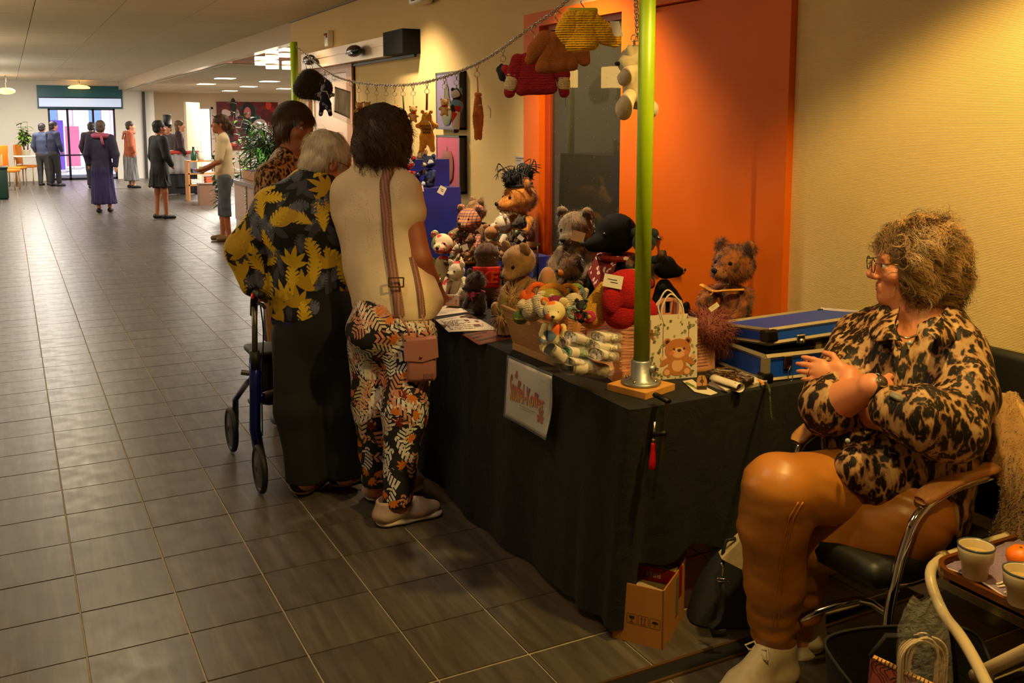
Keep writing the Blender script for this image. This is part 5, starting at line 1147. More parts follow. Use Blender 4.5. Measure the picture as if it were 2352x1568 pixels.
# bags on the floor
MTOTE=M('black canvas',(.035,.033,.032),.85,bp=(150,.3,.003))
def build_bags():
 t=thing('tote_bag',A(2.02,1.42,0),'black canvas tote bag standing open on the floor by the tray','bag')
 J=lambda x,y,d:at(x,y,D=d)
 c=J(2090,1560,2.28);c[2]=0
 def fn(u,v):
  a=2*PI*u;zz=.40*v;rx,ry=.15+.035*v+.012*math.sin(3*a),.085+.01*v
  h=zz*(.86+.14*math.sin(a))+(.015*math.sin(2*a+1)*v);return c+CR*rx*math.copysign(abs(math.cos(a))**.6,math.cos(a))+FW*ry*math.copysign(abs(math.sin(a))**.6,math.sin(a))+UP*h
 b=MB();b.grid(fn,40,12,wu=True);b.add([fn(i/40,0)for i in range(40)],[tuple(range(40))]);b.build('bag_body',MTOTE,t,True)
 b=MB();b.tube([c-CR*.12-FW*.06+UP*.40,c-CR*.09-FW*.07+UP*.455,c+CR*.0-FW*.09+UP*.465,c+CR*.02-FW*.09+UP*.40],.011,n=8,flat=.4);b.build('handle',MTOTE,t,True)
 b=MB();b.tube([A(*fn(i/40,1))for i in range(40)],.004,n=6,closed=True);b.build('hem',MTOTE,t,True)
 t=thing('notebook',J(2090,1545,2.20),'pink cover notebook with black line flowers sticking out of the black tote','notebook')
 p0,p1=J(2015,1511,2.22),J(2150,1575,2.13);ax=unit(p1-p0);nrm=unit(np.cross(ax,unit(UP-FW*.15+ax*.0)));nrm=nrm if nrm@(CC-p0)>0 else-nrm;dn=unit(np.cross(ax,nrm));dn=dn if dn[2]<0 else-dn
 T=frame(p0,ax,dn,np.cross(ax,dn));sg=1 if np.cross(ax,dn)@nrm>0 else-1
 b=MB();b.box((.085,.11,0),(.20,.22,.010),0,T,bev=.002);b.build('cover',M('pink cover',(.80,.42,.38),.5),t)
 b=MB();b.box((.085,.0015,0),(.20,.004,.012),0,T);b.build('yellow_edge',M('yellow edge',(.85,.62,.30),.5),t)
 b=MB()
 for cx,cy in((.035,.02),(.075,.075),(.125,.02),(.16,.08)):
  for k in range(4):
   r=.012+.009*k;b.tube([xf([(cx+r*(1+.18*math.cos(4*a))*math.cos(a),max(.004,cy+r*(1+.18*math.cos(4*a))*math.sin(a)),sg*.0058)],T)[0]for a in np.linspace(0,2*PI,32,False)],.0006,n=4,closed=True)
 b.build('line_print',MBK,t)['kind']='stuff'
 b=MB()
 for k in range(22):b.tube([xf([(.003+.0088*k,.004*s_,z_)],T)[0]for s_,z_ in((1.4,sg*.006),(0,sg*.008),(-1,0))],.0011,n=5)
 b.build('binding_ring',MBK,t)['kind']='stuff'
 # bundle of white cord in a clear bag
 t=thing('cord_bundle',J(2125,1520,2.18),'bundle of white cord looped in the clear plastic bag','cord')
 r=random.Random(4);b=MB()
 for k in range(26):
  o=(k%7-3)*.006;q=(k//7)*.006;w=.030+.0035*(k%6);pts=[]
  for a in np.linspace(-.25,1.25,22):
   x=-w*math.cos(PI*a)if 0<=a<=1 else(-w if a<0 else w);y=math.sin(PI*min(1,max(0,a)))*.05 if 0<=a<=1 else(-(.16)*(abs(a)if a<0 else a-1)/.25)
   pts.append(J(2122,1520,2.17)+CR*(x+.006*math.sin(3*a+k))+UP*(y+.004*math.sin(5*a+2*k)+.012*(k%3)/3)+FW*(q+.004*math.sin(4*a+k)))
  b.tube(pts,.0026,n=5)
 b.build('cord_strand',M('white cord',(.78,.68,.56),.8),t,True)['kind']='stuff'
 t=thing('clear_bag',J(2125,1470,2.18),'crinkled clear plastic bag standing in the black tote','bag')
 mp,n=newmat('clear film',(.95,.93,.88),.06);n.b.inputs['Alpha'].default_value=.07;n.b.inputs['Specular IOR Level'].default_value=1.0
 n.bump(n.noise(38,4,None,.6,1.5),.9,.02)
 L=[(2060,1575),(2058,1500),(2062,1440),(2078,1395),(2098,1366)];Rr=[(2190,1575),(2186,1500),(2178,1440),(2172,1400),(2165,1375)]
 for sgn in(-1,1):
  def fn(u,v):
   x=v*4;i=min(int(x),3);f=x-i;a=A(*L[i])*(1-f)+A(*L[i+1])*f;e=A(*Rr[i])*(1-f)+A(*Rr[i+1])*f;q=a*(1-u)+e*u
   return at(q[0],q[1]+10*math.sin(PI*u*2)*v,D=2.18)+FW*(sgn*.045*math.sin(PI*u)**.7*(1.15-v)+.006*mnoise.noise(Vector((u*6,v*7,sgn))))
  b=MB();V,F=sheet_solid(fn,26,30,.0006);b.add(V,F);b.build('film',mp,t,True)
  # grey shoulder bag on the floor under the table end
 t=thing('grey_handbag',at(1670,1440,Z=0),'slate blue shoulder bag with cream lining on the floor behind her legs','bag')
 c=at(1680,1440,Z=0);mg=M('slate fabric',(.16,.17,.20),.7,bp=(90,.3,.004))
 def gb(u,v):
  a=2*PI*u;s_=1-.42*v**2;rx,ry=.13*s_,.075*(1-.3*v);return c+CR*(rx*math.copysign(abs(math.cos(a))**.55,math.cos(a))+.05*v)+FW*(.06+ry*math.copysign(abs(math.sin(a))**.7,math.sin(a)))+UP*(.26*v+.006+.008*math.sin(3*a)*v)
 b=MB();b.grid(gb,36,14,wu=True);b.add([gb(i/36,0)for i in range(36)],[tuple(range(36))]);b.add([gb(i/36,1)for i in range(36)],[tuple(range(36))]);b.build('bag_body',mg,t,True)
 b=MB();dd=2.94;V=[at(x,y,D=dd)for x,y in((1658,1284),(1706,1236),(1760,1250),(1760,1330),(1712,1312))];b.add(V+[v+FW*.05 for v in V],[(0,1,2,3,4),(9,8,7,6,5)]+[(i,5+i,5+(i+1)%5,(i+1)%5)for i in range(5)]);b.build('cream_flap',M('cream canvas',(.72,.64,.50),.8,nz=(60,.1)),t)
 b=MB();b.tube([at(x,y,D=2.93)for x,y in((1657,1330),(1659,1365),(1658,1400),(1650,1425),(1632,1440),(1640,1455),(1668,1452))],.012,n=8,flat=.35);b.build('strap',M('black webbing',(.03,.03,.03),.7),t,True)
 b=MB();b.tube([at(x,y,D=2.92)for x,y in((1656,1292),(1661,1300),(1660,1322))],.0035,n=6);b.tube([at(x,y,D=2.92)for x,y in((1647,1327),(1672,1330),(1672,1337),(1648,1334))],.002,n=5,closed=True);b.build('hook',MCH,t,True)['kind']='stuff'
 b=MB();b.tube([at(x,y,D=2.96)for x,y in((1660,1300),(1662,1260),(1668,1240),(1690,1236))],.006,n=6);b.build('handle',M('black webbing',(.03,.03,.03),.7),t,True)
build_bags()
# cardboard box with shipping marks
def build_carton():
 c=A(1.70,2.262,0);e1=A(-.092,.128,0);e2=A(.175,.165,0);e2=e2-unit(e1)*(unit(e1)@e2);h=.19;e1=unit(e1)*.165;e2=unit(e2)*.225
 t=thing('cardboard_box',c+(e1+e2)/2,'open brown cardboard box with shipping symbols on the floor beside the table corner','box')
 mc=M('cardboard',(.66,.43,.17),.75,nz=(5,.06));mi=M('cardboard inside',(.50,.34,.16),.8)
 def wall(p,u,w,th=.004):
  n=unit(np.cross(u,UP))*th;V=[p,p+u,p+u+UP*w,p+UP*w];V+=[v+n for v in V];b=MB();b.add(V,[(0,1,2,3),(7,6,5,4),(0,4,5,1),(2,6,7,3),(1,5,6,2),(0,3,7,4)]);return b
 for p,u in((c,e1),(c+e1,e2),(c+e1+e2,-e1),(c+e2,-e2)):wall(p,u,h).build('side_panel',mc,t)
 b=MB();V=[c,c+e1,c+e1+e2,c+e2];b.add([v+UP*.004 for v in V]+list(V),[(0,1,2,3),(7,6,5,4)]);b.build('bottom',mc,t)
 b=MB();p=c+e2+UP*h;V=[p,p+e1,p+e1+UP*.055+unit(e2)*.02,p+UP*.06+unit(e2)*.02];b.add(V+[v+unit(e2)*.004 for v in V],[(0,1,2,3),(7,6,5,4),(0,4,5,1),(1,5,6,2),(2,6,7,3),(3,7,4,0)]);fl=b.build('flap',mi,t)
 def stick(o,ux,uy,V2,F,name,mat_,par,off=.0008):
  n=unit(np.cross(ux,uy));n=n if n@(CC-o)>0 else-n;V=[o+ux*x+uy*y+n*(off+z)for x,y,z in V2];b=MB();b.add(V,F);return b.build(name,mat_,par)
 mk_=M('box ink',(.10,.06,.02),.7);ux=-unit(e1);o=c+e1
 def ln(a,b_,w=.0012):a,b_=A(*a),A(*b_);d=unit(b_-a);s=A(-d[1],d[0])*w/2;return[(*(a-s),0),(*(b_-s),0),(*(b_+s),0),(*(a+s),0)]
 marks={}
 def sq(x,y,s):return[ln((x,y),(x+s,y)),ln((x+s,y),(x+s,y+s)),ln((x+s,y+s),(x,y+s)),ln((x,y+s),(x,y))]
 s=.032
 g={'glass_mark':sq(.048,.062,s)+[[(.054,.088,0),(.074,.088,0),(.070,.078,0),(.058,.078,0)],ln((.064,.078),(.064,.068)),ln((.057,.067),(.071,.067),.002)],'arrows_mark':sq(.086,.062,s)+[ln((.086+.010*k,.070),(.086+.010*k,.086),.0016)for k in(1,2.1)]+[[(.086+.010*k-.0035,.084,0),(.086+.010*k+.0035,.084,0),(.086+.010*k,.091,0)]for k in(1,2.1)]+[ln((.092,.067),(.112,.067),.0018)],'umbrella_mark':sq(.124,.062,s)+[[(.140+.011*math.cos(a),.078+.008*math.sin(a),0)for a in np.linspace(0,PI,12)],ln((.140,.078),(.140,.069)),ln((.140,.069),(.1365,.068)),ln((.1365,.068),(.136,.071))]}
 for nm,polys in g.items():
  V2,F=[],[]
  for p in polys:F.append(tuple(range(len(V2),len(V2)+len(p))));V2+=p
  stick(o,ux,UP,V2,F,nm,mk_,t)['kind']='stuff'
 V2,F=text_mesh('M A H',.032,0,.0004);pm=c+e2+UP*h+e1*.5+UP*.030+unit(e2)*.008;stick(pm,unit(e1),UP,[(x,y,0)for x,y,z in V2],F,'hand_lettering',mk_,fl,.001)
 # tin / packet inside with its red label
 g2=thing('packet',c+(e1+e2)*.5+UP*.004,'red and cream packet lying in the cardboard box','packet')
 T=frame(c+e1*.5+e2*.55+UP*.115,unit(e1),unit(e2),UP);b=MB();b.box((0,.05,0),(.14,.035,.14),0,T,bev=.004);b.build('pack',M('cream pack',(.70,.60,.36),.5),g2)
 b=MB();b.box((0,.031,.045),(.142,.004,.045),0,T);lb=b.build('label',M('red label',(.55,.06,.03),.5),g2)
 V2,F=text_mesh('BREI',.026,.0002,.0004);b=MB();b.add([xf([(x,.0285-z,.045-y)],T)[0]for x,y,z in V2],F);b.build('lettering',M('label cream',(.80,.68,.50),.6),lb)
 T=frame(c+e1*.42+e2*.3+UP*.12,unit(e1+e2*.2),unit(e2),UP);b=MB();b.box((0,0,-.04),(.10,.06,.12),0,T,bev=.006);b.box((0,-.0,.024),(.104,.064,.006),0,T);b.build('sachet',M('paper sachet',(.66,.58,.46),.6),g2)
 T=frame(c+e2*.62+UP*.10+unit(-e1)*.0,unit(e2),np.cross(UP,unit(e2)),UP)
 b=MB();b.box((.035,.0,.045),(.032,.002,.10),0,T);b.build('side_label',M('red label',(.55,.06,.03),.5),t)
 b=MB();b.box((.0,.0,.01),(.026,.0022,.13),0,T);b.build('tape',M('grey tape',(.45,.42,.36),.4),t)
build_carton()
# ================================================== market table, cloth, poles, sign, crates and wares
TX0,TX1,TY0,TY1,TZ=1.62,2.72,2.335,7.0,.75
def crom(P,n=8):
 P=[A(*p)for p in P];Q=[2*P[0]-P[1]]+P+[2*P[-1]-P[-2]];out=[]
 for i in range(1,len(Q)-2):
  a,b,c,d=Q[i-1:i+3]
  for k in range(n):t=k/n;out.append(.5*(2*b+(c-a)*t+(2*a-5*b+4*c-d)*t*t+(3*b-a-3*c+d)*t**3))
 return out+[P[-1]]
def bil(c4,u,v):a,b,c,d=c4;return(a*(1-u)+b*u)*(1-v)+(d*(1-u)+c*u)*v
t=thing('market_table',((TX0+TX1)/2,4.6,0),'long market table hidden under the black velvet cloth','table')
b=MB();b.box(((TX0+TX1)/2,(TY0+TY1)/2,TZ-.02),(TX1-TX0-.02,TY1-TY0-.02,.03));b.build('tabletop',MWD,t)
for x in(TX0+.12,TX1-.1):
 for y in(TY0+.25,4.6,TY1-.3):b=MB();b.cyl((x,y,0),(x,y,TZ-.03),.02,n=10);b.build('leg',MST,t,True)
mv,nv=newmat('black velvet',(.012,.012,.012),.9);nv.b.inputs['Sheen Weight'].default_value=.03;nv.b.inputs['Sheen Roughness'].default_value=.35
vn=nv.noise(12,5,None,.7,1.0);nv.col(nv.ramp(vn,(.45,lin((.028,.028,.030))),(.78,lin((.10,.095,.09)))));nv.bump(vn,.5,.01)
def build_cloth():
 P=[(TX0-.008,TY1-(TY1-TY0)*i/120)for i in range(121)]+[(TX0+(TX1-TX0)*i/44,TY0-.008)for i in range(1,45)]
 nrm=[A(-1,0,0)]*118+[unit(A(-1,-.3,0)),unit(A(-.9,-.6,0)),unit(A(-.7,-.7,0)),unit(A(-.5,-.9,0)),unit(A(-.3,-1,0))]+[A(0,-1,0)]*42
 V=[];F=[];nv_=26;n=len(P)
 for j in range(nv_+1):
  v=j/nv_
  for i,(x,y)in enumerate(P):
   s=(TY1-y)if i<=120 else(TY1-TY0)+(x-TX0);low=.018+.012*math.sin(3*s)
   if i>122:q=(x-TX0);low=.02+.18*min(1,q/.045)+.10*min(1,q/.6)+.015*math.sin(30*q)
   z=TZ+.004-(TZ-low)*v;f=v**1.3*(.010*math.sin(7.3*s)+.008*math.sin(16*s+2*v)+(.016*math.sin(34*s)if i>112 else.006*math.sin(23*s)))+(.022 if i<118 else.006)*v
   if 114<i<128:f+=.008*v*math.exp(-((i-121)/3.2)**2)
   p=A(x,y,z)+nrm[i]*f+A(0,.07*v*math.exp(-((i-121)/7)**2),0);V.append(p)
 for j in range(nv_):
  for i in range(n-1):a=j*n+i;F.append((a,a+n,a+n+1,a+1))
 b=MB();b.add(V,F);top=[(x,y,TZ+.004)for x,y in P]+[(TX1,TY1,TZ+.004)];b.add(top,[tuple(range(len(top)))[::-1]])
 t=thing('velvet_tablecloth',(TX0,TY0,TZ),'crushed black velvet cloth covering the market table down to the floor','tablecloth');b.build('cloth',mv,t,True)
build_cloth()
TB=TZ+.0045
# stall poles with their feet and clamp
MLIME=M('lime green paint',(.60,.72,.02),.38,nz=(14,.07))
MALU=M('cast aluminium',(.62,.63,.64),.42,.85,bp=(120,.2,.002));MBL=M('birch block',(.80,.56,.27),.5,nz=(4,.12),stretch=(1,14,14))
def pole(x,y,h,lab,lab2,near):
 t=thing('stall_pole',(x,y,TB),lab,'pole')
 b=MB();b.cyl((0,0,.085),(0,0,h),.0255,n=32);b.build('tube',MLIME,t,True,False)
 b=MB();b.lathe([(.062,.024),(.064,.03),(.060,.034),(.034,.040),(.033,.098),(.030,.102),(.027,.102)],n=36);d=unit(A(.6,-.8,0));b.cyl(d*.02+A(0,0,.075),d*.046+A(0,0,.075),.014,n=18);b.build('flange',MALU,t,True,False)
 b=MB();b.cyl(d*.0455+A(0,0,.075),d*.0475+A(0,0,.075),.0065,n=6);b.build('grub_screw',MBK,t,True,False)
 for k in range(4):a=.5+k*PI/2;b=MB();b.cyl((.05*math.cos(a),.05*math.sin(a),.03),(.05*math.cos(a),.05*math.sin(a),.042),.006,n=6);b.build('bolt',MST,t,True,False)
 b=MB();b.box((0,0,.0115),(.155,.155,.023),0,TR((.0,0,0),rz=.30),bev=.002);b.build('base_block',MBL,t,world=False)
 if near:
  c=thing('screw_clamp',(x+.09,y-.10,TB),lab2,'clamp');J=lambda a,e,d=2.93:at(a,e,D=d-.05)
  b=MB();b.tube([J(1505,906,2.99),J(1518,912,2.96),J(1536,922,2.93)],.011,n=8,flat=.7);b.build('fixed_jaw',M('black iron',(.03,.03,.03),.5,.5),c,True)
  b=MB();p,q=J(1532,925),J(1517,1078);ax=unit(q-p);b.box((0,0,0),(.010,.004,np.linalg.norm(q-p)),0,frame((p+q)/2,CR,np.cross(ax,CR),ax));b.build('rail',M('dark steel bar',(.30,.24,.15),.4,.9),c)
  b=MB();b.tube([J(1530,994,2.925),J(1515,996,2.935),J(1500,998,2.95)],.008,n=8);b.build('sliding_jaw',M('black iron',(.03,.03,.03),.5,.5),c,True)
  b=MB();b.cyl(J(1504,968,2.95),J(1501,1016,2.95),.0042,n=10);b.build('screw_spindle',MST,c,True)
  p,q=J(1501,1016,2.95),J(1497,1078,2.95);b=MB();b.tube([p+(q-p)*f for f in(0,.06,.16,.4,.7,.95,1)],[.006,.0085,.0075,.0085,.0115,.011,.007],n=14);b.build('wooden_handle',M('red lacquer',(.62,.03,.03),.22),c,True)
  b=MB();b.cyl(p-unit(q-p)*.012,p+unit(q-p)*.002,.0062,n=12);b.build('ferrule',M('brass',(.55,.42,.22),.3,1),c,True)
pole(1.765,2.49,1.62,'lime green stall pole in an aluminium foot at the near table corner','iron screw clamp with red wooden handle gripping the pole block',True)
pole(1.735,6.5,1.385,'olive green stall pole at the far end of the market table','',False)
# sign in its plastic sleeve
def build_sign():
 c4=[at(*p,X=1.572)for p in((1168,822),(1270,864),(1255,1005),(1160,953))]
 t=thing('stall_sign',(c4[0]+c4[2])/2,'white paper stall sign in a plastic sleeve on the black cloth front','sign')
 out=A(-1,0,0)
 def S_(u,v,o=0.):return bil(c4,u,v)+out*(.008*math.sin(PI*u)*math.sin(PI*v)+.006*math.sin(5*v+2*u)*u+o)
 b=MB();b.add(*sheet_solid(lambda u,v:S_(1-u,v),18,18,.0012));b.build('paper',M('sign paper',(.80,.78,.74),.5),t,True)
 b=MB();b.add(*sheet_solid(lambda u,v:S_(1.03-1.06*u,-.05+1.08*v,.0025),18,18,.0005));m,n=newmat('sleeve film',(.95,.95,.95),.12);n.b.inputs['Alpha'].default_value=.10;n.bump(n.noise(10,3),.4,.02);b.build('sleeve',m,t,True)
 V,F=text_mesh('Snuffel-Koffer',1,0,.012,'LEFT');V=V-V.min(0);V[:,0]/=V[:,0].max();hh=V[:,1].max()
 m,n=newmat('sign lettering',(.8,.3,.1),.6);sx=n.N('SeparateXYZ');g=n.N('TexCoord');n.L(g.outputs['Generated'],sx.inputs[0]);n.col(n.ramp(sx.outputs[2],(.22,lin((.92,.62,.10))),(.52,lin((.85,.30,.08))),(.80,lin((.66,.05,.12)))))
 def word(d,o):
  W_=[]
  for x,y,z in V:
   u=.10+.78*x;sc=.46-.26*x;v0=.60-.055*x+.0;W_.append(S_(u+d,v0-(y/hh-.18)*sc+d,o))
  return W_
 b=MB();b.add(word(.008,.0016),F);b.build('word_shadow',M('sign dark',(.25,.10,.08),.7),t,True,kind='stuff');b=MB();b.add(word(0,.0022),F);b.build('word_lettering',m,t,True)
 b=MB()
 for row,(v,u0,u1)in enumerate(((.665,.38,.72),(.70,.37,.62))):
  V2,F2=text_mesh(('De koffer vol knuffels','en accessoires')[row],1,0,0,'LEFT');V2=V2-V2.min(0);k=V2[:,0].max();b.add([S_(u0+(u1-u0)*x/k,v+.03-y*.028,.002)for x,y,z in V2],F2)
 b.build('small_lettering',M('sign ink',(.12,.10,.10),.7),t,True)
 V2,F2=text_mesh('€ 5,00',1,0,0,'LEFT');V2=V2-V2.min(0);k=V2[:,0].max();b=MB();b.add([S_(.80+.07*x/k,.14-y*.022,.002)for x,y,z in V2],F2);b.build('price',M('sign ink',(.12,.10,.10),.7),t,True)
 mr=M('sign bear brown',(.66,.25,.14),.7)
 for u,v,s in((.25,.21,.035),(.83,.72,.06)):
  b=MB()
  for k,(dx,dy,r)in enumerate(((0,-1.1,.8),(0,.3,1.0),(-.7,-1.7,.35),(.7,-1.7,.35),(-1,.1,.45),(1,.1,.45),(-.7,1.2,.5),(.7,1.2,.5))):b.add([S_(u+s*(dx+r*math.cos(a))*.8,v+s*(dy+r*math.sin(a)),.002+.00003*k)for a in np.linspace(0,2*PI,14,False)],[tuple(range(14))])
  b.build('bear_print',mr,t,True)['kind']='stuff'
build_sign()
# folding crates ----------------------------------------------------------
def slatted(mb,c4,n,th,nrm,slot=None,edge=.10,cutc=0):
 """a crate side: frame plus n slats between four corners (top-left, top-right, bottom-right, bottom-left)"""
 def bar(u0,v0,u1,v1,w,t_=th,o=0.):
  p=[bil(c4,u0,v0),bil(c4,u1,v0),bil(c4,u1,v1),bil(c4,u0,v1)];p=[q+nrm*o for q in p];mb.add(p+[q-nrm*t_ for q in p],[(0,1,2,3),(7,6,5,4),(0,4,5,1),(1,5,6,2),(2,6,7,3),(3,7,4,0)])
 bar(0,0,1,.07,0,th*1.6,th*.3);bar(0,.90,1,1,0);bar(0,0,edge,1,0);bar(1-edge,0,1,1,0)
 for k in range(n):
  v0=.09+.80*k/n;v1=v0+.80/n*.70
  if slot and slot[2]<v0<slot[3]:bar(edge,v0,slot[0],v1,0,th*.7);bar(slot[1],v0,1-edge,v1,0,th*.7)
  else:bar(edge,v0,1-edge,v1,0,th*.7)
 if slot:bar(slot[0]-.02,slot[2],slot[0],slot[3]+.03,0);bar(slot[1],slot[2],slot[1]+.02,slot[3]+.03,0);bar(slot[0],slot[3]+.0,slot[1],slot[3]+.04,0)
def crate(name,loc,lab,mat_,sides):
 t=thing(name,loc,lab,'crate')
 for nm,c4,n,slot,e in sides:
  c4=[A(*p)for p in c4];nr=unit(np.cross(c4[1]-c4[0],c4[3]-c4[0]));nr=nr if nr@(CC-c4[0])>0 else-nr
  b=MB();slatted(b,c4,n,.006,nr,slot,e);b.build(nm,mat_,t)
 return t
MCA=M('crate beige',(.74,.56,.36),.45);MCB=M('crate pink beige',(.80,.56,.42),.45)
def Z_(x,y,z=TB):return at(x,y,Z=z)
P1,P2=Z_(1182,800),Z_(1276,838);up1=lambda p,x,y:at(x,y,D=px(p)[2])
def D_(x,y,d):return at(x,y,D=d)
dA1,dA2=px(P1)[2],px(P2)[2];P3=Z_(1316,806);P4=P1+(P3-P2)
ca=crate('folding_crate',(P1+P3)/2,'beige folding crate with leaning slatted front, full of crocheted toys',MCA,[('leaning_panel',[D_(1150,700,dA1-.06),D_(1247,742,dA2-.06),P2,P1],15,(.36,.66,.10,.20),.06),('end_panel',[D_(1287,724,dA2+.06),D_(1328,733,px(P3)[2]),P3,P2+unit(P3-P2)*.004],11,None,.2),('back_panel',[P4+UP*.17,P3+UP*.17,P3,P4],13,None,.06),('far_panel',[P1+UP*.16+unit(P4-P1)*.005,P4+UP*.16,P4,P1+unit(P4-P1)*.005],9,None,.1)])
b=MB();q=[P1,P2,P3,P4];b.add([p+UP*.012 for p in q]+[p+UP*.001 for p in q],[(0,1,2,3),(7,6,5,4)]+[(i,(i+1)%4,4+(i+1)%4,4+i)for i in range(4)]);b.build('crate_floor',MCA,ca)
b=MB();o_=unit(CC-P1)*.004;b.add([P1+UP*.03-UP*.03,P2,P2+UP*.022,P1+UP*.022]+[p+A(-.012,-.004,0)for p in(P1,P2,P2+UP*.022,P1+UP*.022)],[(0,3,2,1),(4,5,6,7),(0,1,5,4),(3,7,6,2),(0,4,7,3),(1,2,6,5)]);b.build('bottom_rail',MCA,ca)
B1,B2=Z_(1407,878),Z_(1638,850);dB1,dB2=px(B1)[2],px(B2)[2];B4=Z_(1322,800);B3=B2+(B4-B1)
hB=.155
cb=crate('folding_crate',(B1+B3)/2,'pink beige folding crate with dipped rims behind the green pole',MCB,[('near_end_panel',[D_(1408,757,dB1),D_(1500,757,dB1-.01),B1+(B2-B1)*.42,B1],12,None,.16),('near_end_panel',[B1+(B2-B1)*.56+UP*hB,D_(1640,742,dB2),B2,B1+(B2-B1)*.56],12,None,.12)])
def dipped(a,b_,h,dip,name,n=9):
 """long crate side whose rim dips in the middle"""
 a,b_=A(*a),A(*b_);nr=unit(np.cross(b_-a,UP));nr=nr if nr@(CC-a)>0 else-nr;mb=MB();prof=[(0,h),(.14,h),(.24,h-dip),(.76,h-dip),(.86,h),(1,h)]
 for i in range(5):
  (u0,h0),(u1,h1)=prof[i],prof[i+1];p,q=a+(b_-a)*u0+UP*h0,a+(b_-a)*u1+UP*h1
  V=[p,q,q-UP*.012,p-UP*.012];mb.add([v+nr*.006 for v in V]+[v-nr*.010 for v in V],[(0,1,2,3),(7,6,5,4),(0,4,5,1),(1,5,6,2),(2,6,7,3),(3,7,4,0)])
 for k in range(n):
  z0=.012+(h-dip-.02)*k/n;z1=z0+(h-dip-.02)/n*.6;V=[a+UP*z1,b_+UP*z1,b_+UP*z0,a+UP*z0];mb.add(V+[v-nr*.004 for v in V],[(0,1,2,3),(7,6,5,4),(0,4,5,1),(2,6,7,3)])
 for u0,u1 in((0,.04),(.10,.14),(.48,.52),(.86,.9),(.96,1)):
  hh=h if u0<.14 or u0>.8 else h-dip;V=[a+(b_-a)*u0+UP*hh,a+(b_-a)*u1+UP*hh,a+(b_-a)*u1,a+(b_-a)*u0];mb.add([v+nr*.004 for v in V]+[v-nr*.006 for v in V],[(0,1,2,3),(7,6,5,4),(0,4,5,1),(1,5,6,2),(2,6,7,3),(3,7,4,0)])
 mb.build(name,MCB,cb)
dipped(B4,B3+(B3-B4)*.10,.165,.048,'long_panel');dipped(B2,B3+(B3-B4)*.10,.165,.05,'side_panel',8)
b=MB();q=[B1,B2,B3,B4];b.add([p+UP*.012 for p in q]+[p+UP*.001 for p in q],[(0,1,2,3),(7,6,5,4)]+[(i,(i+1)%4,4+(i+1)%4,4+i)for i in range(4)]);b.build('crate_floor',MCB,cb)
b=MB();V=[B1+A(0,0,.001),B1+(B2-B1)*.42,B1+(B2-B1)*.42+UP*.035,B1+UP*.035];b.add([v-FW*.006 for v in V]+list(V),[(0,1,2,3),(7,6,5,4),(0,4,5,1),(2,6,7,3)]);b.build('foot_rail',MCB,cb)
# patterned cloth packs in clear bags, spilling out of the crate
def film(name,a):
 if name in _mats:return _mats[name]
 m,n=newmat(name,(.97,.95,.90),.07);n.b.inputs['Alpha'].default_value=a;n.bump(n.noise(60,3,None,.6,1),.8,.01);_mats[name]=m;return m
PK=[((1262,800),(1312,850),.030,.05,'white folded card pack with a dark window, lowest at the left of the heap',(.10,.10,.10)),((1295,785),(1375,812),.02,.05,'white banded pack behind the topmost one on the heap',(.4,.3,.25)),((1310,772),(1352,785),.022,.05,'white banded pack lying topmost at the left of the heap',(.7,.66,.6)),((1300,805),(1360,815),.024,.055,'white banded pack of green and blue cloth in the middle of the heap',(.22,.40,.26)),((1305,828),(1350,835),.016,.05,'crinkled clear pack of mixed cloth near the bottom of the heap',(.35,.33,.28)),((1312,840),(1405,850),.03,.06,'brown cloth roll with white band at the bottom of the heap',(.42,.30,.22)),((1372,773),(1410,775),.022,.05,'clear wrapped pack lying topmost beside the crate end',(.66,.62,.58)),((1362,793),(1410,797),.022,.05,'clear wrapped pack in the middle beside the crate end',(.7,.66,.6)),((1368,812),(1400,820),.025,.05,'clear wrapped pack lowest beside the crate end',(.62,.58,.52))]
for k,(a,e,h,w,lab,c)in enumerate(PK):
 d=2.93+(.06 if k in(1,2,6)else.03 if k in(3,7)else 0)+.02*(k%2);p,q=D_(*a,d),D_(*e,d+.05)
 t=thing('wrapped_pack',p,lab,'pack',group='wrapped cloth packs in the crate');ax=unit(q-p);L=np.linalg.norm(q-p)*.76+.008;sd=unit(np.cross(ax,UP));sd=-sd if sd@FW<0 else sd;u3=np.cross(ax,sd);u3=u3 if u3[2]>0 else-u3
 def tubefn(x0,x1,rw,rh,ww=.0,th=0):
  return lambda u,v:p+ax*(x0+(x1-x0)*v)+sd*(rw*math.copysign(abs(math.cos(2*PI*u))**.7,math.cos(2*PI*u)))+u3*(rh*math.copysign(abs(math.sin(2*PI*u))**.8,math.sin(2*PI*u))*(1+ww*math.sin(4*PI*u+9*v)))
 b=MB();f=tubefn(.006,L,w*.62,h*.62,.12);b.grid(f,22,8,wu=True);b.add([f(i/22,1)for i in range(22)],[tuple(range(22))]);b.add([f(i/22,0)for i in range(22)],[tuple(range(22))[::-1]]);m,n=newmat('cloth print %d'%k,c,.8);n.col(n.ramp(n.vor(150).outputs['Color'],(.2,[x*.35 for x in lin(c)]),(.5,lin(c)),(.8,[min(1,x*2.2)for x in lin(c)])));b.build('cloth_roll',m,t,True)
 b=MB();f=tubefn(.0,L*(.34 if k in(3,5,6,8)else.55),w*.66,h*.68,.15);b.grid(f,24,4,wu=True);b.build('paper_band',M('white band',(.82,.76,.70),.6),t,True)
 b=MB();f=tubefn(-.012,L+.012,w*.72,h*.78,.22);b.grid(f,24,10,wu=True);b.build('clear_wrap',film('pack film',.22),t,True)
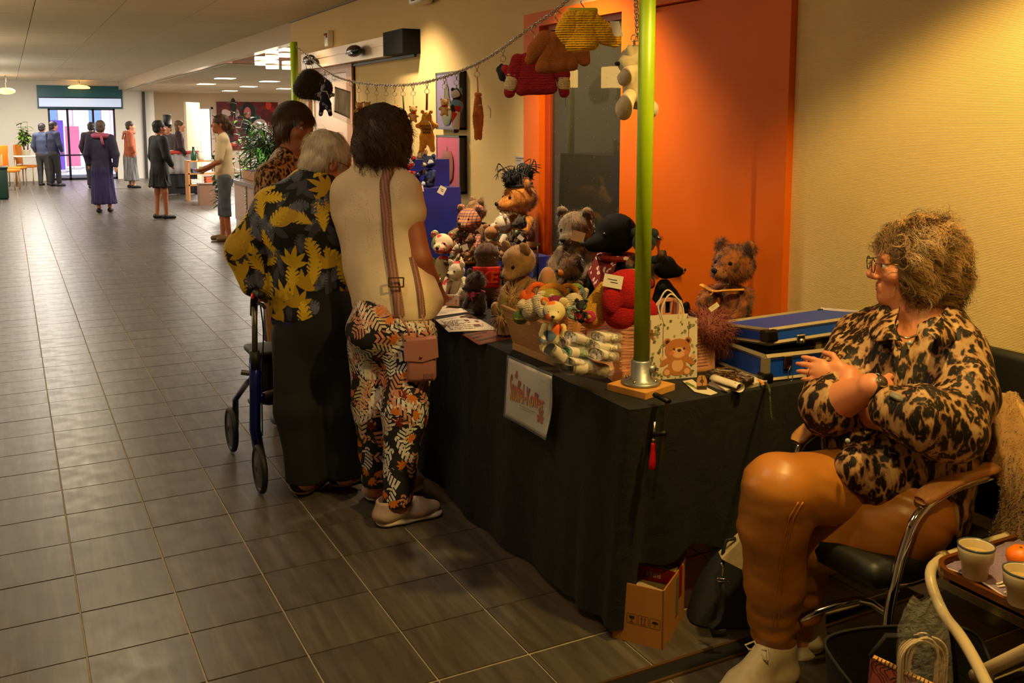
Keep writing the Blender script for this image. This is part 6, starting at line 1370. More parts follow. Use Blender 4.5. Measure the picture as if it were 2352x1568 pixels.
 # papers, brochure, card box at the left end
def paper(name,pix,lab,cat,lines,col=(.80,.74,.66),z=TB+.001,extra=None):
 c4=[Z_(*p,z)for p in pix];t=thing(name,(c4[0]+c4[2])/2,lab,cat)
 S_=lambda u,v,o=0.:bil(c4,u,v)+UP*(.003*math.sin(PI*u)*math.sin(PI*v)+o)
 b=MB();b.add(*sheet_solid(lambda u,v:S_(u,1-v),8,8,.0012));b.build('sheet',M('paper %s'%name_of(col),col,.6),t,True)
 b=MB();r=random.Random(len(lab))
 for k in range(lines):
  v=.12+.78*k/lines;u=.08
  while u<.85:
   w=r.uniform(.03,.10);b.add([S_(u,v,.0016),S_(u+w,v,.0016),S_(u+w,v+.3/lines,.0016),S_(u,v+.3/lines,.0016)],[(0,1,2,3)]);u+=w+.02
   if r.random()<.15:break
 if lines:b.build('printed_lines',M('print grey',(.32,.27,.24),.7),t,True)['kind']='stuff'
 if extra:
  b=MB()
  for u,v,w,h in extra:b.add([S_(u,v,.002),S_(u+w,v,.002),S_(u+w,v+h,.002),S_(u,v+h,.002)],[(0,1,2,3)])
  b.build('printed_picture',M('print brown',(.42,.24,.16),.7),t,True)['kind']='stuff'
 return t
paper('brochure',((1062,768),(1150,752),(1200,772),(1100,792)),'rust brown glossy brochure at the table edge under the price list','brochure',3,(.46,.22,.10))
paper('price_list',((1000,734),(1080,720),(1144,757),(1030,762)),'white printed price list with small bear pictures on the table edge','paper',16,extra=((.62,.1,.1,.08),(.78,.2,.1,.08),(.6,.35,.1,.08),(.8,.45,.08,.08),(.66,.66,.12,.12)),z=TB+.004)
paper('info_sheet',((985,708),(1045,697),(1075,716),(1000,726)),'white text sheet partly under the hand of the woman in the tee','paper',18,z=TB+.002)
t=thing('card_box',Z_(1040,700,TB+.006),'small box of white cards with red print beside the dark brown bear','box')
p=Z_(1042,704,TB+.006);T=frame(p+UP*.028,unit(CR-FW*.25),unit(FW+CR*.25),UP)@Matrix.Rotation(-.35,4,'X')
b=MB();b.box((0,0,0),(.062,.034,.052),0,T,bev=.004);b.build('box_body',M('card white',(.82,.76,.66),.5),t)
b=MB()
for q in((-.012,.012,.02,.003),(-.012,.004,.02,.003),(.002,.018,.003,.008)):b.box((q[0],-.0175,q[1]),(q[2],.001,q[3]),0,T)
b.build('red_print',M('print red',(.75,.15,.12),.6),t)['kind']='stuff'
b=MB();b.box((.018,-.0175,-.008),(.012,.001,.022),0,T);b.box((0,-.0175,-.02),(.055,.001,.004),0,T);b.build('pink_print',M('print pink',(.80,.48,.36),.6),t)['kind']='stuff'
# gnome bottle with shaggy beard
def build_gnome():
 p=Z_(1160,772);t=thing('gnome_bottle',p,'small dark green bottle with paper label wearing a felt hat and shaggy fur','bottle')
 b=MB();b.lathe([(.0,0),(.030,0),(.033,.006),(.033,.075),(.028,.092),(.018,.10),(.014,.115)],p,26);b.build('bottle_body',M('bottle glass',(.03,.07,.04),.12,spec=.8),t,True)
 b=MB();b.grid(lambda u,v:p+(CR*math.cos(-2.6+2.2*u)+FW*math.sin(-2.6+2.2*u))*.0337+UP*(.012+.062*v),14,3);b.build('label',M('bottle label',(.78,.72,.60),.6),t,True)
 c=p+UP*.115-CR*.002;b=MB();b.tube([c-UP*.03,c,c+UP*.03-CR*.004,c+UP*.065-CR*.012],[.036,.030,.02,.006],n=18);b.build('felt_hat',M('felt olive',(.42,.36,.20),.9),t,True)
 o=blob('fur_ball',[ell(c+CR*.028+FW*.02+UP*.022,(.036,.03,.03),.01)],.005,M('fur straw',(.62,.46,.26),.8,rand=.4),t)
 fur('fur_tuft',o,900,.055,.0022,M('fur straw',(.62,.46,.26),.8,rand=.4),t,4,(0,0,-.7),5,wob=.5)
 o2=blob('beard',[ell(c-UP*.045-FW*.03-CR*.015,(.02,.012,.022),.01)],.004,M('fur straw',(.62,.46,.26),.8,rand=.4),t);fur('beard_strands',o2,260,.06,.002,M('fur straw',(.62,.46,.26),.8,rand=.4),t,4,(0,0,-1.5),6,wob=.3)
build_gnome()
# paper bag with bear print
def build_paperbag():
 a,c=Z_(1491,874),Z_(1601,866);w=c-a;wd=np.linalg.norm(w);ux=unit(w);dp=np.cross(UP,ux);dp=dp if dp@FW>0 else-dp;h=.205;k=.075
 t=thing('paper_bag',(a+c)/2+dp*k/2,'white paper gift bag printed with a teddy and leaves beside the pole','bag');ux2=w/wd
 tp=lambda u,v,o=0.:a+w*(.03+.94*u if v>.99 else u)+UP*h*v+dp*(.0+.004*math.sin(3*v))-dp*o
 b=MB();A0,A1=a,c;f=[a,c,c+UP*h-ux2*.004,a+UP*h+ux2*.004];r_=[v+dp*k for v in f];th=[v+dp*.0015 for v in f]
 b.add(f+r_,[(0,1,2,3),(5,4,7,6),(4,0,3,7),(0,4,5,1)]);mid0,mid1=c+dp*k*.5-ux2*.012,c+dp*k*.5-ux2*.018+UP*h;b.add([f[1],mid0,mid1,f[2],r_[1],r_[2]],[(0,1,2,3),(1,4,5,2)])
 pb=b.build('bag_body',M('bag white paper',(.86,.80,.70),.55),t)
 for q,dd in((.30,0),(.42,k)):
  y0,y1=a+w*(q-.0)+UP*(h-.02)+dp*dd,a+w*(q+.36)+UP*(h-.02)+dp*dd;b=MB();b.tube(crom([y0,y0+UP*.055-ux2*.012,(y0+y1)/2+UP*.105-ux2*.012,y1+UP*.06,y1]),.003,n=8);b.build('handle',M('paper cord',(.84,.78,.66),.8),t,True)
  # print on the front: leaves and a sitting watercolour bear
 S_=lambda x,y,o:a+w*x+UP*h*y-dp*(.0006+o)
 def disc(mb,cx,cy,rx,ry,o,rot=0,n=22):mb.add([S_(cx+(rx*math.cos(q)*math.cos(rot)-ry*math.sin(q)*math.sin(rot)),cy+(rx*math.cos(q)*math.sin(rot)+ry*math.sin(q)*math.cos(rot))*wd/h,o)for q in np.linspace(0,2*PI,n,False)],[tuple(range(n))])
 ml=[M('leaf sage',(.46,.46,.30),.7),M('leaf grey sage',(.36,.37,.28),.7),M('leaf pale',(.62,.58,.44),.7)];mb=MB();r=random.Random(9)
 for i in range(95):
  edge=r.random();x,y=(r.uniform(.04,.25),r.uniform(.05,.95))if edge<.35 else(r.uniform(.74,.96),r.uniform(.05,.95))if edge<.7 else(r.uniform(.08,.92),r.uniform(.72,.97))if edge<.88 else(r.uniform(.1,.9),r.uniform(.02,.14))
  q=r.random()*6.28;L=r.uniform(.055,.095);mb.add([S_(min(.985,max(.015,x+L*tt*math.cos(q)-s_*L*.36*math.sin(PI*tt)*math.sin(q))),min(.99,max(.01,y+(L*tt*math.sin(q)+s_*L*.36*math.sin(PI*tt)*math.cos(q))*wd/h)),.0001+i*.000002)for tt,s_ in((0,0),(.25,1),(.5,1),(.75,1),(1,0),(.75,-1),(.5,-1),(.25,-1))],[tuple(range(8))],i%3)
 mb.build('leaf_print',ml,t)['kind']='stuff'
 mb=MB()
 for x in(.27,.80):mb.add([S_(x+dx,y,.0003)for dx,y in((-.006,.35),(.006,.35),(.006,.95),(-.006,.95))],[(0,1,2,3)])
 mb.build('swing_rope',M('rope print',(.46,.34,.22),.7),t)['kind']='stuff'
 mw=[M('watercolour bear',(.72,.44,.22),.7),M('watercolour light',(.88,.66,.46),.7),M('watercolour dark',(.25,.12,.06),.7),M('watercolour pink',(.82,.46,.34),.7)];mb=MB();o=.0005
 for mi,cx,cy,rx,ry,rot in((0,.34,.30,.15,.055,.6),(0,.82,.30,.15,.055,-.6),(0,.40,.14,.13,.09,.4),(0,.74,.14,.13,.09,-.4),(0,.57,.22,.19,.20,0),(1,.58,.23,.12,.13,0),(0,.36,.625,.075,.075,0),(0,.79,.63,.075,.075,0),(2,.365,.62,.045,.045,0),(2,.785,.625,.045,.045,0),(0,.58,.49,.27,.215,0),(1,.60,.44,.145,.105,0),(3,.45,.435,.055,.04,0),(3,.76,.435,.05,.04,0),(2,.50,.50,.022,.026,0),(2,.71,.50,.022,.026,0),(2,.61,.475,.042,.03,0),(1,.26,.36,.05,.045,0),(1,.90,.36,.05,.045,0),(1,.36,.12,.06,.06,0),(1,.78,.12,.06,.06,0)):
  k0=len(mb.f);disc(mb,min(.93,cx),cy,rx if cx+rx<.99 else.985-cx,ry,o,rot);mb.m[k0:]=[mi]*(len(mb.f)-k0);o+=.00003
 mb.build('bear_print',mw,t)['kind']='stuff'
build_paperbag()
# blue aluminium case, slightly open
def build_case():
 a,l,r_=Z_(1757,878),Z_(1638,832),Z_(1862,868);e1=l-a;e2=unit(r_-a);e2=unit(e2-unit(e1)*(unit(e1)@e2)*.6)*.46;h1=.085;t=thing('aluminium_case',(a+l+e2)/2,'blue case with aluminium edges, lid ajar, at the end of the table','case')
 mb_=M('case blue',(.05,.27,.74),.45,bp=(300,.2,.001));ma=M('case aluminium',(.74,.70,.62),.35,.7);mk_=M('case corner black',(.025,.022,.02),.35)
 def boxy(o,x,y,z,name,m_,hollow=False):
  V=[o,o+x,o+x+y,o+y];V+=[v+z for v in V];b=MB()
  F=[(0,1,5,4),(1,2,6,5),(2,3,7,6),(3,0,4,7),(3,2,1,0)]+([]if hollow else[(4,5,6,7)]);b.add(V,F);return b.build(name,m_,t)
 def rim(o,x,y,z,name,w=.007):
  b=MB();c=[o,o+x,o+x+y,o+y]
  for i in range(4):
   p,q=c[i],c[(i+1)%4];n=unit(np.cross(q-p,z));b.tube([p,q],w,n=4,flat=1.1)
  b.build(name,ma,t)['kind']='stuff'
 boxy(a,e2,e1,UP*h1,'case_base',mb_,True);inn=boxy(a+UP*.055+unit(e1)*.008+unit(e2)*.008,e2-unit(e2)*.016,e1-unit(e1)*.016,UP*.004,'lining',M('case lining',(.05,.045,.045),.8))
 rim(a+UP*.006,e2,e1,UP,'edge_profile');rim(a+UP*h1,e2,e1,UP,'edge_profile',.009)
 b=MB()
 for p in(a,a+e1,a+e2,a+e1+e2):b.box((0,0,0),(.022,.022,h1),0,frame(p+UP*h1/2,unit(e2),unit(e1),UP))
 b.build('corner_profile',ma,t)['kind']='stuff'
 # lid tilts: hinge along the far long side
 lo=A(*D_(1768,790,px(a)[2]));x=unit(e2+UP*.02)*.46;y=e1-UP*.035;z=unit(np.cross(x,y));z=z if z[2]>0 else-z;z=z*.046
 boxy(lo,x,y,z,'case_lid',mb_);
 rim(lo+z,x,y,z,'lid_profile');rim(lo+z*.03,x,y,z,'lid_profile')
 for o,zz in((lo+z*.62,z),(lo+x+z*.62,z),(lo+y+z*.62,z),(lo+x+y+z*.62,z)):b=MB();b.box((0,0,0),(.044,.044,.042),0,frame(o,unit(x),unit(y),unit(z)),bev=.008);b.build('corner_guard',mk_,t)
 for o in(a,a+e1):b=MB();b.box((0,0,.016),(.040,.040,.036),0,frame(o,unit(e2),unit(e1),UP),bev=.008);b.build('corner_guard',mk_,t)
 f=-unit(np.cross(e2,UP));f=f if f@(CC-a)>0 else-f
 for k,s in enumerate((.12,.36)):
  o=lo+unit(x)*s+z*.12+f*.006;b=MB();b.box((0,0,0),(.034,.012,.030),0,frame(o,unit(x),f,UP),bev=.005);b.cyl(o-UP*.008,o-UP*.008+f*.012,.009,n=14);b.build('latch_plate',M('latch chrome',(.8,.78,.72),.22,1),t,True)
 o=a+unit(e2)*.085+UP*(h1-.022)+f*.006;b=MB();b.box((0,0,0),(.032,.010,.044),0,frame(o,unit(e2),f,UP),bev=.003);lt=b.build('lock',M('latch brass',(.62,.50,.30),.28,1),t,True)
 b=MB();p=o+f*.008-UP*.012+unit(e2)*.006;b.tube([p,p-UP*.02-unit(e2)*.010,p-UP*.048-unit(e2)*.008,p-UP*.056,p-UP*.048+unit(e2)*.008,p-UP*.02+unit(e2)*.010],.0017,n=6,closed=True);b.build('hasp_wire',M('latch chrome',(.8,.78,.72),.22,1),lt,True)
 b=MB();p=a+unit(e2)*.20+UP*.055;b.tube(crom([p+f*.004,p+f*.022-UP*.006,p+f*.022+unit(e2)*.09-UP*.006,p+f*.004+unit(e2)*.09]),.009,n=8);b.build('carry_handle',mk_,t,True)
 # books in it
 for k,(s0,s1,d0,zz,th,c,lab)in enumerate(((.04,.22,.03,.062,.036,(.035,.05,.14),'thick navy book lying in the open blue case'),(.08,.25,.10,.102,.010,(.50,.45,.40),'thin grey magazine on the navy book in the blue case'),(.235,.26,.04,.062,.045,(.62,.48,.22),'ochre spined book at the right in the blue case'),(.27,.32,.06,.062,.034,(.55,.50,.42),'cream boxed book beside the ochre one in the blue case'))):
  o=a+unit(e2)*s0+unit(e1)*d0+UP*zz;g=thing('book',o,lab,'book');W2,H2=unit(e2)*(s1-s0),unit(e1)*.16;b=MB();V=[o,o+W2,o+W2+H2,o+H2];V+=[v+UP*th for v in V];b.add(V,[(3,2,1,0),(4,5,6,7),(0,1,5,4),(1,2,6,5),(2,3,7,6),(3,0,4,7)]);b.build('cover',M('book %d'%k,c,.5),g)
  b=MB();q=o+UP*th*.15+W2*.02-unit(e1)*.0008;V=[q,q+W2*.96,q+W2*.96+UP*th*.7,q+UP*th*.7];b.add([v for v in V]+[v+unit(e1)*.002 for v in V],[(0,1,2,3),(7,6,5,4)]);b.build('pages',M('pages',(.72,.66,.55),.8)if k else M('navy spine',(.05,.06,.16),.4),g)
build_case()
# small things in front of the case
def slab4(c4,th):V=[A(*p)for p in c4];V+=[p+UP*th for p in V];return V,[(3,2,1,0),(4,5,6,7),(0,1,5,4),(1,2,6,5),(2,3,7,6),(3,0,4,7)]
t=thing('writing_pad',Z_(1690,895),'white writing pad with a curled cover sheet under the marbled wallet','notepad')
for k in range(3):
 q=[(1625+4*k,884-4*k),(1672-3*k,902-2*k),(1762,882-3*k),(1715,862)];b=MB();b.add(*slab4([Z_(*p,TB+.0045*k)for p in q],.004));b.build('page_block',M('pad white %d'%(k%2),((.84,.78,.70),(.76,.70,.62))[k%2],.6),t)
p,q=Z_(1628,872,TB+.022),Z_(1690,893,TB+.022);ax=q-p;sd=unit(np.cross(ax,UP));sd=sd if sd@FW>0 else-sd
b=MB();b.add(*sheet_solid(lambda u,v:p+ax*u+sd*(.02-.018*math.cos(5.2*v))+UP*(.016*math.sin(5.2*v)*(1-.1*v)),6,18,.001));b.build('curled_sheet',M('pad white 0',(.84,.78,.70),.6),t,True)
b=MB();b.add(*slab4([Z_(1739,872,TB+.0138),Z_(1752,884,TB+.0138),Z_(1757,883,TB+.0138),Z_(1744,871,TB+.0138)],.001));b.build('orange_band',M('orange strip',(.85,.50,.10),.6),t)
m,n=newmat('black gold marble',(.05,.045,.045),.3);w_=n.vor(38,n.coord((1,1,1)),'DISTANCE_TO_EDGE');f_=n.noise(30,4,None,.6,1.2);n.col(n.mix(n.ramp(w_.outputs['Distance'],(.015,1),(.04,0)),n.ramp(f_,(.42,lin((.03,.03,.035))),(.56,lin((.28,.26,.26))),(.66,lin((.75,.70,.66)))),lin((.62,.40,.12))))
zW=TB+.018;c4=[Z_(x,y,zW)for x,y in((1624,862),(1690,893),(1732,878),(1668,851))];t=thing('marbled_wallet',(c4[0]+c4[2])/2,'black and gold marbled wallet on the white writing pad','wallet')
b=MB();b.add(*slab4(c4,.012));b.build('wallet_body',M('wallet black',(.02,.02,.02),.3),t);b=MB();b.add(*slab4([p+UP*.012 for p in c4],.006));b.build('marbled_cover',m,t)
b=MB();e=c4[1]-c4[0];b.tube([c4[0]+UP*.006-FW*.002,c4[0]+e*.5+UP*.006-FW*.003,c4[1]+UP*.006-FW*.002],.0022,n=6);b.build('zip',M('zip metal',(.55,.5,.42),.35,.8),t,True)
t=thing('tape_measure',Z_(1762,884),'dark tape measure strip with green marks hanging over the table end','tape')
pts=crom([Z_(1758,876,TB+.004),at(1766,888,D=2.90),at(1769,912,D=2.87),at(1770,940,D=2.87),at(1774,968,D=2.87)],6);b=MB();b.tube(pts,[.0035]*(len(pts)-3)+[.003,.002,.0008],n=6,flat=.3);b.build('strip',M('tape dark',(.22,.24,.12),.5),t,True)
b=MB()
for k in range(4,24,2):b.ball(pts[k]-FW*.0012,.0014,n=5)
b.build('green_mark',M('tape green',(.30,.45,.20),.5),t,True)['kind']='stuff'
t=thing('tea_bag',Z_(1612,897),'kraft paper tea bag leaning before the paper bag','tea bag');c=Z_(1612,897);T=frame(c+UP*.001,CR,FW,UP)@Matrix.Rotation(-.18,4,'X')
b=MB();b.prism([(-.016,0),(.016,0),(.016,.034),(.009,.048),(-.009,.048),(-.016,.034)],-.003,.003,0,T@Matrix.Rotation(PI/2,4,'X'));b.build('paper_pouch',M('kraft paper',(.70,.48,.26),.7,nz=(40,.08)),t)
b=MB();b.prism([(-.0155,.001),(.0155,.001),(.0155,.016),(-.0155,.014)],.0031,.0036,0,T@Matrix.Rotation(PI/2,4,'X'));b.build('tea_fill',M('tea brown',(.20,.12,.06),.8,nz=(200,.5)),t)
b=MB();b.tube([xf([(x,-.004,z)],T)[0]for x,z in((-.006,.030),(0,.036),(.006,.030),(0,.026))],.0012,n=5,closed=True);b.tube([xf([(x,-.004,z)],T)[0]for x,z in((0,.012),(.001,.022),(0,.046))],.0012,n=5);b.build('twig_print',M('twig print',(.30,.20,.10),.8),t)['kind']='stuff'
t=thing('torn_paper',Z_(1600,893),'torn white paper scraps lying around the tea bag','paper scrap');b=MB()
V=[Z_(x,y,TB+.002)for x,y in((1568,876),(1590,872),(1600,880),(1628,893),(1648,903),(1632,908),(1612,904),(1595,900))];b.add(V+[v+UP*.002 for v in V],[tuple(range(8))[::-1],tuple(range(8,16))]+[(i,(i+1)%8,8+(i+1)%8,8+i)for i in range(8)]);b.build('scrap',M('scrap white',(.82,.77,.68),.7),t)
b=MB();b.add(*slab4([Z_(1573,880,TB+.0045),Z_(1592,889,TB+.0045),Z_(1596,886,TB+.0045),Z_(1577,877,TB+.0045)],.0006));b.build('green_print',M('tape green',(.30,.45,.20),.5),t)
t=thing('paper_snippet',Z_(1443,885),'pink paper snippet on the black cloth beside the pole block','paper scrap');b=MB();b.add(*slab4([Z_(1430,884,TB+.001),Z_(1440,889,TB+.001),Z_(1455,886,TB+.001),Z_(1443,881,TB+.001)],.001));b.build('scrap',M('snippet pink',(.80,.55,.48),.7),t)
# blue draped display risers and the three tier tray stand
MBLUE=M('royal blue satin',(.03,.09,.50),.42,nz=(8,.35),sheen=.3)
def riser(x0,x1,y0,y1,z1,lab,f):
 t=thing('display_riser',((x0+x1)/2,(y0+y1)/2,TB),lab,'riser');b=MB();b.box(((x0+x1)/2,(y0+y1)/2,(TB+z1)/2),(x1-x0-.03,y1-y0-.03,z1-TB-.008));b.build('box',MBK,t)
 P=[(x1,y1),(x0,y1),(x0,y0),(x1,y0)];ring=[]
 for i in range(3):
  a,c=A(*P[i],0),A(*P[i+1],0);n=int(np.linalg.norm(c-a)/.02)+2;ring+=[a+(c-a)*k/n for k in range(n)]
 ring.append(A(*P[3],0));cen=A((x0+x1)/2+.1,(y0+y1)/2,0);V=[];nn=len(ring);nj=12;F=[]
 for j in range(nj+1):
  v=j/nj
  for i,p in enumerate(ring):d=unit(p-cen);s=i*.02;V.append(p+d*v*(.02+f*(math.sin(31*s)+.6*math.sin(57*s+3*v)))+UP*(z1-(z1-TB-.002)*v))
 for j in range(nj):F+=[(j*nn+i,(j+1)*nn+i,(j+1)*nn+i+1,j*nn+i+1)for i in range(nn-1)]
 b=MB();b.add(V,F);b.add([p+UP*z1 for p in ring],[tuple(range(nn))]);b.build('drape',MBLUE,t,True)
riser(1.93,2.27,5.15,5.75,1.395,'tall riser draped in royal blue satin by the fruit pictures',.012)
riser(1.90,2.25,4.95,5.07,1.245,'narrow middle riser draped in blue satin holding the patterned bears',.008)
riser(2.12,2.66,4.64,4.90,.865,'low riser draped in blue satin behind the brass tray stand',.014)
MBR=M('aged brass',(.36,.25,.11),.35,.9)
def build_stand():
 t=thing('tray_stand',(1.98,4.35,TB),'brass stand of three round trays among the bears','stand')
 for k,(x,y,d,r)in enumerate(((1060,606,4.86,.088),(1113,594,4.92,.105),(1196,570,5.05,.100))):
  c=D_(x,y,d);TRAY.append((c,r));b=MB();b.lathe([(0,0),(r,0),(r+.003,.0),(r+.003,.024),(r,.024),(r,.004),(0,.004)],c,40,cap=False);b.build('tray',MBR,t,True)
  for a in((-2.2,-.6,1.2)if k else(-2.0,-.4,1.3)):
   p=c+(CR*math.cos(a)+FW*math.sin(a))*(r+.006);b=MB();b.cyl((p[0],p[1],TB),p+UP*.02,.0055,n=8);b.build('leg',MBR,t,True)
TRAY=[]
build_stand()
# ================================================== teddies and toys
def plush(name,c,c2=None,amt=.25,rand=.3,rough=.9):
 if name in _mats:return _mats[name]
 m,t=newmat(name,c,rough);cl=lin(c);c2l=lin(c2)if c2 else[x*(1-amt)for x in cl];f=t.noise(22,4,None,.6);col=t.ramp(f,(.36,c2l),(.60,cl))
 g=t.N('NewGeometry');t.col(t.mix(1,col,t.ramp(g.outputs['Random Per Island'],(0,1-rand),(1,1+rand*.5)),'MULTIPLY'));t.b.inputs['Sheen Weight'].default_value=.3;t.bump(t.noise(160,2),.35,.003);_mats[name]=m;return m
def fabric(name,kind,cs):
 """printed cotton: 'plaid', 'gingham', 'floral' (blotches)"""
 if name in _mats:return _mats[name]
 m,t=newmat(name,cs[0],.8);L_=[lin(c)for c in cs]
 if kind in('plaid','gingham'):
  co=t.coord();col=L_[0]
  for ax,sc,ci,w in((('X',16,1,.5),('Z',16,1,.5))if kind=='gingham' else(('X',9,1,.42),('Z',9,2,.42),('X',21,3,.22),('Z',21,3,.22))):
   n=t.N('TexWave',wave_type='BANDS',bands_direction=ax,Scale=sc);t.L(co,n.inputs[0]);col=t.mix(t.ramp(n.outputs[0],(w-.02,.75),(w+.02,0)),col,L_[ci])
  t.col(col)
 else:
  v=t.vor(34 if kind=='floral' else 60,t.coord());st=[(i/max(1,len(L_)),c)for i,c in enumerate(L_)];r=t.N('ValToRGB');r.color_ramp.interpolation='CONSTANT';e=r.color_ramp.elements
  while len(e)<len(st):e.new(.5)
  for el,(p,c)in zip(e,st):el.position=p;el.color=(*c,1)
  sx=t.N('SeparateXYZ');t.L(v.outputs['Color'],sx.inputs[0]);t.L(sx.outputs[0],r.inputs[0]);t.col(r.outputs[0])
 t.bump(t.noise(300,2),.2,.002);_mats[name]=m;return m
def knit(name,c,sc=70,amt=.55,vor=False):
 if name in _mats:return _mats[name]
 m,t=newmat(name,c,.9);w=t.N('TexWave',wave_type='BANDS',bands_direction='Z',Scale=sc,Distortion=.6,Detail=1);t.L(t.coord(),w.inputs[0]);w.inputs['Detail Scale'].default_value=3
 v=t.vor(sc*3.2,t.coord((1,1,.7)));h=t.N('Math',operation='ADD');t.L(w.outputs[0],h.inputs[0]);t.L(t.ramp(v.outputs['Distance'],(0,1),(.8,0)),h.inputs[1])
 cl=lin(c);t.col(t.ramp(h.outputs[0],(.15,[x*.62 for x in cl]),(.6,cl)));t.bump(h.outputs[0],amt,.006);_mats[name]=m;return m
MEYE=M('bead black',(.012,.01,.01),.08);MNOSE=M('stitched nose',(.05,.03,.025),.7)
def bear(lab,base,fd,h,mat_,ear=None,pad=None,fur_=0,flen=.012,hs=1.0,hyaw=0,hpitch=0,tilt=0,arms=('down','down'),legs=1,muz=None,bow=None,furm=None,name='teddy_bear',dog=0,cat='teddy bear',nose=None,es=1.0,body=True,furw=.0016,lie=0,eyes_=True,g=None):
 """a sitting bear of height h; base = world point under it, fd = (dx, dy) it faces"""
 t=thing(name,base,lab,cat,rz_to(*fd),g);H=h;hh=h/44
 Wm=TR(base,rz_to(*fd))@Matrix.Rotation(tilt,4,'Y')@Matrix.Rotation(lie,4,'X')
 pt=lambda x,y,z:xf([(x*H,y*H,z*H)],Wm)[0]
 srcs=[]
 def part(nm,prims,m_,disp=None):
  V,Q,I=surf(prims,max(hh,.0022));V=xf(V,Wm)
  if disp:V=V+vnormals(V,Q)*disp(V)[:,None]
  o=link(nm,mk(nm,V,Q,m_,None,True),t);o_geo[o.name]=(V,Q);srcs.append(o);return o
 S_=lambda x,y,z,a,b_,c_,k=.03:ell((x*H,y*H,z*H),(a*H,b_*H,c_*H),k*H)
 nz=lambda V:.012*H*vnoise(V/H*9,4)
 if body:part('body',[S_(0,0,.22,.185,.16,.22),S_(0,-.01,.40,.145,.13,.16)],mat_,nz)
 Hm=TR((0,-.02*H,.60*H),hyaw)@Matrix.Rotation(hpitch,4,'X');Wh=Wm@Hm;k=hs
 hp=lambda x,y,z:xf([(x*H*k,y*H*k,z*H*k)],Wh)[0]
 def hpart(nm,prims,m_,d=True):
  V,Q,I=surf(prims,max(hh*.9,.002));V=xf(V,Wh)
  if d:V=V+vnormals(V,Q)*nz(V)[:,None]
  o=link(nm,mk(nm,V,Q,m_,None,True),t);o_geo[o.name]=(V,Q);srcs.append(o);return o
 HS=lambda x,y,z,a,b_,c_,kk=.04:ell((x*H*k,y*H*k,z*H*k),(a*H*k,b_*H*k,c_*H*k),kk*H)
 ml=.14 if dog else.10
 hd=hpart('head',[HS(0,0,.16,.205,.195,.19),HS(0,-.12,.11,.13,.12,.11),HS(0,-.17-ml*.3,.095,.10,ml,.08)],mat_)
 if muz:hpart('muzzle',[HS(0,-.20-ml*.35,.085,.095,ml*.85,.072,.02)],muz,False)
 for s in(-1,1):
  e=hpart('ear',[HS(s*.165*(1.15 if dog else 1),.02,(.20 if dog else.33),.055 if dog else.085,.035,.13 if dog else.085,.01)],mat_)
  if ear and not dog:b=MB();b.ball((s*.165*H*k,-.012*H*k,.325*H*k),(.055*H*k,.012*H*k,.055*H*k),n=10);V=xf(b.v,Wh);link('ear_lining',mk('ear_lining',V,b.f,ear,None,True),e)
  if eyes_:b=MB();b.ball((s*.085*H*k,-.178*H*k,.185*H*k),.023*H*k*es,n=10);link('eye',mk('eye',xf(b.v,Wh),b.f,MEYE,None,True),t)
 b=MB();b.ball((0,-(.20+ml*1.25)*H*k,.125*H*k),(.036*H*k,.022*H*k,.026*H*k),n=10);link('nose',mk('nose',xf(b.v,Wh),b.f,nose or MNOSE,None,True),t)
 b=MB();y=-(.20+ml*1.15)*H*k;b.tube([(0,y-.01*H,.10*H*k),(0,y,.075*H*k),(-.035*H*k,y+.015*H,.055*H*k)],.005*H,n=5);b.tube([(0,y,.075*H*k),(.035*H*k,y+.015*H,.055*H*k)],.005*H,n=5);o=link('mouth_stitch',mk('mouth_stitch',xf(b.v,Wh),b.f,MNOSE,None,True),t);o['kind']='stuff'
 P_={'down':((.19,-.03,.46),(.24,-.13,.32),(.20,-.22,.20)),'fwd':((.18,-.05,.46),(.21,-.2,.40),(.17,-.33,.36)),'up':((.19,-.02,.46),(.30,-.12,.50),(.36,-.22,.60)),'side':((.19,-.02,.46),(.31,-.05,.38),(.38,-.08,.26))}
 if body:
  for s,a in zip((-1,1),arms):
   q=[A(p[0]*s,p[1],p[2])*H for p in P_[a]];part('arm',[cap(q[0],q[1],.075*H,.068*H,.02*H),cap(q[1],q[2],.068*H,.07*H,.02*H)],mat_,nz)
 if legs:
  for s in(-1,1):
   part('leg',[cap((s*.12*H,-.05*H,.10*H),(s*.19*H,-.30*H,.085*H),.095*H,.078*H,.02*H),S_(s*.20,-.34,.11,.075,.055,.10)],mat_,nz)
   if pad:b=MB();b.ball((s*.205*H,-.388*H,.115*H),(.058*H,.014*H,.082*H),n=12);link('paw_pad',mk('paw_pad',xf(b.v,Wm),b.f,pad,None,True),t)
 if bow:
  b=MB()
  for s in(-1,1):b.grid(lambda u,v:(s*(.02+.15*v)*H,(-.19-.03*math.sin(PI*v))*H+.025*H*math.sin(2*PI*u),.50*H+(.012+.055*math.sin(PI*min(1,v*.8)))*H*math.cos(2*PI*u)),10,6,wu=True)
  b.ball((0,-.205*H,.50*H),(.03*H,.025*H,.03*H),n=8)
  for s in(-1,1):b.tube([(s*.01*H,-.21*H,.49*H),(s*.05*H,-.22*H,.42*H),(s*.07*H,-.20*H,.34*H)],.022*H,n=6,flat=.3)
  b.tube([(.165*H*math.cos(a),(-.02+.15*math.sin(a))*H,.515*H)for a in np.linspace(0,2*PI,24,False)],.016*H,n=6,closed=True)
  link('bow',mk('bow',xf(b.v,Wm),b.f,bow,None,True),t)
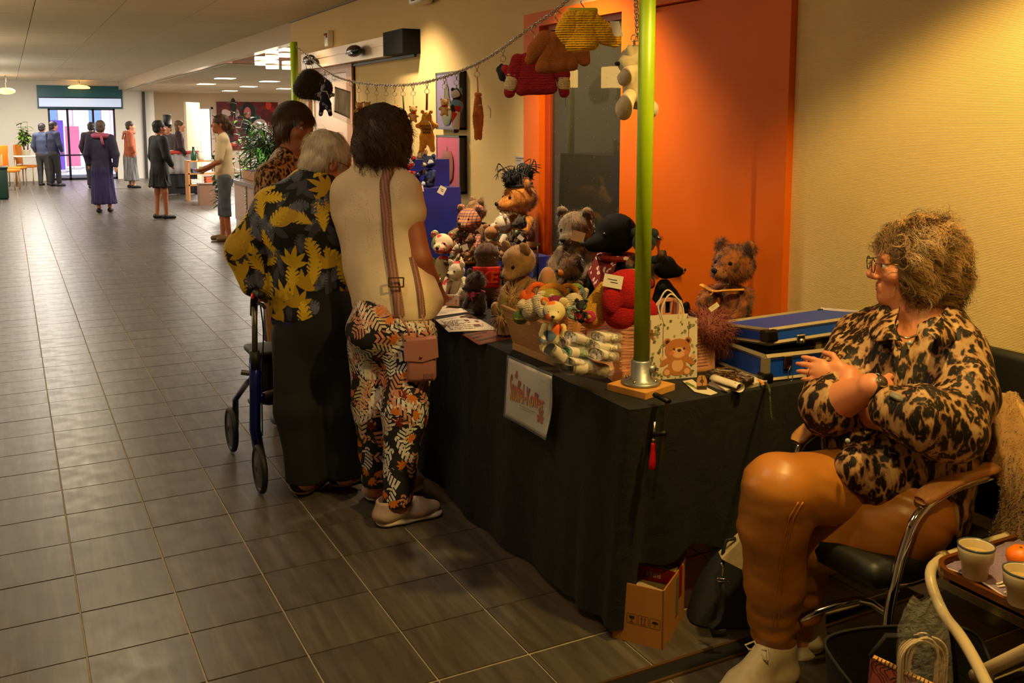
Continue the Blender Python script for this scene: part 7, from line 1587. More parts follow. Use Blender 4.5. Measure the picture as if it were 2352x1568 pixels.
 if fur_:
  Vs,Qs,o_=[],[],0
  for s in srcs:
   V,Q=o_geo[s.name]
   if s.name.startswith('muzzle'):continue
   Vs.append(V);Qs.append(Q+o_);o_+=len(V)
  fur('fur',(np.concatenate(Vs),np.concatenate(Qs)),int(fur_*3.2),flen*.85,furw*.62,furm or mat_,t,2,(0,0,-.9),int(h*1000),wob=.35,clump=1.2)
 return t,Wm,Wh,H,k
def tagcard(lab,px_,d,w=.05,h=.035,rot=0.,col=(.85,.80,.72),lines=2,up=None):
 c=at(*px_,D=d);t=thing('price_card',c,lab,'card');ux=unit(CR*math.cos(rot)+UP*math.sin(rot)+FW*.1);n=unit(CC-c+UP*.2);uy=unit(np.cross(n,ux));ux=np.cross(uy,n);T=frame(c,ux,uy,n)
 b=MB();b.box((0,0,0),(w,h,.0012),0,T);b.build('card',M('paper %s'%name_of(col),col,.6),t)
 if lines:b=MB();[b.box((-.05*w+.12*w*(k%2),h*(.12-.2*k),.0009),(w*(.5-.1*k),h*.06,.0004),0,T)for k in range(lines)];b.build('print',M('sign ink',(.12,.10,.10),.7),t)['kind']='stuff'
 return t
IML=(-CR[0],-CR[1])
def fdir(l,c):v=-CR*l-FW*c;return v[0],v[1]
def onz(x,y,z):return at(x,y,Z=z)
R1,R2,R3=1.396,1.246,.866
rib=lambda n,c:M('ribbon '+n,c,.4,sheen=.3)
# --- on the tall blue riser
pw=plush('plush white',(.86,.80,.70),amt=.12)
p=at(955,392,Z=R1);bear('white teddy with a pink organza bow, highest on the blue riser',A(2.04,5.30,R1),fdir(.75,.6),.175,pw,fur_=500,flen=.008,bow=rib('pink',(.80,.52,.50)))
bear('small tan teddy tucked beside the white one on the blue riser',A(2.15,5.25,R1),fdir(.3,.9),.10,plush('plush tan',(.62,.48,.28)),fur_=200,flen=.006)
fd_=fabric('patch blue red','floral',((.06,.08,.25),(.55,.10,.08),(.72,.70,.66),(.12,.30,.36),(.05,.05,.12)))
bear('patchwork cotton teddy in a red cap on the middle blue riser',A(1.975,5.04,R2),fdir(.3,.9),.175,fd_,ear=M('ribbon red',(.75,.12,.08),.5),bow=rib('red',(.75,.12,.08)))
fb_=fabric('delft print','floral',((.03,.06,.22),(.10,.20,.45),(.72,.74,.76),(.03,.05,.16),(.30,.30,.14),(.04,.08,.28)))
bear('dark blue printed cotton teddy with pale muzzle on the middle blue riser',A(2.10,5.04,R2),fdir(.55,.8),.185,fb_,muz=plush('plush cream',(.78,.72,.62)),pad=M('pad navy',(.05,.08,.30),.7),arms=('fwd','down'))
tagcard('white price card on the blue riser beneath the printed teddies',(962,434),px(at(962,434,Y=4.93))[2],.052,.034,.12)
tagcard('white price card tilted against the blue satin above the grey tan teddy',(1015,437),5.18,.038,.044,-.5)
# --- around the brass tray stand
moh=plush('mohair grey tan',(.62,.49,.31),(.40,.28,.15));t_,Wm,Wh,H,k=bear('grey tan mohair teddy with silver braces and ribbon at its neck',A(2.30,4.84,.868),fdir(.85,.5),.34,moh,ear=plush('plush rust',(.55,.33,.16)),fur_=2200,flen=.016,hs=.9,arms=('fwd','down'),muz=plush('muzzle tan',(.60,.38,.20)))
b=MB();b.tube([xf([q],Wm)[0]for q in((-.02,-.17*1*H,.50*H),(-.03,-.20*H,.36*H),(-.035,-.19*H,.2*H))],.012,n=6,flat=.3);b.build('satin_ribbon',rib('silver',(.66,.62,.52)),t_,True)
b=MB();b.tube([xf([(.17*H*math.cos(a),(-.01+.15*math.sin(a))*H,.52*H)],Wm)[0]for a in np.linspace(0,2*PI,24,False)],.006,n=6,closed=True);b.build('neck_ribbon',M('black',(.02,.02,.02),.5),t_,True)
pl=fabric('orange plaid','plaid',((.84,.58,.36),(.85,.42,.14),(.72,.45,.20),(.22,.26,.40)))
bear('orange and blue plaid cotton teddy behind the left brass tray',A(2.20,4.72,.868),fdir(.45,.85),.27,pl,ear=plush('plush umber',(.26,.15,.07)),hs=1.25,bow=rib('umber',(.28,.14,.06)),es=.8)
gi=fabric('pink gingham','gingham',((.88,.78,.66),(.80,.16,.22)));fl_=fabric('rose print','floral',((.86,.80,.66),(.86,.80,.66),(.86,.8,.66),(.78,.16,.20),(.50,.55,.26),(.86,.80,.66)))
bear('pink gingham and rose print teddy half hidden by the woman\'s arm',A(1.93,4.46,TB),fdir(.25,.95),.33,fl_,ear=gi,hs=.85,muz=gi)
bear('white rose print cotton teddy below the gingham one',A(1.90,4.24,TB),fdir(.2,1),.21,fl_,hs=.8)
bear('plain white plush teddy by the woman\'s forearm',A(1.86,4.14,TB),fdir(.6,.8),.20,pw,fur_=500,flen=.005)
c,r=TRAY[0]
bear('cream mouse eared mini bear sitting at the back of the left brass tray',c+FW*.02-CR*.02+UP*.004,fdir(.8,.5),.095,plush('plush cream',(.78,.72,.62)),hs=1.1)
bear('tiny honey brown teddy at the front of the left brass tray',c-FW*.03+CR*.03+UP*.004,fdir(.1,1),.062,plush('plush honey',(.62,.42,.20)),hs=1.1,arms=('side','fwd'))
bear('grey green mini bear lying in the left brass tray',c-FW*.03-CR*.045+UP*.004,fdir(.5,.9),.05,plush('plush sage',(.42,.40,.30)),hs=1.2)
c,r=TRAY[1]
bear('small chestnut teddy with a white tag, between left and middle trays',c-CR*.065+FW*.03+UP*.004,fdir(.85,.5),.12,plush('plush chestnut',(.52,.33,.17)),fur_=500,flen=.009)
tagcard('small white tag with red tie on the chestnut teddy',(1068,568),4.80,.03,.03,.3,lines=0)
t_,Wm,Wh,H,k=bear('plain tan plush teddy seen from behind on the middle brass tray',c+CR*.035+UP*.004,fdir(-.35,-.9),.165,plush('plush caramel',(.66,.46,.24)),hs=1.1,arms=('side','side'))
c,r=TRAY[2]
t_,Wm,Wh,H,k=bear('dark olive brown teddy with a pale ribbon on the top brass tray',c+UP*.004,fdir(.85,.45),.17,plush('plush olive',(.20,.14,.06)),fur_=1000,flen=.010,bow=rib('mint',(.60,.62,.50)),hpitch=-.1)
tagcard('small white tag on the olive teddy of the top tray',(1196,546),4.95,.022,.034,.9,lines=0)
bear('fluffy white teddy with a blue bow behind the middle tray',A(2.42,4.76,.868),fdir(.95,.35),.24,pw,fur_=1500,flen=.014,bow=rib('teal',(.12,.42,.60)),hs=.95)
# the big golden bear with its feather hat
gold=plush('plush gold',(.82,.55,.20),(.64,.36,.09));t_,Wm,Wh,H,k=bear('big golden teddy wearing a black feather hat beside the orange door frame',A(2.60,4.86,.868),fdir(.80,.55),.40,gold,fur_=3600,flen=.024,hs=1.18,furw=.0022,hpitch=.12,hyaw=-.15)
g=thing('fascinator_hat',xf([(0,0,.33*H*k)],Wh)[0],'black net and feather hat on the golden teddy','hat');hp=lambda x,y,z:xf([(x*H*k,y*H*k,z*H*k)],Wh)[0]
b=MB();b.lathe([(0,.29),(.17,.30),(.175,.32),(.11,.33),(.105,.45),(.09,.46),(0,.46)],n=24);V=A(*[0,0,0]);link('crown',mk('crown',xf(np.array(b.v)*H*k,Wh),b.f,M('hat felt',(.02,.018,.018),.8),None,True),g)
r3=random.Random(5);b=MB()
for i in range(16):
 a=r3.random()*6.28;e=hp(.10*math.cos(a),.10*math.sin(a),.40);m1=hp(.22*math.cos(a),.22*math.sin(a),.50+.10*r3.random());m2=hp(.36*math.cos(a+.7),.28*math.sin(a+.7),.40+.14*r3.random());b.tube(crom([e,m1,m2],6),[.0025]*12+[.0008],n=5)
b.build('feather',M('hat feather',(.02,.018,.018),.6),g,True)['kind']='stuff'
o=blob('net_bow',[ell(hp(.05,-.12,.40),(.045,.03,.035),.01),ell(hp(-.10,-.05,.42),(.04,.03,.035),.01),ell(hp(.0,.10,.42),(.045,.04,.035),.01)],.005,M('hat net',(.03,.028,.028),.9),g,lambda V:.012*vnoise(V*70,2));fur('net_frill',o,420,.030,.007,M('hat net',(.03,.028,.028),.9),g,3,(0,0,0),3,wob=.7)
# right hand part of the heap
gf=plush('plush grey fox',(.55,.46,.35),(.27,.20,.13));t_,Wm,Wh,H,k=bear('shaggy grey brown bear with dark muzzle before the dark glass',A(2.52,4.12,TB),fdir(.55,.85),.44,gf,fur_=3200,flen=.024,hs=.98,furw=.0022,ear=plush('plush umber',(.26,.15,.07)),hpitch=.25)
tagcard('beige blank card at the neck of the shaggy grey bear',(1328,543),4.66,.062,.05,-.3,(.72,.60,.44),0)
bp_=M('plush black',(.012,.011,.011),.9,spec=.2)
t_,Wm,Wh,H,k=bear('large black plush dog with a red bandana, facing left',A(2.46,3.66,TB),fdir(.85,.55),.46,bp_,fur_=900,flen=.008,hs=1.05,dog=1,hpitch=.12,name='plush_dog',cat='plush dog',hyaw=-.1)
b=MB();V=[xf([q],Wm)[0]for q in((-.17*H,-.16*H,.52*H),(.17*H,-.16*H,.52*H),(.20*H,-.26*H,.34*H),(.02*H,-.30*H,.20*H),(-.2*H,-.24*H,.36*H))];b.add(V+[v+FW*.008 for v in V],[(0,1,2,3,4),(9,8,7,6,5)]+[(i,5+i,5+(i+1)%5,(i+1)%5)for i in range(5)]);b.tube([xf([(.19*H*math.cos(a),(-.02+.18*math.sin(a))*H,.53*H)],Wm)[0]for a in np.linspace(0,2*PI,24,False)],.014,n=8,closed=True);b.build('bandana',fabric('bandana','small',((.45,.02,.03),(.45,.02,.03),(.45,.02,.03),(.45,.02,.03),(.45,.02,.03),(.8,.7,.66))),t_)
bear('black plush bear lying behind the paper bag handles',at(1530,738,Z=TB)+FW*.10,fdir(-.9,.2),.30,bp_,fur_=500,flen=.006,hs=.9,eyes_=False)
te=fabric('teal brocade','floral',((.03,.12,.12),(.05,.20,.20),(.35,.20,.06),(.02,.06,.07),(.10,.16,.06)))
bear('teal and gold brocade teddy with red paw pads half behind the green pole',at(1478,655,D=3.55),fdir(.35,.93),.21,te,pad=M('pad red',(.62,.04,.05),.8),arms=('fwd','up'),ear=te,hs=1.0)
tagcard('white card below the brocade teddy left of the green pole',(1435,650),3.5,.035,.04,0)
bear('big curly beige teddy bending down in the middle of the heap',A(2.0,3.72,TB),fdir(.75,.65),.33,plush('plush beige curl',(.62,.46,.26),(.52,.37,.20)),hs=1.12,hpitch=.45,arms=('down','down'),fur_=1500,flen=.008,tilt=0,furw=.0022,bow=None)
db=plush('plush dark brown',(.27,.15,.06),(.14,.07,.03));bear('dark brown furry teddy lying beside the white card box',at(1100,722,Z=TB),fdir(.8,.5),.20,db,fur_=1800,flen=.014,hs=1.1,bow=rib('magenta',(.72,.16,.36)),hpitch=.3,legs=0)
bear('brown furry toy with an orange face behind the crochet toys',at(1315,705,Z=TB)+FW*.05,fdir(.8,.55),.23,plush('plush hedgehog',(.42,.27,.12),(.30,.18,.08)),fur_=2200,flen=.022,muz=plush('plush orange',(.82,.48,.10)),hs=1.15,legs=0,furw=.002)
ke=thing('red_shirt_bear',A(2.08,4.30,TB),'brown bear in a red shirt lettered KE under the brass trays','teddy bear',rz_to(*fdir(0,1)))
bw=plush('plush brown',(.34,.19,.08),(.20,.10,.04));c=at(1118,632,D=4.55)
blob('body',[ell(c,(.07,.05,.075),.02),ell(c-UP*.09,(.08,.09,.07),.02),ell(c-UP*.115-CR*.08-FW*.05,(.07,.05,.05),.02),ell(c-UP*.115+CR*.07-FW*.05,(.07,.05,.05),.02),ell(c+UP*.10,(.06,.055,.055),.02)],.005,bw,ke);fur('fur',bpy.data.objects[ke.children[0].name],1400,.016,.0018,bw,ke,2,(0,0,-.6),3)
b=MB();b.add(*sheet_solid(lambda u,v:c-FW*(.058+.012*math.sin(PI*u))+CR*(-.065+.13*u)+UP*(-.05+.10*v),10,8,.004));b.build('shirt',M('shirt red',(.80,.06,.03),.7),ke,True)
V,F=text_mesh('KE',.075,.0008,.002);b=MB();b.add([c-FW*(.073+z)+CR*(x+.012+.12*y)+UP*y for x,y,z in V],F);b.build('lettering',M('shirt orange',(.98,.34,.14),.7),ke)
ft=thing('plush_foot_toy',at(1265,690,Z=TB),'tan plush bear lying on its back, one velvet sole raised','teddy bear');c=at(1257,640,D=3.95)
o=blob('leg',[cap(at(1250,690,D=4.0),c+UP*-.02,.045,.036,.01),ell(c,(.034,.03,.05),.02)],.005,plush('plush tan',(.62,.48,.28)),ft);b=MB();b.ball(c-FW*.024+UP*.006,(.028,.012,.042),n=14);b.build('paw_sole',M('velvet sole',(.72,.50,.36),.6),o,True)
blob('body',[ell(at(1285,690,D=4.05),(.08,.07,.06),.02)],.006,plush('plush tan',(.62,.48,.28)),ft)
# right: russet bear, arm raised
ru=plush('plush russet',(.66,.38,.16),(.16,.05,.025));t_,Wm,Wh,H,k=bear('russet tipped furry bear with a yellow ribbon against the orange door',A(2.62,3.05,TB),fdir(.75,.65),.36,ru,fur_=4200,flen=.026,hs=1.12,furw=.002,arms=('fwd','down'),ear=plush('plush maroon',(.22,.06,.04)),pad=plush('plush maroon',(.22,.06,.04)),muz=plush('muzzle sand',(.60,.38,.20)))
b=MB();rb=rib('yellow',(.95,.66,.08))
V=crom([xf([q],Wm)[0]for q in((-.30*H,-.22*H,.52*H),(-.12*H,-.22*H,.47*H),(.05*H,-.22*H,.50*H),(.22*H,-.12*H,.52*H))],6);b.tube(V,.014,n=8,flat=.35);b.tube(crom([xf([q],Wm)[0]for q in((-.10*H,-.23*H,.48*H),(-.16*H,-.25*H,.40*H),(-.2*H,-.24*H,.36*H))],5),.010,n=6,flat=.35);b.build('silk_ribbon',rb,t_,True)
t=thing('pink_hair_toy',at(1650,760,Z=TB)+FW*.20,'toy with long dusty pink hair spilling over the crate','soft toy');c=at(1622,738,D=3.36)
o=blob('body',[ell(c-UP*.02,(.05,.05,.04),.02),ell(c+CR*.04-UP*.03,(.035,.04,.035),.02)],.006,M('dusty pink',(.55,.28,.24),.8),t);fur('hair',o,2600,.065,.0013,M('dusty pink hair',(.62,.32,.28),.6,rand=.45),t,5,(.3,0,-1.4),4,curl=.006,wob=.4)
tagcard('small cream label standing in the pink haired toy',(1640,705),3.2,.035,.016,.6,(.80,.74,.62),1)
# crochet toys in the crates
KR,KW,KY,KO,KP,KG,KB=knit('crochet red',(.72,.02,.03)),knit('crochet white',(.80,.72,.58),60),knit('crochet yellow',(.84,.60,.10)),knit('crochet orange',(.95,.40,.06),90),knit('crochet plum',(.52,.06,.26),90),knit('crochet green',(.48,.58,.28),90),knit('crochet blue',(.46,.54,.60),80)
KLY=knit('felt lime',(.62,.56,.14),80)
def toy(name,lab,cat,at_,parts):
 t=thing(name,at_,lab,cat)
 for nm,prims,m_ in parts:blob(nm,prims,.0035,m_,t)
 return t
J=lambda x,y,d:at(x,y,D=d)
dE=3.40;c=J(1440,668,dE)
toy('crochet_elephant','big red crocheted elephant sitting left of the green pole','crochet toy',c-UP*.14,[('body',[ell(J(1425,718,dE),(.062,.055,.06),.02),ell(J(1478,716,dE),(.05,.05,.055),.02)],KR),('head',[ell(c,(.088,.07,.078),.02),ell(J(1402,690,dE-.05),(.03,.03,.05),.02)],KR),('ear',[ell(J(1402,664,dE-.04),(.022,.03,.045),.01)],KR),('topknot',[ell(J(1466,628,dE),(.014,.014,.02),.008)],KR),('bonnet',[ell(J(1450,640,dE+.04),(.07,.06,.035),.02)],KY)])
tagcard('white lettered card pinned on the red crochet elephant',(1408,646),3.325,.066,.045,-.22,lines=2)
toy('crochet_cone','tall yellow crocheted cone beside the red elephant','crochet toy',J(1362,720,3.42),[('cone',[cap(J(1384,654,3.4),J(1360,722,3.42),.012,.052,.01)],KY),('white_strip',[cap(J(1345,668,3.43),J(1326,715,3.45),.012,.016,.01)],KW)])
def ring(c,r,rr,ax1,ax2,a0=0,a1=2*PI,n=9):
 A_=np.linspace(a0,a1,n);P=[c+ax1*r*math.cos(a)+ax2*r*math.sin(a)for a in A_];return[cap(P[i],P[i+1],rr,rr,.006)for i in range(n-1)]
dC=3.30
toy('ring_rattle','orange crocheted ring rattle with ball at the back of the crate','rattle',J(1210,700,dC+.1),[('ball',[ell(J(1212,682,dC+.12),(.030,.03,.028),.01)],KO),('ring',ring(J(1236,675,dC+.1),.034,.0085,CR,UP,-.6,3.6,12),KO),('cuff',[ell(J(1201,694,dC+.08),(.014,.014,.012),.006)],KW)])
toy('crochet_polar_bear','cream crocheted bear curled over the crate front','crochet toy',J(1230,720,dC),[('body',[ell(J(1222,712,dC),(.036,.04,.04),.02)],KW),('arm',[cap(J(1236,690,dC-.02),J(1258,706,dC-.05),.022,.024,.02)],KW),('leg',[cap(J(1240,700,dC-.03),J(1252,720,dC-.07),.024,.022,.02)],KW),('paw',[ell(J(1200,702,dC),(.02,.02,.018),.01)],KW)])
toy('lime_bear_rattle','lime green crocheted toy with a yellow rimmed hood','crochet toy',J(1270,690,dC+.1),[('head',[ell(J(1263,682,dC+.06),(.046,.04,.03),.02)],KLY),('nose',[ell(J(1267,680,dC),(.011,.01,.009),.005)],KW),('hood',ring(J(1270,694,dC+.08),.056,.012,CR,UP,.35,2.5,12),knit('crochet amber',(.86,.56,.14),90)),('ear',[ell(J(1246,676,dC+.04),(.022,.016,.014),.01)],KW)])
toy('plum_ball','plum crocheted ball between the cream toys','crochet toy',J(1276,700,dC-.04),[('ball',[ell(J(1276,697,dC-.04),(.034,.03,.028),.01)],KP),('stripe',[ell(J(1276,703,dC-.05),(.033,.03,.012),.004)],KP)])
t=toy('crochet_koala','cream crocheted mouse face looking left in the middle of the crate','crochet toy',J(1315,700,dC),[('head',[ell(J(1318,690,dC-.05),(.032,.03,.026),.01),ell(J(1302,704,dC-.07),(.016,.016,.015),.01)],KW),('cap',[ell(J(1310,678,dC-.04),(.016,.014,.007),.004)],MBK),('ear',[ell(J(1332,676,dC-.03),(.012,.008,.014),.006)],KW)]);b=MB();b.ball(J(1323,690,dC-.085),.0042,n=8);b.build('eye',MEYE,t,True)
toy('amber_ring_toy','amber crocheted ring handle behind the koala toy','rattle',J(1300,670,dC+.1),[('ring',ring(J(1305,675,dC+.08),.030,.008,CR,UP,-.5,3.4,12),knit('crochet amber',(.86,.56,.14),90)),('cuff',[ell(J(1297,690,dC+.03),(.014,.014,.012),.006)],KW)])
toy('blue_ball_toy','pale blue crocheted ball with a green top behind the amber ring','crochet toy',J(1325,680,dC+.14),[('ball',[ell(J(1324,675,dC+.12),(.034,.03,.038),.01)],KB),('leaf_top',[ell(J(1322,658,dC+.1),(.024,.02,.012),.01)],KG)])
toy('mint_ring_toy','mint crocheted ring standing before the black mini bear','rattle',J(1318,722,dC-.1),[('ring',ring(J(1318,718,dC-.1),.018,.006,CR,UP),knit('crochet mint',(.55,.64,.54),90)),('bead',[ell(J(1318,706,dC-.1),(.009,.008,.008),.004)],KW)])
toy('green_ball_toy','green striped crocheted ball seen through the handle slot of the crate','crochet toy',J(1195,740,dC),[('ball',[ell(J(1196,728,dC+.03),(.028,.026,.026),.01)],KG),('stripe',[ell(J(1196,731,dC+.025),(.0275,.0262,.006),.004)],KLY)])
toy('flower_toy','pink crocheted flower tucked beside the yellow cone','crochet toy',J(1353,728,3.2),[('petals',[ell(J(1353+9*math.cos(a),728+8*math.sin(a),3.2),(.012,.010,.012),.004)for a in np.linspace(0,2*PI,6,False)],knit('crochet pink',(.75,.20,.36),90)),('heart',[ell(J(1353,728,3.18),(.008,.008,.008),.004)],KY)])
pf=fabric('comic print','floral',((.82,.74,.52),(.82,.74,.52),(.85,.40,.10),(.82,.74,.52),(.40,.48,.56),(.70,.12,.10),(.82,.74,.52)))
t_,Wm,Wh,H,k=bear('cream cotton teddy with coloured print leaning over the crate corner',J(1272,800,3.09),fdir(.1,1),.155,pf,hs=1.15,legs=0,es=.6)
bear('tiny black cotton bear with coloured dots looking over the rim',J(1335,742,3.14),fdir(.2,1),.075,fabric('black dots','small',((.03,.028,.028),(.03,.028,.028),(.03,.028,.028),(.03,.028,.028),(.03,.028,.028),(.6,.12,.10),(.03,.028,.028),(.2,.4,.2))),hs=1.2,legs=0,eyes_=False)
# ================================================== the chain and what hangs from it
XC=1.747
CP=[at(x,y,X=XC)for x,y in((676,104),(700,122),(735,152),(775,177),(830,191),(900,196),(960,192),(1010,180),(1065,160),(1115,136),(1160,106),(1215,66),(1262,34),(1310,-6),(1380,-75),(1455,-160))]
CPs=np.array(crom(CP,10));seg=np.linalg.norm(np.diff(CPs,axis=0),axis=1);cum=np.concatenate([[0],np.cumsum(seg)])
t=thing('chain',CPs[0],'steel chain slung between the two green stall poles','chain');MCHN=M('chain steel',(.72,.70,.66),.25,1)
link_=MB();link_.tube([(.0095*math.cos(a)+(.005 if math.cos(a)>0 else-.005),.0065*math.sin(a),0)for a in np.linspace(0,2*PI,12,False)],.0021,n=5,closed=True)
rest=MB();n_l=int(cum[-1]/.0205)
for i in range(n_l):
 s=(i+.5)*.0205;k=min(np.searchsorted(cum,s),len(CPs)-1);p=CPs[k-1]+(CPs[k]-CPs[k-1])*((s-cum[k-1])/seg[k-1]);tg=unit(CPs[k]-CPs[k-1]);u=unit(np.cross(tg,UP if i%2 else unit(np.cross(tg,UP))));T=frame(p,tg,u,np.cross(tg,u));rest.add(link_.v,link_.f,0,T)
rest.build('link',MCHN,t,True)['kind']='stuff'
b=MB();b.tube([CPs[0],at(676,104,X=1.745)+A(0,.01,-.02),at(677,180,X=1.75),at(677,240,X=1.75)],.004,n=6);b.build('tail',MCHN,t,True)
def chain_at(x):
 q=np.array([px(p)[0]for p in CPs]);k=int(np.argmin(abs(q-x)));return CPs[k]
def clip(t,p,n=.03,ringr=.011):
 """trigger clip and split ring below p"""
 b=MB();b.tube([p+UP*.004,p+CR*.006-UP*.004,p+CR*.005-UP*.016,p-UP*.022,p-CR*.006-UP*.014,p-CR*.005-UP*.003],.0022,n=6,closed=True);b.cyl(p-UP*.022,p-UP*.030,.0035,n=8);b.build('clip',MCHN,t,True)
 c=p-UP*(.032+ringr);b=MB();b.tube([c+CR*ringr*math.cos(a)+UP*ringr*math.sin(a)for a in np.linspace(0,2*PI,18,False)],.0012,n=5,closed=True);b.build('split_ring',MCHN,t,True);return c-UP*ringr
def cord(t,p,q,r,m_,nm='cord'):b=MB();b.tube([p,(A(*p)+A(*q))/2+FW*.002,q],r,n=6);b.build(nm,m_,t,True)
yl=plush('plush straw',(.94,.80,.52),(.80,.60,.30));mrb=M('ribbon red',(.75,.12,.08),.5)
def minibear(x,by,h,lab,strapm=None,group='mini bears on the chain',m_=yl,scarf=True):
 p=chain_at(x);d=px(p)[2];t=thing('hanging_teddy',p,lab,'teddy bear',group=group);q=clip(t,p);top=at(x,by-h*.5,D=d);s=1/(2214/d)
 cord(t,q+UP*.002,top+UP*.006,.0012 if strapm is None else.004,strapm or M('pale thread',(.7,.62,.5),.8));H=h*s
 blob('head',[ell(top-UP*H*.22,(.26*H,.24*H,.22*H),.01),ell(top-UP*H*.27-FW*.2*H,(.11*H,.12*H,.09*H),.01)],.0035,m_,t)
 for sg in(-1,1):blob('ear',[ell(top-UP*H*.03+CR*sg*.2*H,(.085*H,.05*H,.085*H),.004)],.003,m_,t)
 blob('body',[ell(top-UP*H*.66,(.24*H,.2*H,.27*H),.01)]+[cap(top-UP*H*.5+CR*sg*.2*H,top-UP*H*.62-FW*.22*H+CR*sg*.3*H,.08*H,.08*H,.008)for sg in(-1,1)]+[cap(top-UP*H*.85+CR*sg*.12*H,top-UP*H*.95-FW*.2*H+CR*sg*.17*H,.1*H,.1*H,.008)for sg in(-1,1)],.0035,m_,t)
 b=MB();b.tube([top-UP*H*.43+(CR*math.cos(a)+FW*math.sin(a))*.2*H for a in np.linspace(0,2*PI,16,False)],.035*H,n=6,closed=True)
 if scarf:b.build('scarf',mrb,t,True)
 b=MB();[b.ball(top-UP*H*.2-FW*.23*H+CR*sg*.09*H,.024*H,n=6)for sg in(-1,1)];b.ball(top-UP*H*.25-FW*.31*H,.03*H,n=6);b.build('face_bead',MEYE,t,True)['kind']='stuff'
for x,by,h,lab in((825,252,34,'straw coloured mini teddy hanging first from the left by the frosted door'),(843,250,32,'straw coloured mini teddy hanging second from the left'),(866,258,32,'straw coloured mini teddy hanging third, above the dark haired woman'),(885,257,30,'straw coloured mini teddy hanging fourth on a thread'),(907,256,30,'straw coloured mini teddy hanging fifth, next to the ribboned one'),(949,262,36,'straw mini teddy in a red scarf hanging left of the flat yellow bear'),(1021,246,38,'straw mini teddy in a red scarf hanging before the pear picture')):minibear(x,by,h,lab)
minibear(928,285,40,'mini soft toy in green and red hanging on a green ribbon',M('green ribbon',(.25,.38,.14),.6),m_=fabric('mini green','floral',((.20,.42,.20),(.70,.35,.20),(.60,.50,.30))),scarf=False)
def flatbear(x,y0,y1,wpx,lab,m_,strap,strapm,face=True,txt=None,turn=0.):
 p=chain_at(x);d=px(p)[2];s=d/2214;t=thing('hanging_flat_bear',p,lab,'teddy bear');q=clip(t,p);top=at(x,y0,D=d);H=(y1-y0)*s;Wd=wpx*s
 cord(t,q,top+UP*.003,strap,strapm,'strap');ax=unit(CR*math.cos(turn)+FW*math.sin(turn));n=unit(np.cross(UP,ax));n=n if n@FW>0 else-n;P=lambda u,v:top+ax*u*Wd-UP*v*H
 fl=(n,.55)
 o=blob('body',[cap(P(-.02,.14),P(.02,.14),.105*H,.105*H,.01,fl=fl),cap(P(0,.36),P(0,.58),.12*H,.145*H,.02,fl=fl)]+[cap(P(sg*.15,.34),P(sg*.42,.36 if turn==0 else.48),.06*H,.055*H,.015,fl=fl)for sg in(-1,1)]+[cap(P(sg*.16,.66),P(sg*.24,.93),.078*H,.065*H,.015,fl=fl)for sg in(-1,1)],.0035,m_,t)
 for sg in(-1,1):blob('ear',[ell(P(sg*.19,.03),(.048*H,)*3,.004)],.003,m_,t)
 fur('fur',o,900,.005,.0012,m_,t,1,(0,0,-.3),3,wob=.5)
 if face:
  b=MB();[b.ball(P(sg*.09,.11)-n*.058*H,.011*H,n=8)for sg in(-1,1)];b.ball(P(.02,.155)-n*.062*H,.014*H,n=8);b.tube([P(-.02,.19)-n*.058*H,P(.02,.2)-n*.058*H,P(.07,.19)-n*.058*H],.005*H,n=5);b.build('face',MNOSE,t,True)['kind']='stuff'
 b=MB();b.tube([P(0,.255)+(ax*math.cos(a)*.085*H+n*math.sin(a)*.055*H)for a in np.linspace(0,2*PI,18,False)],.007,n=6,closed=True,flat=.5);b.tube(crom([P(.12,.26)-n*.04,P(.22,.34)-n*.05,P(.30,.52)-n*.045],4),.0022,n=5);b.build('white_bow',M('white ribbon',(.82,.76,.64),.6),t,True)
 if txt:
  b=MB()
  for k,w in enumerate(txt):V,F=text_mesh(w,.016,.0004,.0003);b.add([P(0,.37+.075*k)-n*(.088*H+z)+ax*x_+UP*y_ for x_,y_,z in V],F)
  b.build('lettering',M('ink black',(.06,.04,.03),.8),t)
flatbear(980,254,350,52,'flat yellow plush bear with hand lettered chest hanging on an ochre strap',plush('plush mustard',(.95,.68,.16),(.84,.52,.08)),.0055,M('ochre strap',(.58,.38,.12),.7),True,('BOUNTY','SPEAR','BEAR'))
flatbear(1098,214,322,40,'flat orange tan plush bear in profile hanging on a bead chain',plush('plush amber',(.86,.52,.20),(.70,.36,.10)),.0035,M('pink bead strap',(.80,.55,.45),.4),True,None,1.1)
dl=fabric('delft navy','small',((.03,.05,.20),(.03,.05,.20),(.03,.05,.20),(.04,.06,.24),(.03,.05,.20),(.55,.55,.60)))
flatbear(746,190,267,46,'navy blue cotton bear with white stitching hanging beside the clear bag',dl,.003,MCHN,False)
p=chain_at(1049);d=px(p)[2];t=thing('hanging_cloth_bear',p,'long patchwork cotton bear in blue, red and white before the pear picture','soft toy');q=clip(t,p);fbm=fabric('dutch print','floral',((.10,.16,.35),(.80,.78,.74),(.70,.10,.10),(.40,.55,.66),(.55,.50,.20),(.08,.08,.12)));b0=at(1049,206,D=d);cord(t,q,b0,.003,M('pale thread',(.7,.62,.5),.8))
blob('head',[ell(at(1049,216,D=d),(.026,.022,.026),.01)],.0035,fbm,t)
for sg in(-1,1):blob('ear',[ell(at(1049+sg*9,206,D=d),(.009,.006,.010),.004)],.003,fbm,t)
blob('body',[ell(at(1049,244,D=d),(.03,.024,.036),.01)],.0035,fbm,t);blob('leg',[cap(at(1047,262,D=d),at(1047,297,D=d),.02,.016,.01)],.0035,fabric('stripe print','floral',((.10,.16,.35),(.80,.78,.74),(.70,.10,.10))),t)
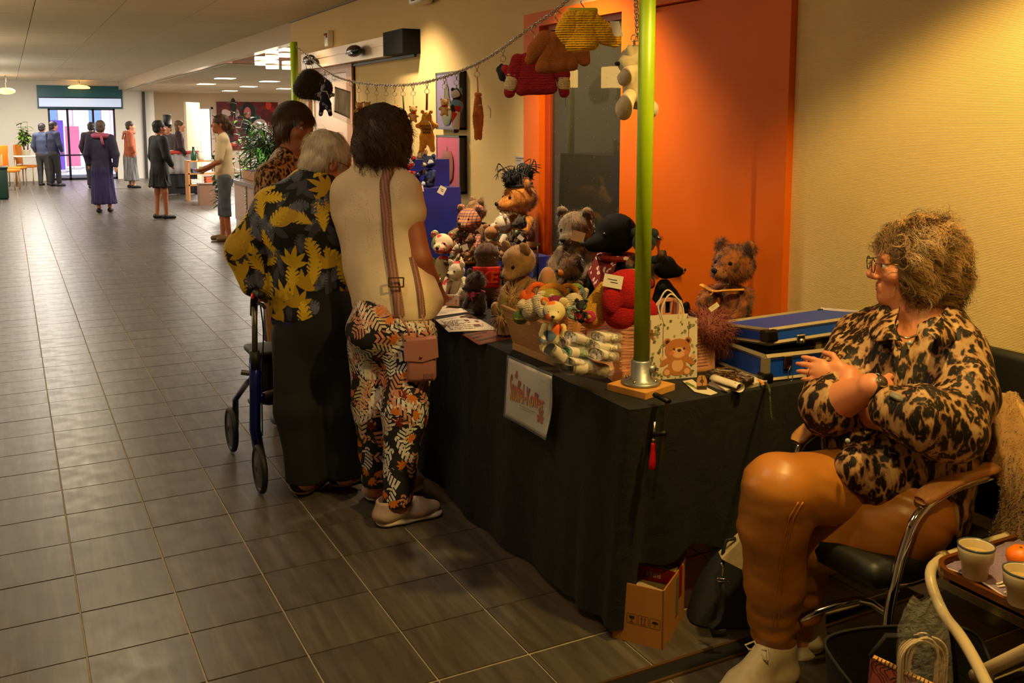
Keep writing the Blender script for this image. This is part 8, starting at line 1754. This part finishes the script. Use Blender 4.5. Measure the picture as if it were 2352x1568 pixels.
p=chain_at(1154);d=px(p)[2];t=thing('hanging_patch_toy',p,'small black, white and red heart toy left of the red sweater','soft toy');q=clip(t,p);blob('body',[ell(at(1152,166,D=d),(.014,.02,.034),.01),cap(at(1146,160,D=d),at(1160,184,D=d),.012,.008,.008)],.003,M('toy black',(.03,.03,.05),.7),t);blob('heart',[ell(at(1158,156,D=d-.02),(.012,.008,.013),.006),ell(at(1164,156,D=d-.02),(.010,.008,.013),.006),cap(at(1160,160,D=d-.02),at(1162,172,D=d-.02),.012,.004,.006)],.003,M('toy red',(.68,.08,.08),.7),t);blob('white_wing',[cap(at(1166,150,D=d),at(1172,180,D=d),.007,.010,.006)],.003,M('toy white',(.82,.78,.70),.7),t)
# sweaters on little hangers
def sweater(lab,D,hook,torso_px,sleeves,m_,m2=None,cuffs=None,extra=None):
 J=lambda x,y,d=D:at(x,y,D=d);t=thing('hanging_sweater',J(*hook),lab,'doll sweater');n=FW
 (a,b_,c_,d_),r_=torso_px;q=[]
 for i in range(7):
  u=i/6;tp,bt=A(*a)*(1-u)+A(*b_)*u,A(*d_)*(1-u)+A(*c_)*u;o_=n*.010*math.sin(i*2.2);q.append(cap(J(*tp)+o_,J(*bt)-o_,r_,r_*1.05,.012,fl=(n,.8)))
 o=blob('knit_body',q,.0045,m_,t,lambda V:.003*vnoise(V*40,2)+.0018*vnoise(V*90,3))
 for s in sleeves:
  k=len(s)-1;blob('sleeve',[cap(J(*s[i][:2]),J(*s[i+1][:2]),s[i][2],s[i+1][2],.012,fl=(n,.62))for i in range(k)],.0042,m_ if not m2 else[m_,m2],t,lambda V:.002*vnoise(V*60,2))
 for s in(cuffs or[]):
  e0,e1=J(*s[0][:2]),J(*s[1][:2]);blob('sleeve_stripe',[cap(e0,e1,s[0][2],s[1][2],.006,fl=(n,.66))],.0042,m2,t)
 c=J(*hook);b=MB();b.tube(crom([c+CR*.012+UP*.012,c+UP*.02,c-CR*.010+UP*.004,c+CR*.004-UP*.02,(J(*a)+J(*b_))/2],5),.0018,n=6);b.build('hanger_hook',MCHN,t,True)
 if extra:extra(t,J)
 return t
KSR,KSO,KSY=knit('knit crimson',(.62,.07,.10),55),knit('knit ochre brown',(.66,.36,.10),95,.5),knit('knit sun yellow',(.98,.72,.05),42,.7);KSW=knit('knit cream',(.86,.76,.56),55)
sweater('crimson doll sweater with cream striped sleeves, lowest of the three',3.55,(1226,70),(((1206,134),(1252,134),(1268,203),(1196,207)),.019),[[(1190,140,.028),(1182,165,.024),(1170,212,.021)],[(1272,150,.028),(1292,170,.024),(1296,212,.020)]],KSR,KSW,[((1182,160,.0255),(1179,172,.0248)),((1175,186,.0242),(1172,200,.0232)),((1290,168,.0255),(1293,178,.0248)),((1295,188,.0236),(1296,198,.0228))])
sweater('ochre brown doll cardigan hanging between the crimson and yellow ones',3.34,(1281,40),(((1262,86),(1304,84),(1316,150),(1242,156)),.018),[[(1252,92,.034),(1232,115,.028),(1217,138,.018)],[(1312,96,.034),(1332,118,.028),(1342,138,.022)]],KSO)
def ylab(t,J):
 b=MB();b.box((0,0,0),(.03,.05,.002),0,frame(J(1416,66,3.12),CR,unit(UP-CR*.3),FW));b.build('paper_label',M('label white',(.85,.80,.74),.6),t);b=MB();b.box((0,0,0),(.10,.02,.02),0,frame(J(1338,25,3.16),CR,UP,FW),bev=.008);b.build('hanger',M('hanger lime',(.75,.68,.12),.4),t,True)
sweater('sun yellow chunky knit doll sweater, topmost of the three',3.16,(1341,8),(((1318,42),(1364,40),(1362,100),(1312,104)),.019),[[(1312,46,.034),(1302,70,.033),(1306,88,.024)],[(1366,56,.034),(1390,78,.032),(1412,94,.022)]],KSY,extra=ylab)
# fur jacket on a hanger, clear zip bag, big white bear on the near pole
p=chain_at(716);d=px(p)[2];t=thing('hanging_fur_jacket',p,'dark brown fur doll jacket hanging next to the olive pole','doll jacket');mfj=plush('fur jacket',(.17,.12,.07),(.09,.06,.03))
o=blob('fur_body',[cap(at(690,205,D=d),at(712,182,D=d),.04,.04,.05,fl=(FW,.5)),cap(at(712,182,D=d),at(745,200,D=d),.045,.05,.05,fl=(FW,.5)),cap(at(705,205,D=d),at(735,215,D=d),.05,.04,.04,fl=(FW,.5))],.006,mfj,t);fur('fur',o,1500,.018,.002,mfj,t,2,(0,0,-.8),3)
for x in(700,714):b=MB();q=at(x,136,D=d);b.tube(crom([q+CR*.01+UP*.0,q+UP*.012,q-CR*.012,q-UP*.04+CR*.006,at(x+6,172,D=d)],5),.0018,n=6);b.build('hanger_hook',MCHN,t,True)
p=chain_at(788);d=px(p)[2];t=thing('hanging_zip_bag',p,'clear zip bag with a photo sheet inside hanging on the chain','bag');c4=[at(*q,D=d)for q in((766,180),(808,192),(806,287),(764,268))]
for x in(768,806):b=MB();q=chain_at(x);b.tube([q+CR*.01*math.cos(a)-UP*(.016+.012*math.sin(a))for a in np.linspace(0,2*PI,16,False)],.0013,n=5,closed=True);b.build('split_ring',MCHN,t,True)
b=MB();b.add(*sheet_solid(lambda u,v:bil(c4,.08+.86*u,.84-.62*v)+FW*(.004+.008*math.sin(4*u)),10,10,.001));b.build('photo_sheet',M('photo sheet',(.85,.85,.84),.35,nz=(18,.5),stretch=(3,3,.3)),t,True)
b=MB();
for v in(.22,.84):b.add(*sheet_solid(lambda u,w:bil(c4,.08+.86*u,v-.02+.04*(1-w))+FW*(.001+.008*math.sin(4*u)),8,3,.001))
b.build('dark_border',M('photo border',(.12,.12,.13),.5),t)
b=MB();b.add(*sheet_solid(lambda u,v:bil(c4,u,1-v)-FW*.004+FW*.010*math.sin(4*u+2*v),14,14,.0006));b.build('film',film('bag film',.20),t,True)
t=thing('hanging_white_bear',at(1462,150,D=3.18),'large white plush bear hanging upside behind the near green pole','teddy bear');J=lambda x,y,d=3.02:at(x,y,D=d+.15)
b=MB()
for i in range(13):
 q=J(1460+.4*i,-6+7.6*i,2.98);a=i%2*PI/2;b.tube([q+UP*.013*math.cos(e)+(CR*math.cos(a)+FW*math.sin(a))*.006*math.sin(e)for e in np.linspace(0,2*PI,12,False)],.0017,n=5,closed=True)
b.build('chain_link',MCHN,t,True)['kind']='stuff'
b=MB();c=J(1457,88,2.98);b.tube([c+CR*.011*math.cos(a)+UP*.011*math.sin(a)for a in np.linspace(0,2*PI,16,False)],.0016,n=5,closed=True);b.tube([J(1457,92,2.98),J(1457,110,3.0)],.004,n=6);b.build('split_ring',MCHN,t,True)['kind']='stuff'
mpw=plush('plush ivory',(.80,.73,.60),(.72,.64,.50));dn=lambda V:.002*vnoise(V*90,2)
blob('head',[ell(J(1462,135),(.058,.05,.045),.02),ell(J(1440,148,2.98),(.03,.03,.028),.02)],.005,mpw,t,dn);blob('ear',[ell(J(1447,118,2.97),(.014,.012,.024),.01)],.004,mpw,t,dn);blob('ear',[ell(J(1482,118,3.0),(.014,.012,.024),.01)],.004,mpw,t,dn)
blob('body',[ell(J(1464,195),(.05,.045,.07),.02),ell(J(1466,222),(.045,.045,.04),.02)],.005,mpw,t,dn);blob('arm',[cap(J(1450,160,2.98),J(1436,180,2.94),.024,.026,.02)],.0045,mpw,t,dn);blob('leg',[cap(J(1446,220,2.98),J(1434,245,2.95),.022,.028,.02),ell(J(1433,252,2.94),(.028,.025,.034),.01)],.0045,mpw,t,dn);blob('leg',[cap(J(1470,230,3.04),J(1492,250,3.03),.028,.03,.02)],.0045,mpw,t,dn)
b=MB();b.ball(J(1419,146,2.97),(.011,.011,.007),n=8);b.build('nose',MNOSE,t,True)
# ================================================== walking frame
def build_rollator():
 t=thing('rollator',(1.15,4.4,0),'blue rollator walking frame held by the white haired person','walking frame');mb_=M('rollator blue',(.03,.10,.45),.25,.5,coat=.5);mk_=M('rubber black',(.03,.03,.03),.6);mg=M('grey tube',(.40,.38,.36),.35,.8)
 for side,x in((0,.895),(1,1.44)):
  sg=1 if side==0 else-1;X=lambda y,z,o=0.:A(x+o*sg,y,z)
  for y,r in((4.10,.108),(4.70,.112)):
   w=MB();w.tube([X(y+r*.87*math.cos(a),r+.002+r*.87*math.sin(a))for a in np.linspace(0,2*PI,28,False)],r*.13,n=8,closed=True);wo=w.build('wheel',mk_,t,True)
   w=MB();w.lathe([(r*.76,-.008),(r*.3,-.010),(r*.12,-.016),(r*.12,.016),(r*.3,.010),(r*.76,.008)],(0,0,0),24,0,frame(X(y,r+.002),A(0,1,0),A(0,0,1),A(1,0,0)),False);w.build('hub',M('wheel grey',(.16,.16,.17),.5),wo,True)
  b=MB();b.tube([X(4.13,.60),X(4.14,.44),X(4.17,.27),X(4.18,.06,.03)],.0165,n=12,flat=1.5);b.build('rear_leg',mb_,t,True)
  b=MB();b.tube([X(4.16,.52,.02),X(4.40,.42,.02),X(4.68,.27,.02),X(4.70,.12,.02)],.015,n=12);b.build('front_leg',mb_,t,True)
  b=MB();b.tube([X(4.18,.07,.03),X(4.18,.035,.03)],.02,n=10);b.build('tip',mk_,t,True)
  b=MB();b.cyl(X(4.10,.83),X(4.13,.56),.0125,n=12);b.build('height_tube',mg,t,True)
  b=MB();b.cyl(X(4.13,.63),X(4.135,.55),.022,n=12);b.build('clamp_sleeve',mk_,t,True)
  b=MB();b.tube(crom([X(4.12,.79),X(4.10,.86),X(4.06,.895),X(3.96,.90)]),.0165,n=12);b.build('handgrip',mk_,t,True)
  b=MB();b.tube(crom([X(4.09,.845,.01),X(4.03,.85,.015),X(3.98,.845,.015)]),.0075,n=8);b.build('brake_lever',mk_,t,True)
  b=MB();b.cyl(X(4.05,.885,-.015),X(4.05,.885,-.022),.012,n=14);b.build('reflector',M('red reflector',(.85,.04,.03),.2,emit=.15),t,True)
  b=MB();b.tube(crom([X(4.08,.85,.02),X(4.15,.70,.045),X(4.16,.5,.035),X(4.12,.25,.02)]),.003,n=6);b.build('brake_cable',mk_,t,True)
  b=MB();b.cyl(X(4.15,.40,.03),X(4.15,.43,.03),.014,n=10);b.build('bracket',M('blue bracket',(.03,.10,.45),.25,.5),t,True)
 b=MB();b.box((1.17,4.42,.56),(.48,.22,.03),bev=.012);b.build('seat',mk_,t,True)
 b=MB();b.box((1.17,4.46,.42),(.40,.20,.24),bev=.04);b.build('carry_bag',M('bag black cloth',(.03,.03,.03),.8),t,True)
 b=MB();b.cyl((.90,4.30,.36),(1.44,4.45,.46),.013,n=10);b.cyl((.90,4.45,.46),(1.44,4.30,.36),.013,n=10);b.build('cross_brace',mg,t,True)
build_rollator()
# ================================================== people further down the hall
def walker(lab,x,y,H,F,top,hair,bottom,skin=None,dress='trousers',hemz=.05,wide=1.0,long_=.50,shoes=(.06,.05,.05),armf=(.03,.03),hairl=.0,sleeve=.9,detail=.011,scarf=None,lean=0.,z0=0.,pony=False):
 """a small standing figure; long_ = height of the top's hem and hemz of the lower garment's hem, as fractions of H"""
 c=at(x,y,Z=0);F=unit(A(F[0],F[1],0));R=np.cross(F,UP);t=thing('person',c,lab,'person');p=lambda a,b_,z:c+R*a*H+F*(b_+lean*z)*H+UP*z*H;sk=skin or SK1
 hc=p(0,.02,.925);b=head_prims(hc,F,s=H/1.68);sh=[p(s*.105,0,.805)for s in(1,-1)];hpj=[p(s*.055,0,.50)for s in(1,-1)]
 kn=[p(.055,.02,.28),p(-.055,.0,.28)];an=[p(.055,.0+.03,.05),p(-.05,-.02,.05)];el=[p(s*.15,.0+a*.3,.635)for s,a in zip((1,-1),armf)];wr=[p(s*(.14-.5*a*.12),.02+a,.52+a*.55)for s,a in zip((1,-1),armf)]
 b+=[cap(hc-UP*.05,p(0,0,.82),.05,.05,.03)]+torso(p(0,0,.82),p(0,0,.73),p(0,0,.62),p(0,0,.52),.06,.11,.10,.12,F,.7)
 for s in(0,1):b+=[cap(p(0,0,.82),sh[s],.05,.045,.03),cap(sh[s],el[s],.043,.038,.02),cap(el[s],wr[s],.036,.025,.02),cap(wr[s],wr[s]+(wr[s]-el[s])*.3,.028,.02,.02),cap(hpj[s],kn[s],.075,.052,.03),cap(kn[s],an[s],.05,.032,.03),cap(an[s]-UP*.02,an[s]+F*.1-UP*.05,.03,.024,.02)]
 if detail<.009:b+=[q for s in(0,1)for q in hand(wr[s],wr[s]-el[s],UP,F,.5)]
 blob('body',b,detail,[sk,LIP],t)
 q=torso(p(0,0,.83),p(0,0,.73),p(0,0,.62),p(0,0,max(long_,.5)),.075,.135*wide,.135*wide,.15*wide,F,.75)
 if long_<.5:q+=[cap(p(0,0,.5),p(0,0,long_+.05),.15*wide,.16*wide,.04,fl=(F,.75))]
 for s in(0,1):q+=[cap(p(0,0,.81),sh[s],.065,.066,.04),cap(sh[s],sh[s]+(el[s]-sh[s])*min(1,sleeve*2),.066*wide,.058*wide,.03)]+([cap(el[s],el[s]+(wr[s]-el[s])*.85,.058*wide,.045,.03)]if sleeve>.5 else[])
 q+=[cutp(p(0,0,long_),-UP,.01),ell(p(0,.02,.86),(.05,.05,.05),.02,sub=True)]
 blob('top',q,detail,top,t,folds((9,9,5),.012,3))
 if dress=='skirt':q=[cap(p(0,0,.56),p(0,0,.46),.13*wide,.15*wide,.04,fl=(F,.8)),cap(p(0,0,.46),p(0,0,hemz),.15*wide,.19*wide,.04,fl=(F,.8)),cutp(p(0,0,hemz),-UP,.005)];blob('skirt',q,detail,bottom,t,folds((26,26,1.5),.03,5))
 else:
  q=[cap(p(0,0,.56),p(0,0,.49),.125,.14,.04,fl=(F,.8))]
  for s in(0,1):q+=[cap(hpj[s],kn[s],.092,.07,.02),cap(kn[s],an[s],.07,.055,.02)]
  blob('trousers',q+[cutp(p(0,0,hemz),-UP,.005)],detail,bottom,t,folds((12,12,8),.008,6))
 for s in(0,1):blob('shoe',[cap(an[s]-F*.03-UP*.035,an[s]+F*.13-UP*.05,.042,.034,.02),cutp((0,0,.004),-UP,.003)],detail*.8,M('shoe '+name_of(shoes),shoes,.6),t)
 hs=H/1.68;sp_=[(0,-.02,.045,.088*hs,.105*hs,.088*hs),(0,-.05,-.02-hairl,.08*hs,.06*hs,(.07+hairl)*hs),(0,.13,-.03,.08,.075,.09,True)]
 if pony:sp_+=[(0,-.12,.0,.035,.04,.04),(0,-.14,-.07,.03,.035,.07)]
 s=hair_shell(t,hc,F,UP,M('hair '+name_of(hair),hair,.6,nz=(60,.35)),sp_,lambda V:.008*vnoise(V*45,3),detail*.7)
 if detail<.009:fur('hair_strands',s,900,.05,.004,M('hair '+name_of(hair),hair,.6,nz=(60,.35)),t,4,(0,0,-.8),3,flow(hc,F,UP,.6),wob=.1);eyes(t,hc,F,s=hs)
 if scarf:b=MB();b.tube([p(.075*math.cos(a),.065*math.sin(a),.835)for a in np.linspace(0,2*PI,20,False)],.045,n=8,closed=True);b.tube([p(.02,-.08,.83),p(.04,-.1,.74)],.045,n=8,flat=.5);b.build('scarf',M('scarf '+name_of(scarf),scarf,.8),t,True)
 return t,p,wr,hc,F
D_=lambda v:(v[0],v[1])
t,p,wr,hc,F=walker('young woman in pale polo shirt and grey capri jeans carrying a cup by the counter',521,553,1.70,-CR*.96-FW*.25,M('polo cream',(.84,.76,.64),.8),(.24,.14,.07),M('grey jeans',(.30,.33,.40),.8,nz=(9,.3)),skin=SK2,hemz=.20,long_=.49,shoes=(.45,.34,.19),armf=(.10,.12),sleeve=.42,detail=.0078,pony=True)
b=MB();r,f,u=head_axes(F,UP)
for s in(-1,1):c=hc+r*s*.036+f*.075+u*.105;b.tube([c+r*.025*math.cos(a)+(u*.6+f*.7)*.018*math.sin(a)for a in np.linspace(0,2*PI,14,False)],.007,n=6,closed=True)
b.build('sunglasses',M('black gloss',(.015,.013,.013),.3),t,True)
b=MB();[b.add([p(s*.005,.055,.845),p(s*.05,.045,.855),p(s*.06,.055,.825),p(s*.02,.068,.80)],[(0,1,2,3)])for s in(-1,1)];b.build('collar',M('polo collar',(.88,.80,.68),.8),t)
g=thing('drinking_cup',wr[1]+F*.09,'cream paper cup in the hand of the girl in the polo shirt','cup');c=wr[0]+F*.10-UP*.03;b=MB();b.lathe([(.028,-.05),(.038,.05),(.035,.05),(.026,-.046)],c,18);b.build('cup_body',M('cup glaze',(.80,.73,.60),.25),g,True);b=MB();b.lathe([(.034,.04),(0,.041)],c,18,cap=False);b.build('drink',M('milky tea',(.72,.60,.36),.3),g,True)
K=lambda n,c,r=.8:M(n,c,r)
walker('person from behind in long dark violet coat with pink scarf, walking down the hall',240,488,1.62,FW*.95-CR*.2,K('coat violet',(.10,.07,.17)),(.30,.22,.17),K('coat violet skirt',(.12,.08,.26)),dress='skirt',hemz=.10,long_=.42,wide=1.12,scarf=(.58,.24,.34),armf=(-.05,.0))
walker('person in black knee length coat with bare legs, seen from behind',371,503,1.62,FW*.6+CR*.6,K('coat black',(.025,.025,.03)),(.04,.035,.035),K('coat black skirt',(.03,.03,.035)),skin=SK2,dress='skirt',hemz=.33,long_=.42,wide=1.1,armf=(.05,.0))
walker('person in rust brown jacket and grey striped skirt, standing beyond the violet coat',303,432,1.60,CR*.9+FW*.4,K('jacket rust',(.58,.28,.14)),(.20,.14,.09),M('skirt grey stripe',(.42,.42,.42),.8,nz=(26,.6),stretch=(1,1,.1)),dress='skirt',hemz=.12,long_=.46,wide=1.15,armf=(.03,.05),scarf=(.62,.36,.22))
walker('person with brown hair and dark maroon top behind the red topped stall',416,446,1.62,FW*.3+CR*.9,K('top maroon',(.16,.06,.07)),(.34,.24,.13),K('skirt dark',(.06,.06,.07)),dress='skirt',hemz=.1,long_=.5,hairl=.03,armf=(.06,.06))
t,p,wr,hc,F=walker('person wearing a tall black top hat at the stall',392,436,1.55,-FW,K('coat grey',(.30,.27,.27)),(.12,.1,.09),K('skirt dark',(.06,.06,.07)),armf=(.03,.03))
b=MB();b.lathe([(.0,.085),(.15,.085),(.155,.095),(.095,.10),(.092,.30),(.10,.32),(0,.325)],hc,22);b.build('top_hat',K('hat black',(.03,.02,.05),.5),t,True)
walker('person in slate blue jacket at the left of the entrance, seen from behind',103,426,1.55,FW,K('jacket slate',(.22,.26,.38)),(.16,.14,.16),K('trousers grey',(.20,.19,.20)))
walker('person in dark blue jacket beside the slate jacket by the entrance',128,428,1.60,FW*.8+CR*.5,K('jacket navy',(.12,.14,.26)),(.10,.08,.10),K('trousers dark',(.08,.08,.10)))
walker('person in dark plum clothes half hidden behind the violet coat',216,432,1.58,FW*.9-CR*.3,K('jacket plum',(.16,.10,.18)),(.10,.07,.08),K('trousers plum',(.12,.09,.14)))
t=thing('fair_stall',at(405,444,Z=0),'stall table with a red top and pale cloth front below the people at right','table');c=at(405,446,Z=0);T=TR((c[0],c[1],0),rz=-.1)
b=MB();b.box((0,0,.93),(1.0,.5,.07),0,T,bev=.015);b.build('tabletop',K('stall red',(.72,.18,.14),.5),t,True)
b=MB();V,F_=sheet_solid(lambda u,v:(-.45+.9*u,-.22-.02*math.sin(40*u),.46+.44*v),40,4,.006);b.add(V,F_,0,T);b.build('front_cloth',K('stall cloth',(.62,.60,.60)),t,True)
for sx in(-.42,.42):b=MB();b.box((sx,0,.45),(.05,.4,.9),0,T);b.build('side_panel',K('stall dark',(.07,.06,.07)),t)
b=MB();b.box((0,-.15,.24),(.84,.05,.44),0,T);b.build('plinth',K('stall dark',(.07,.06,.07)),t)
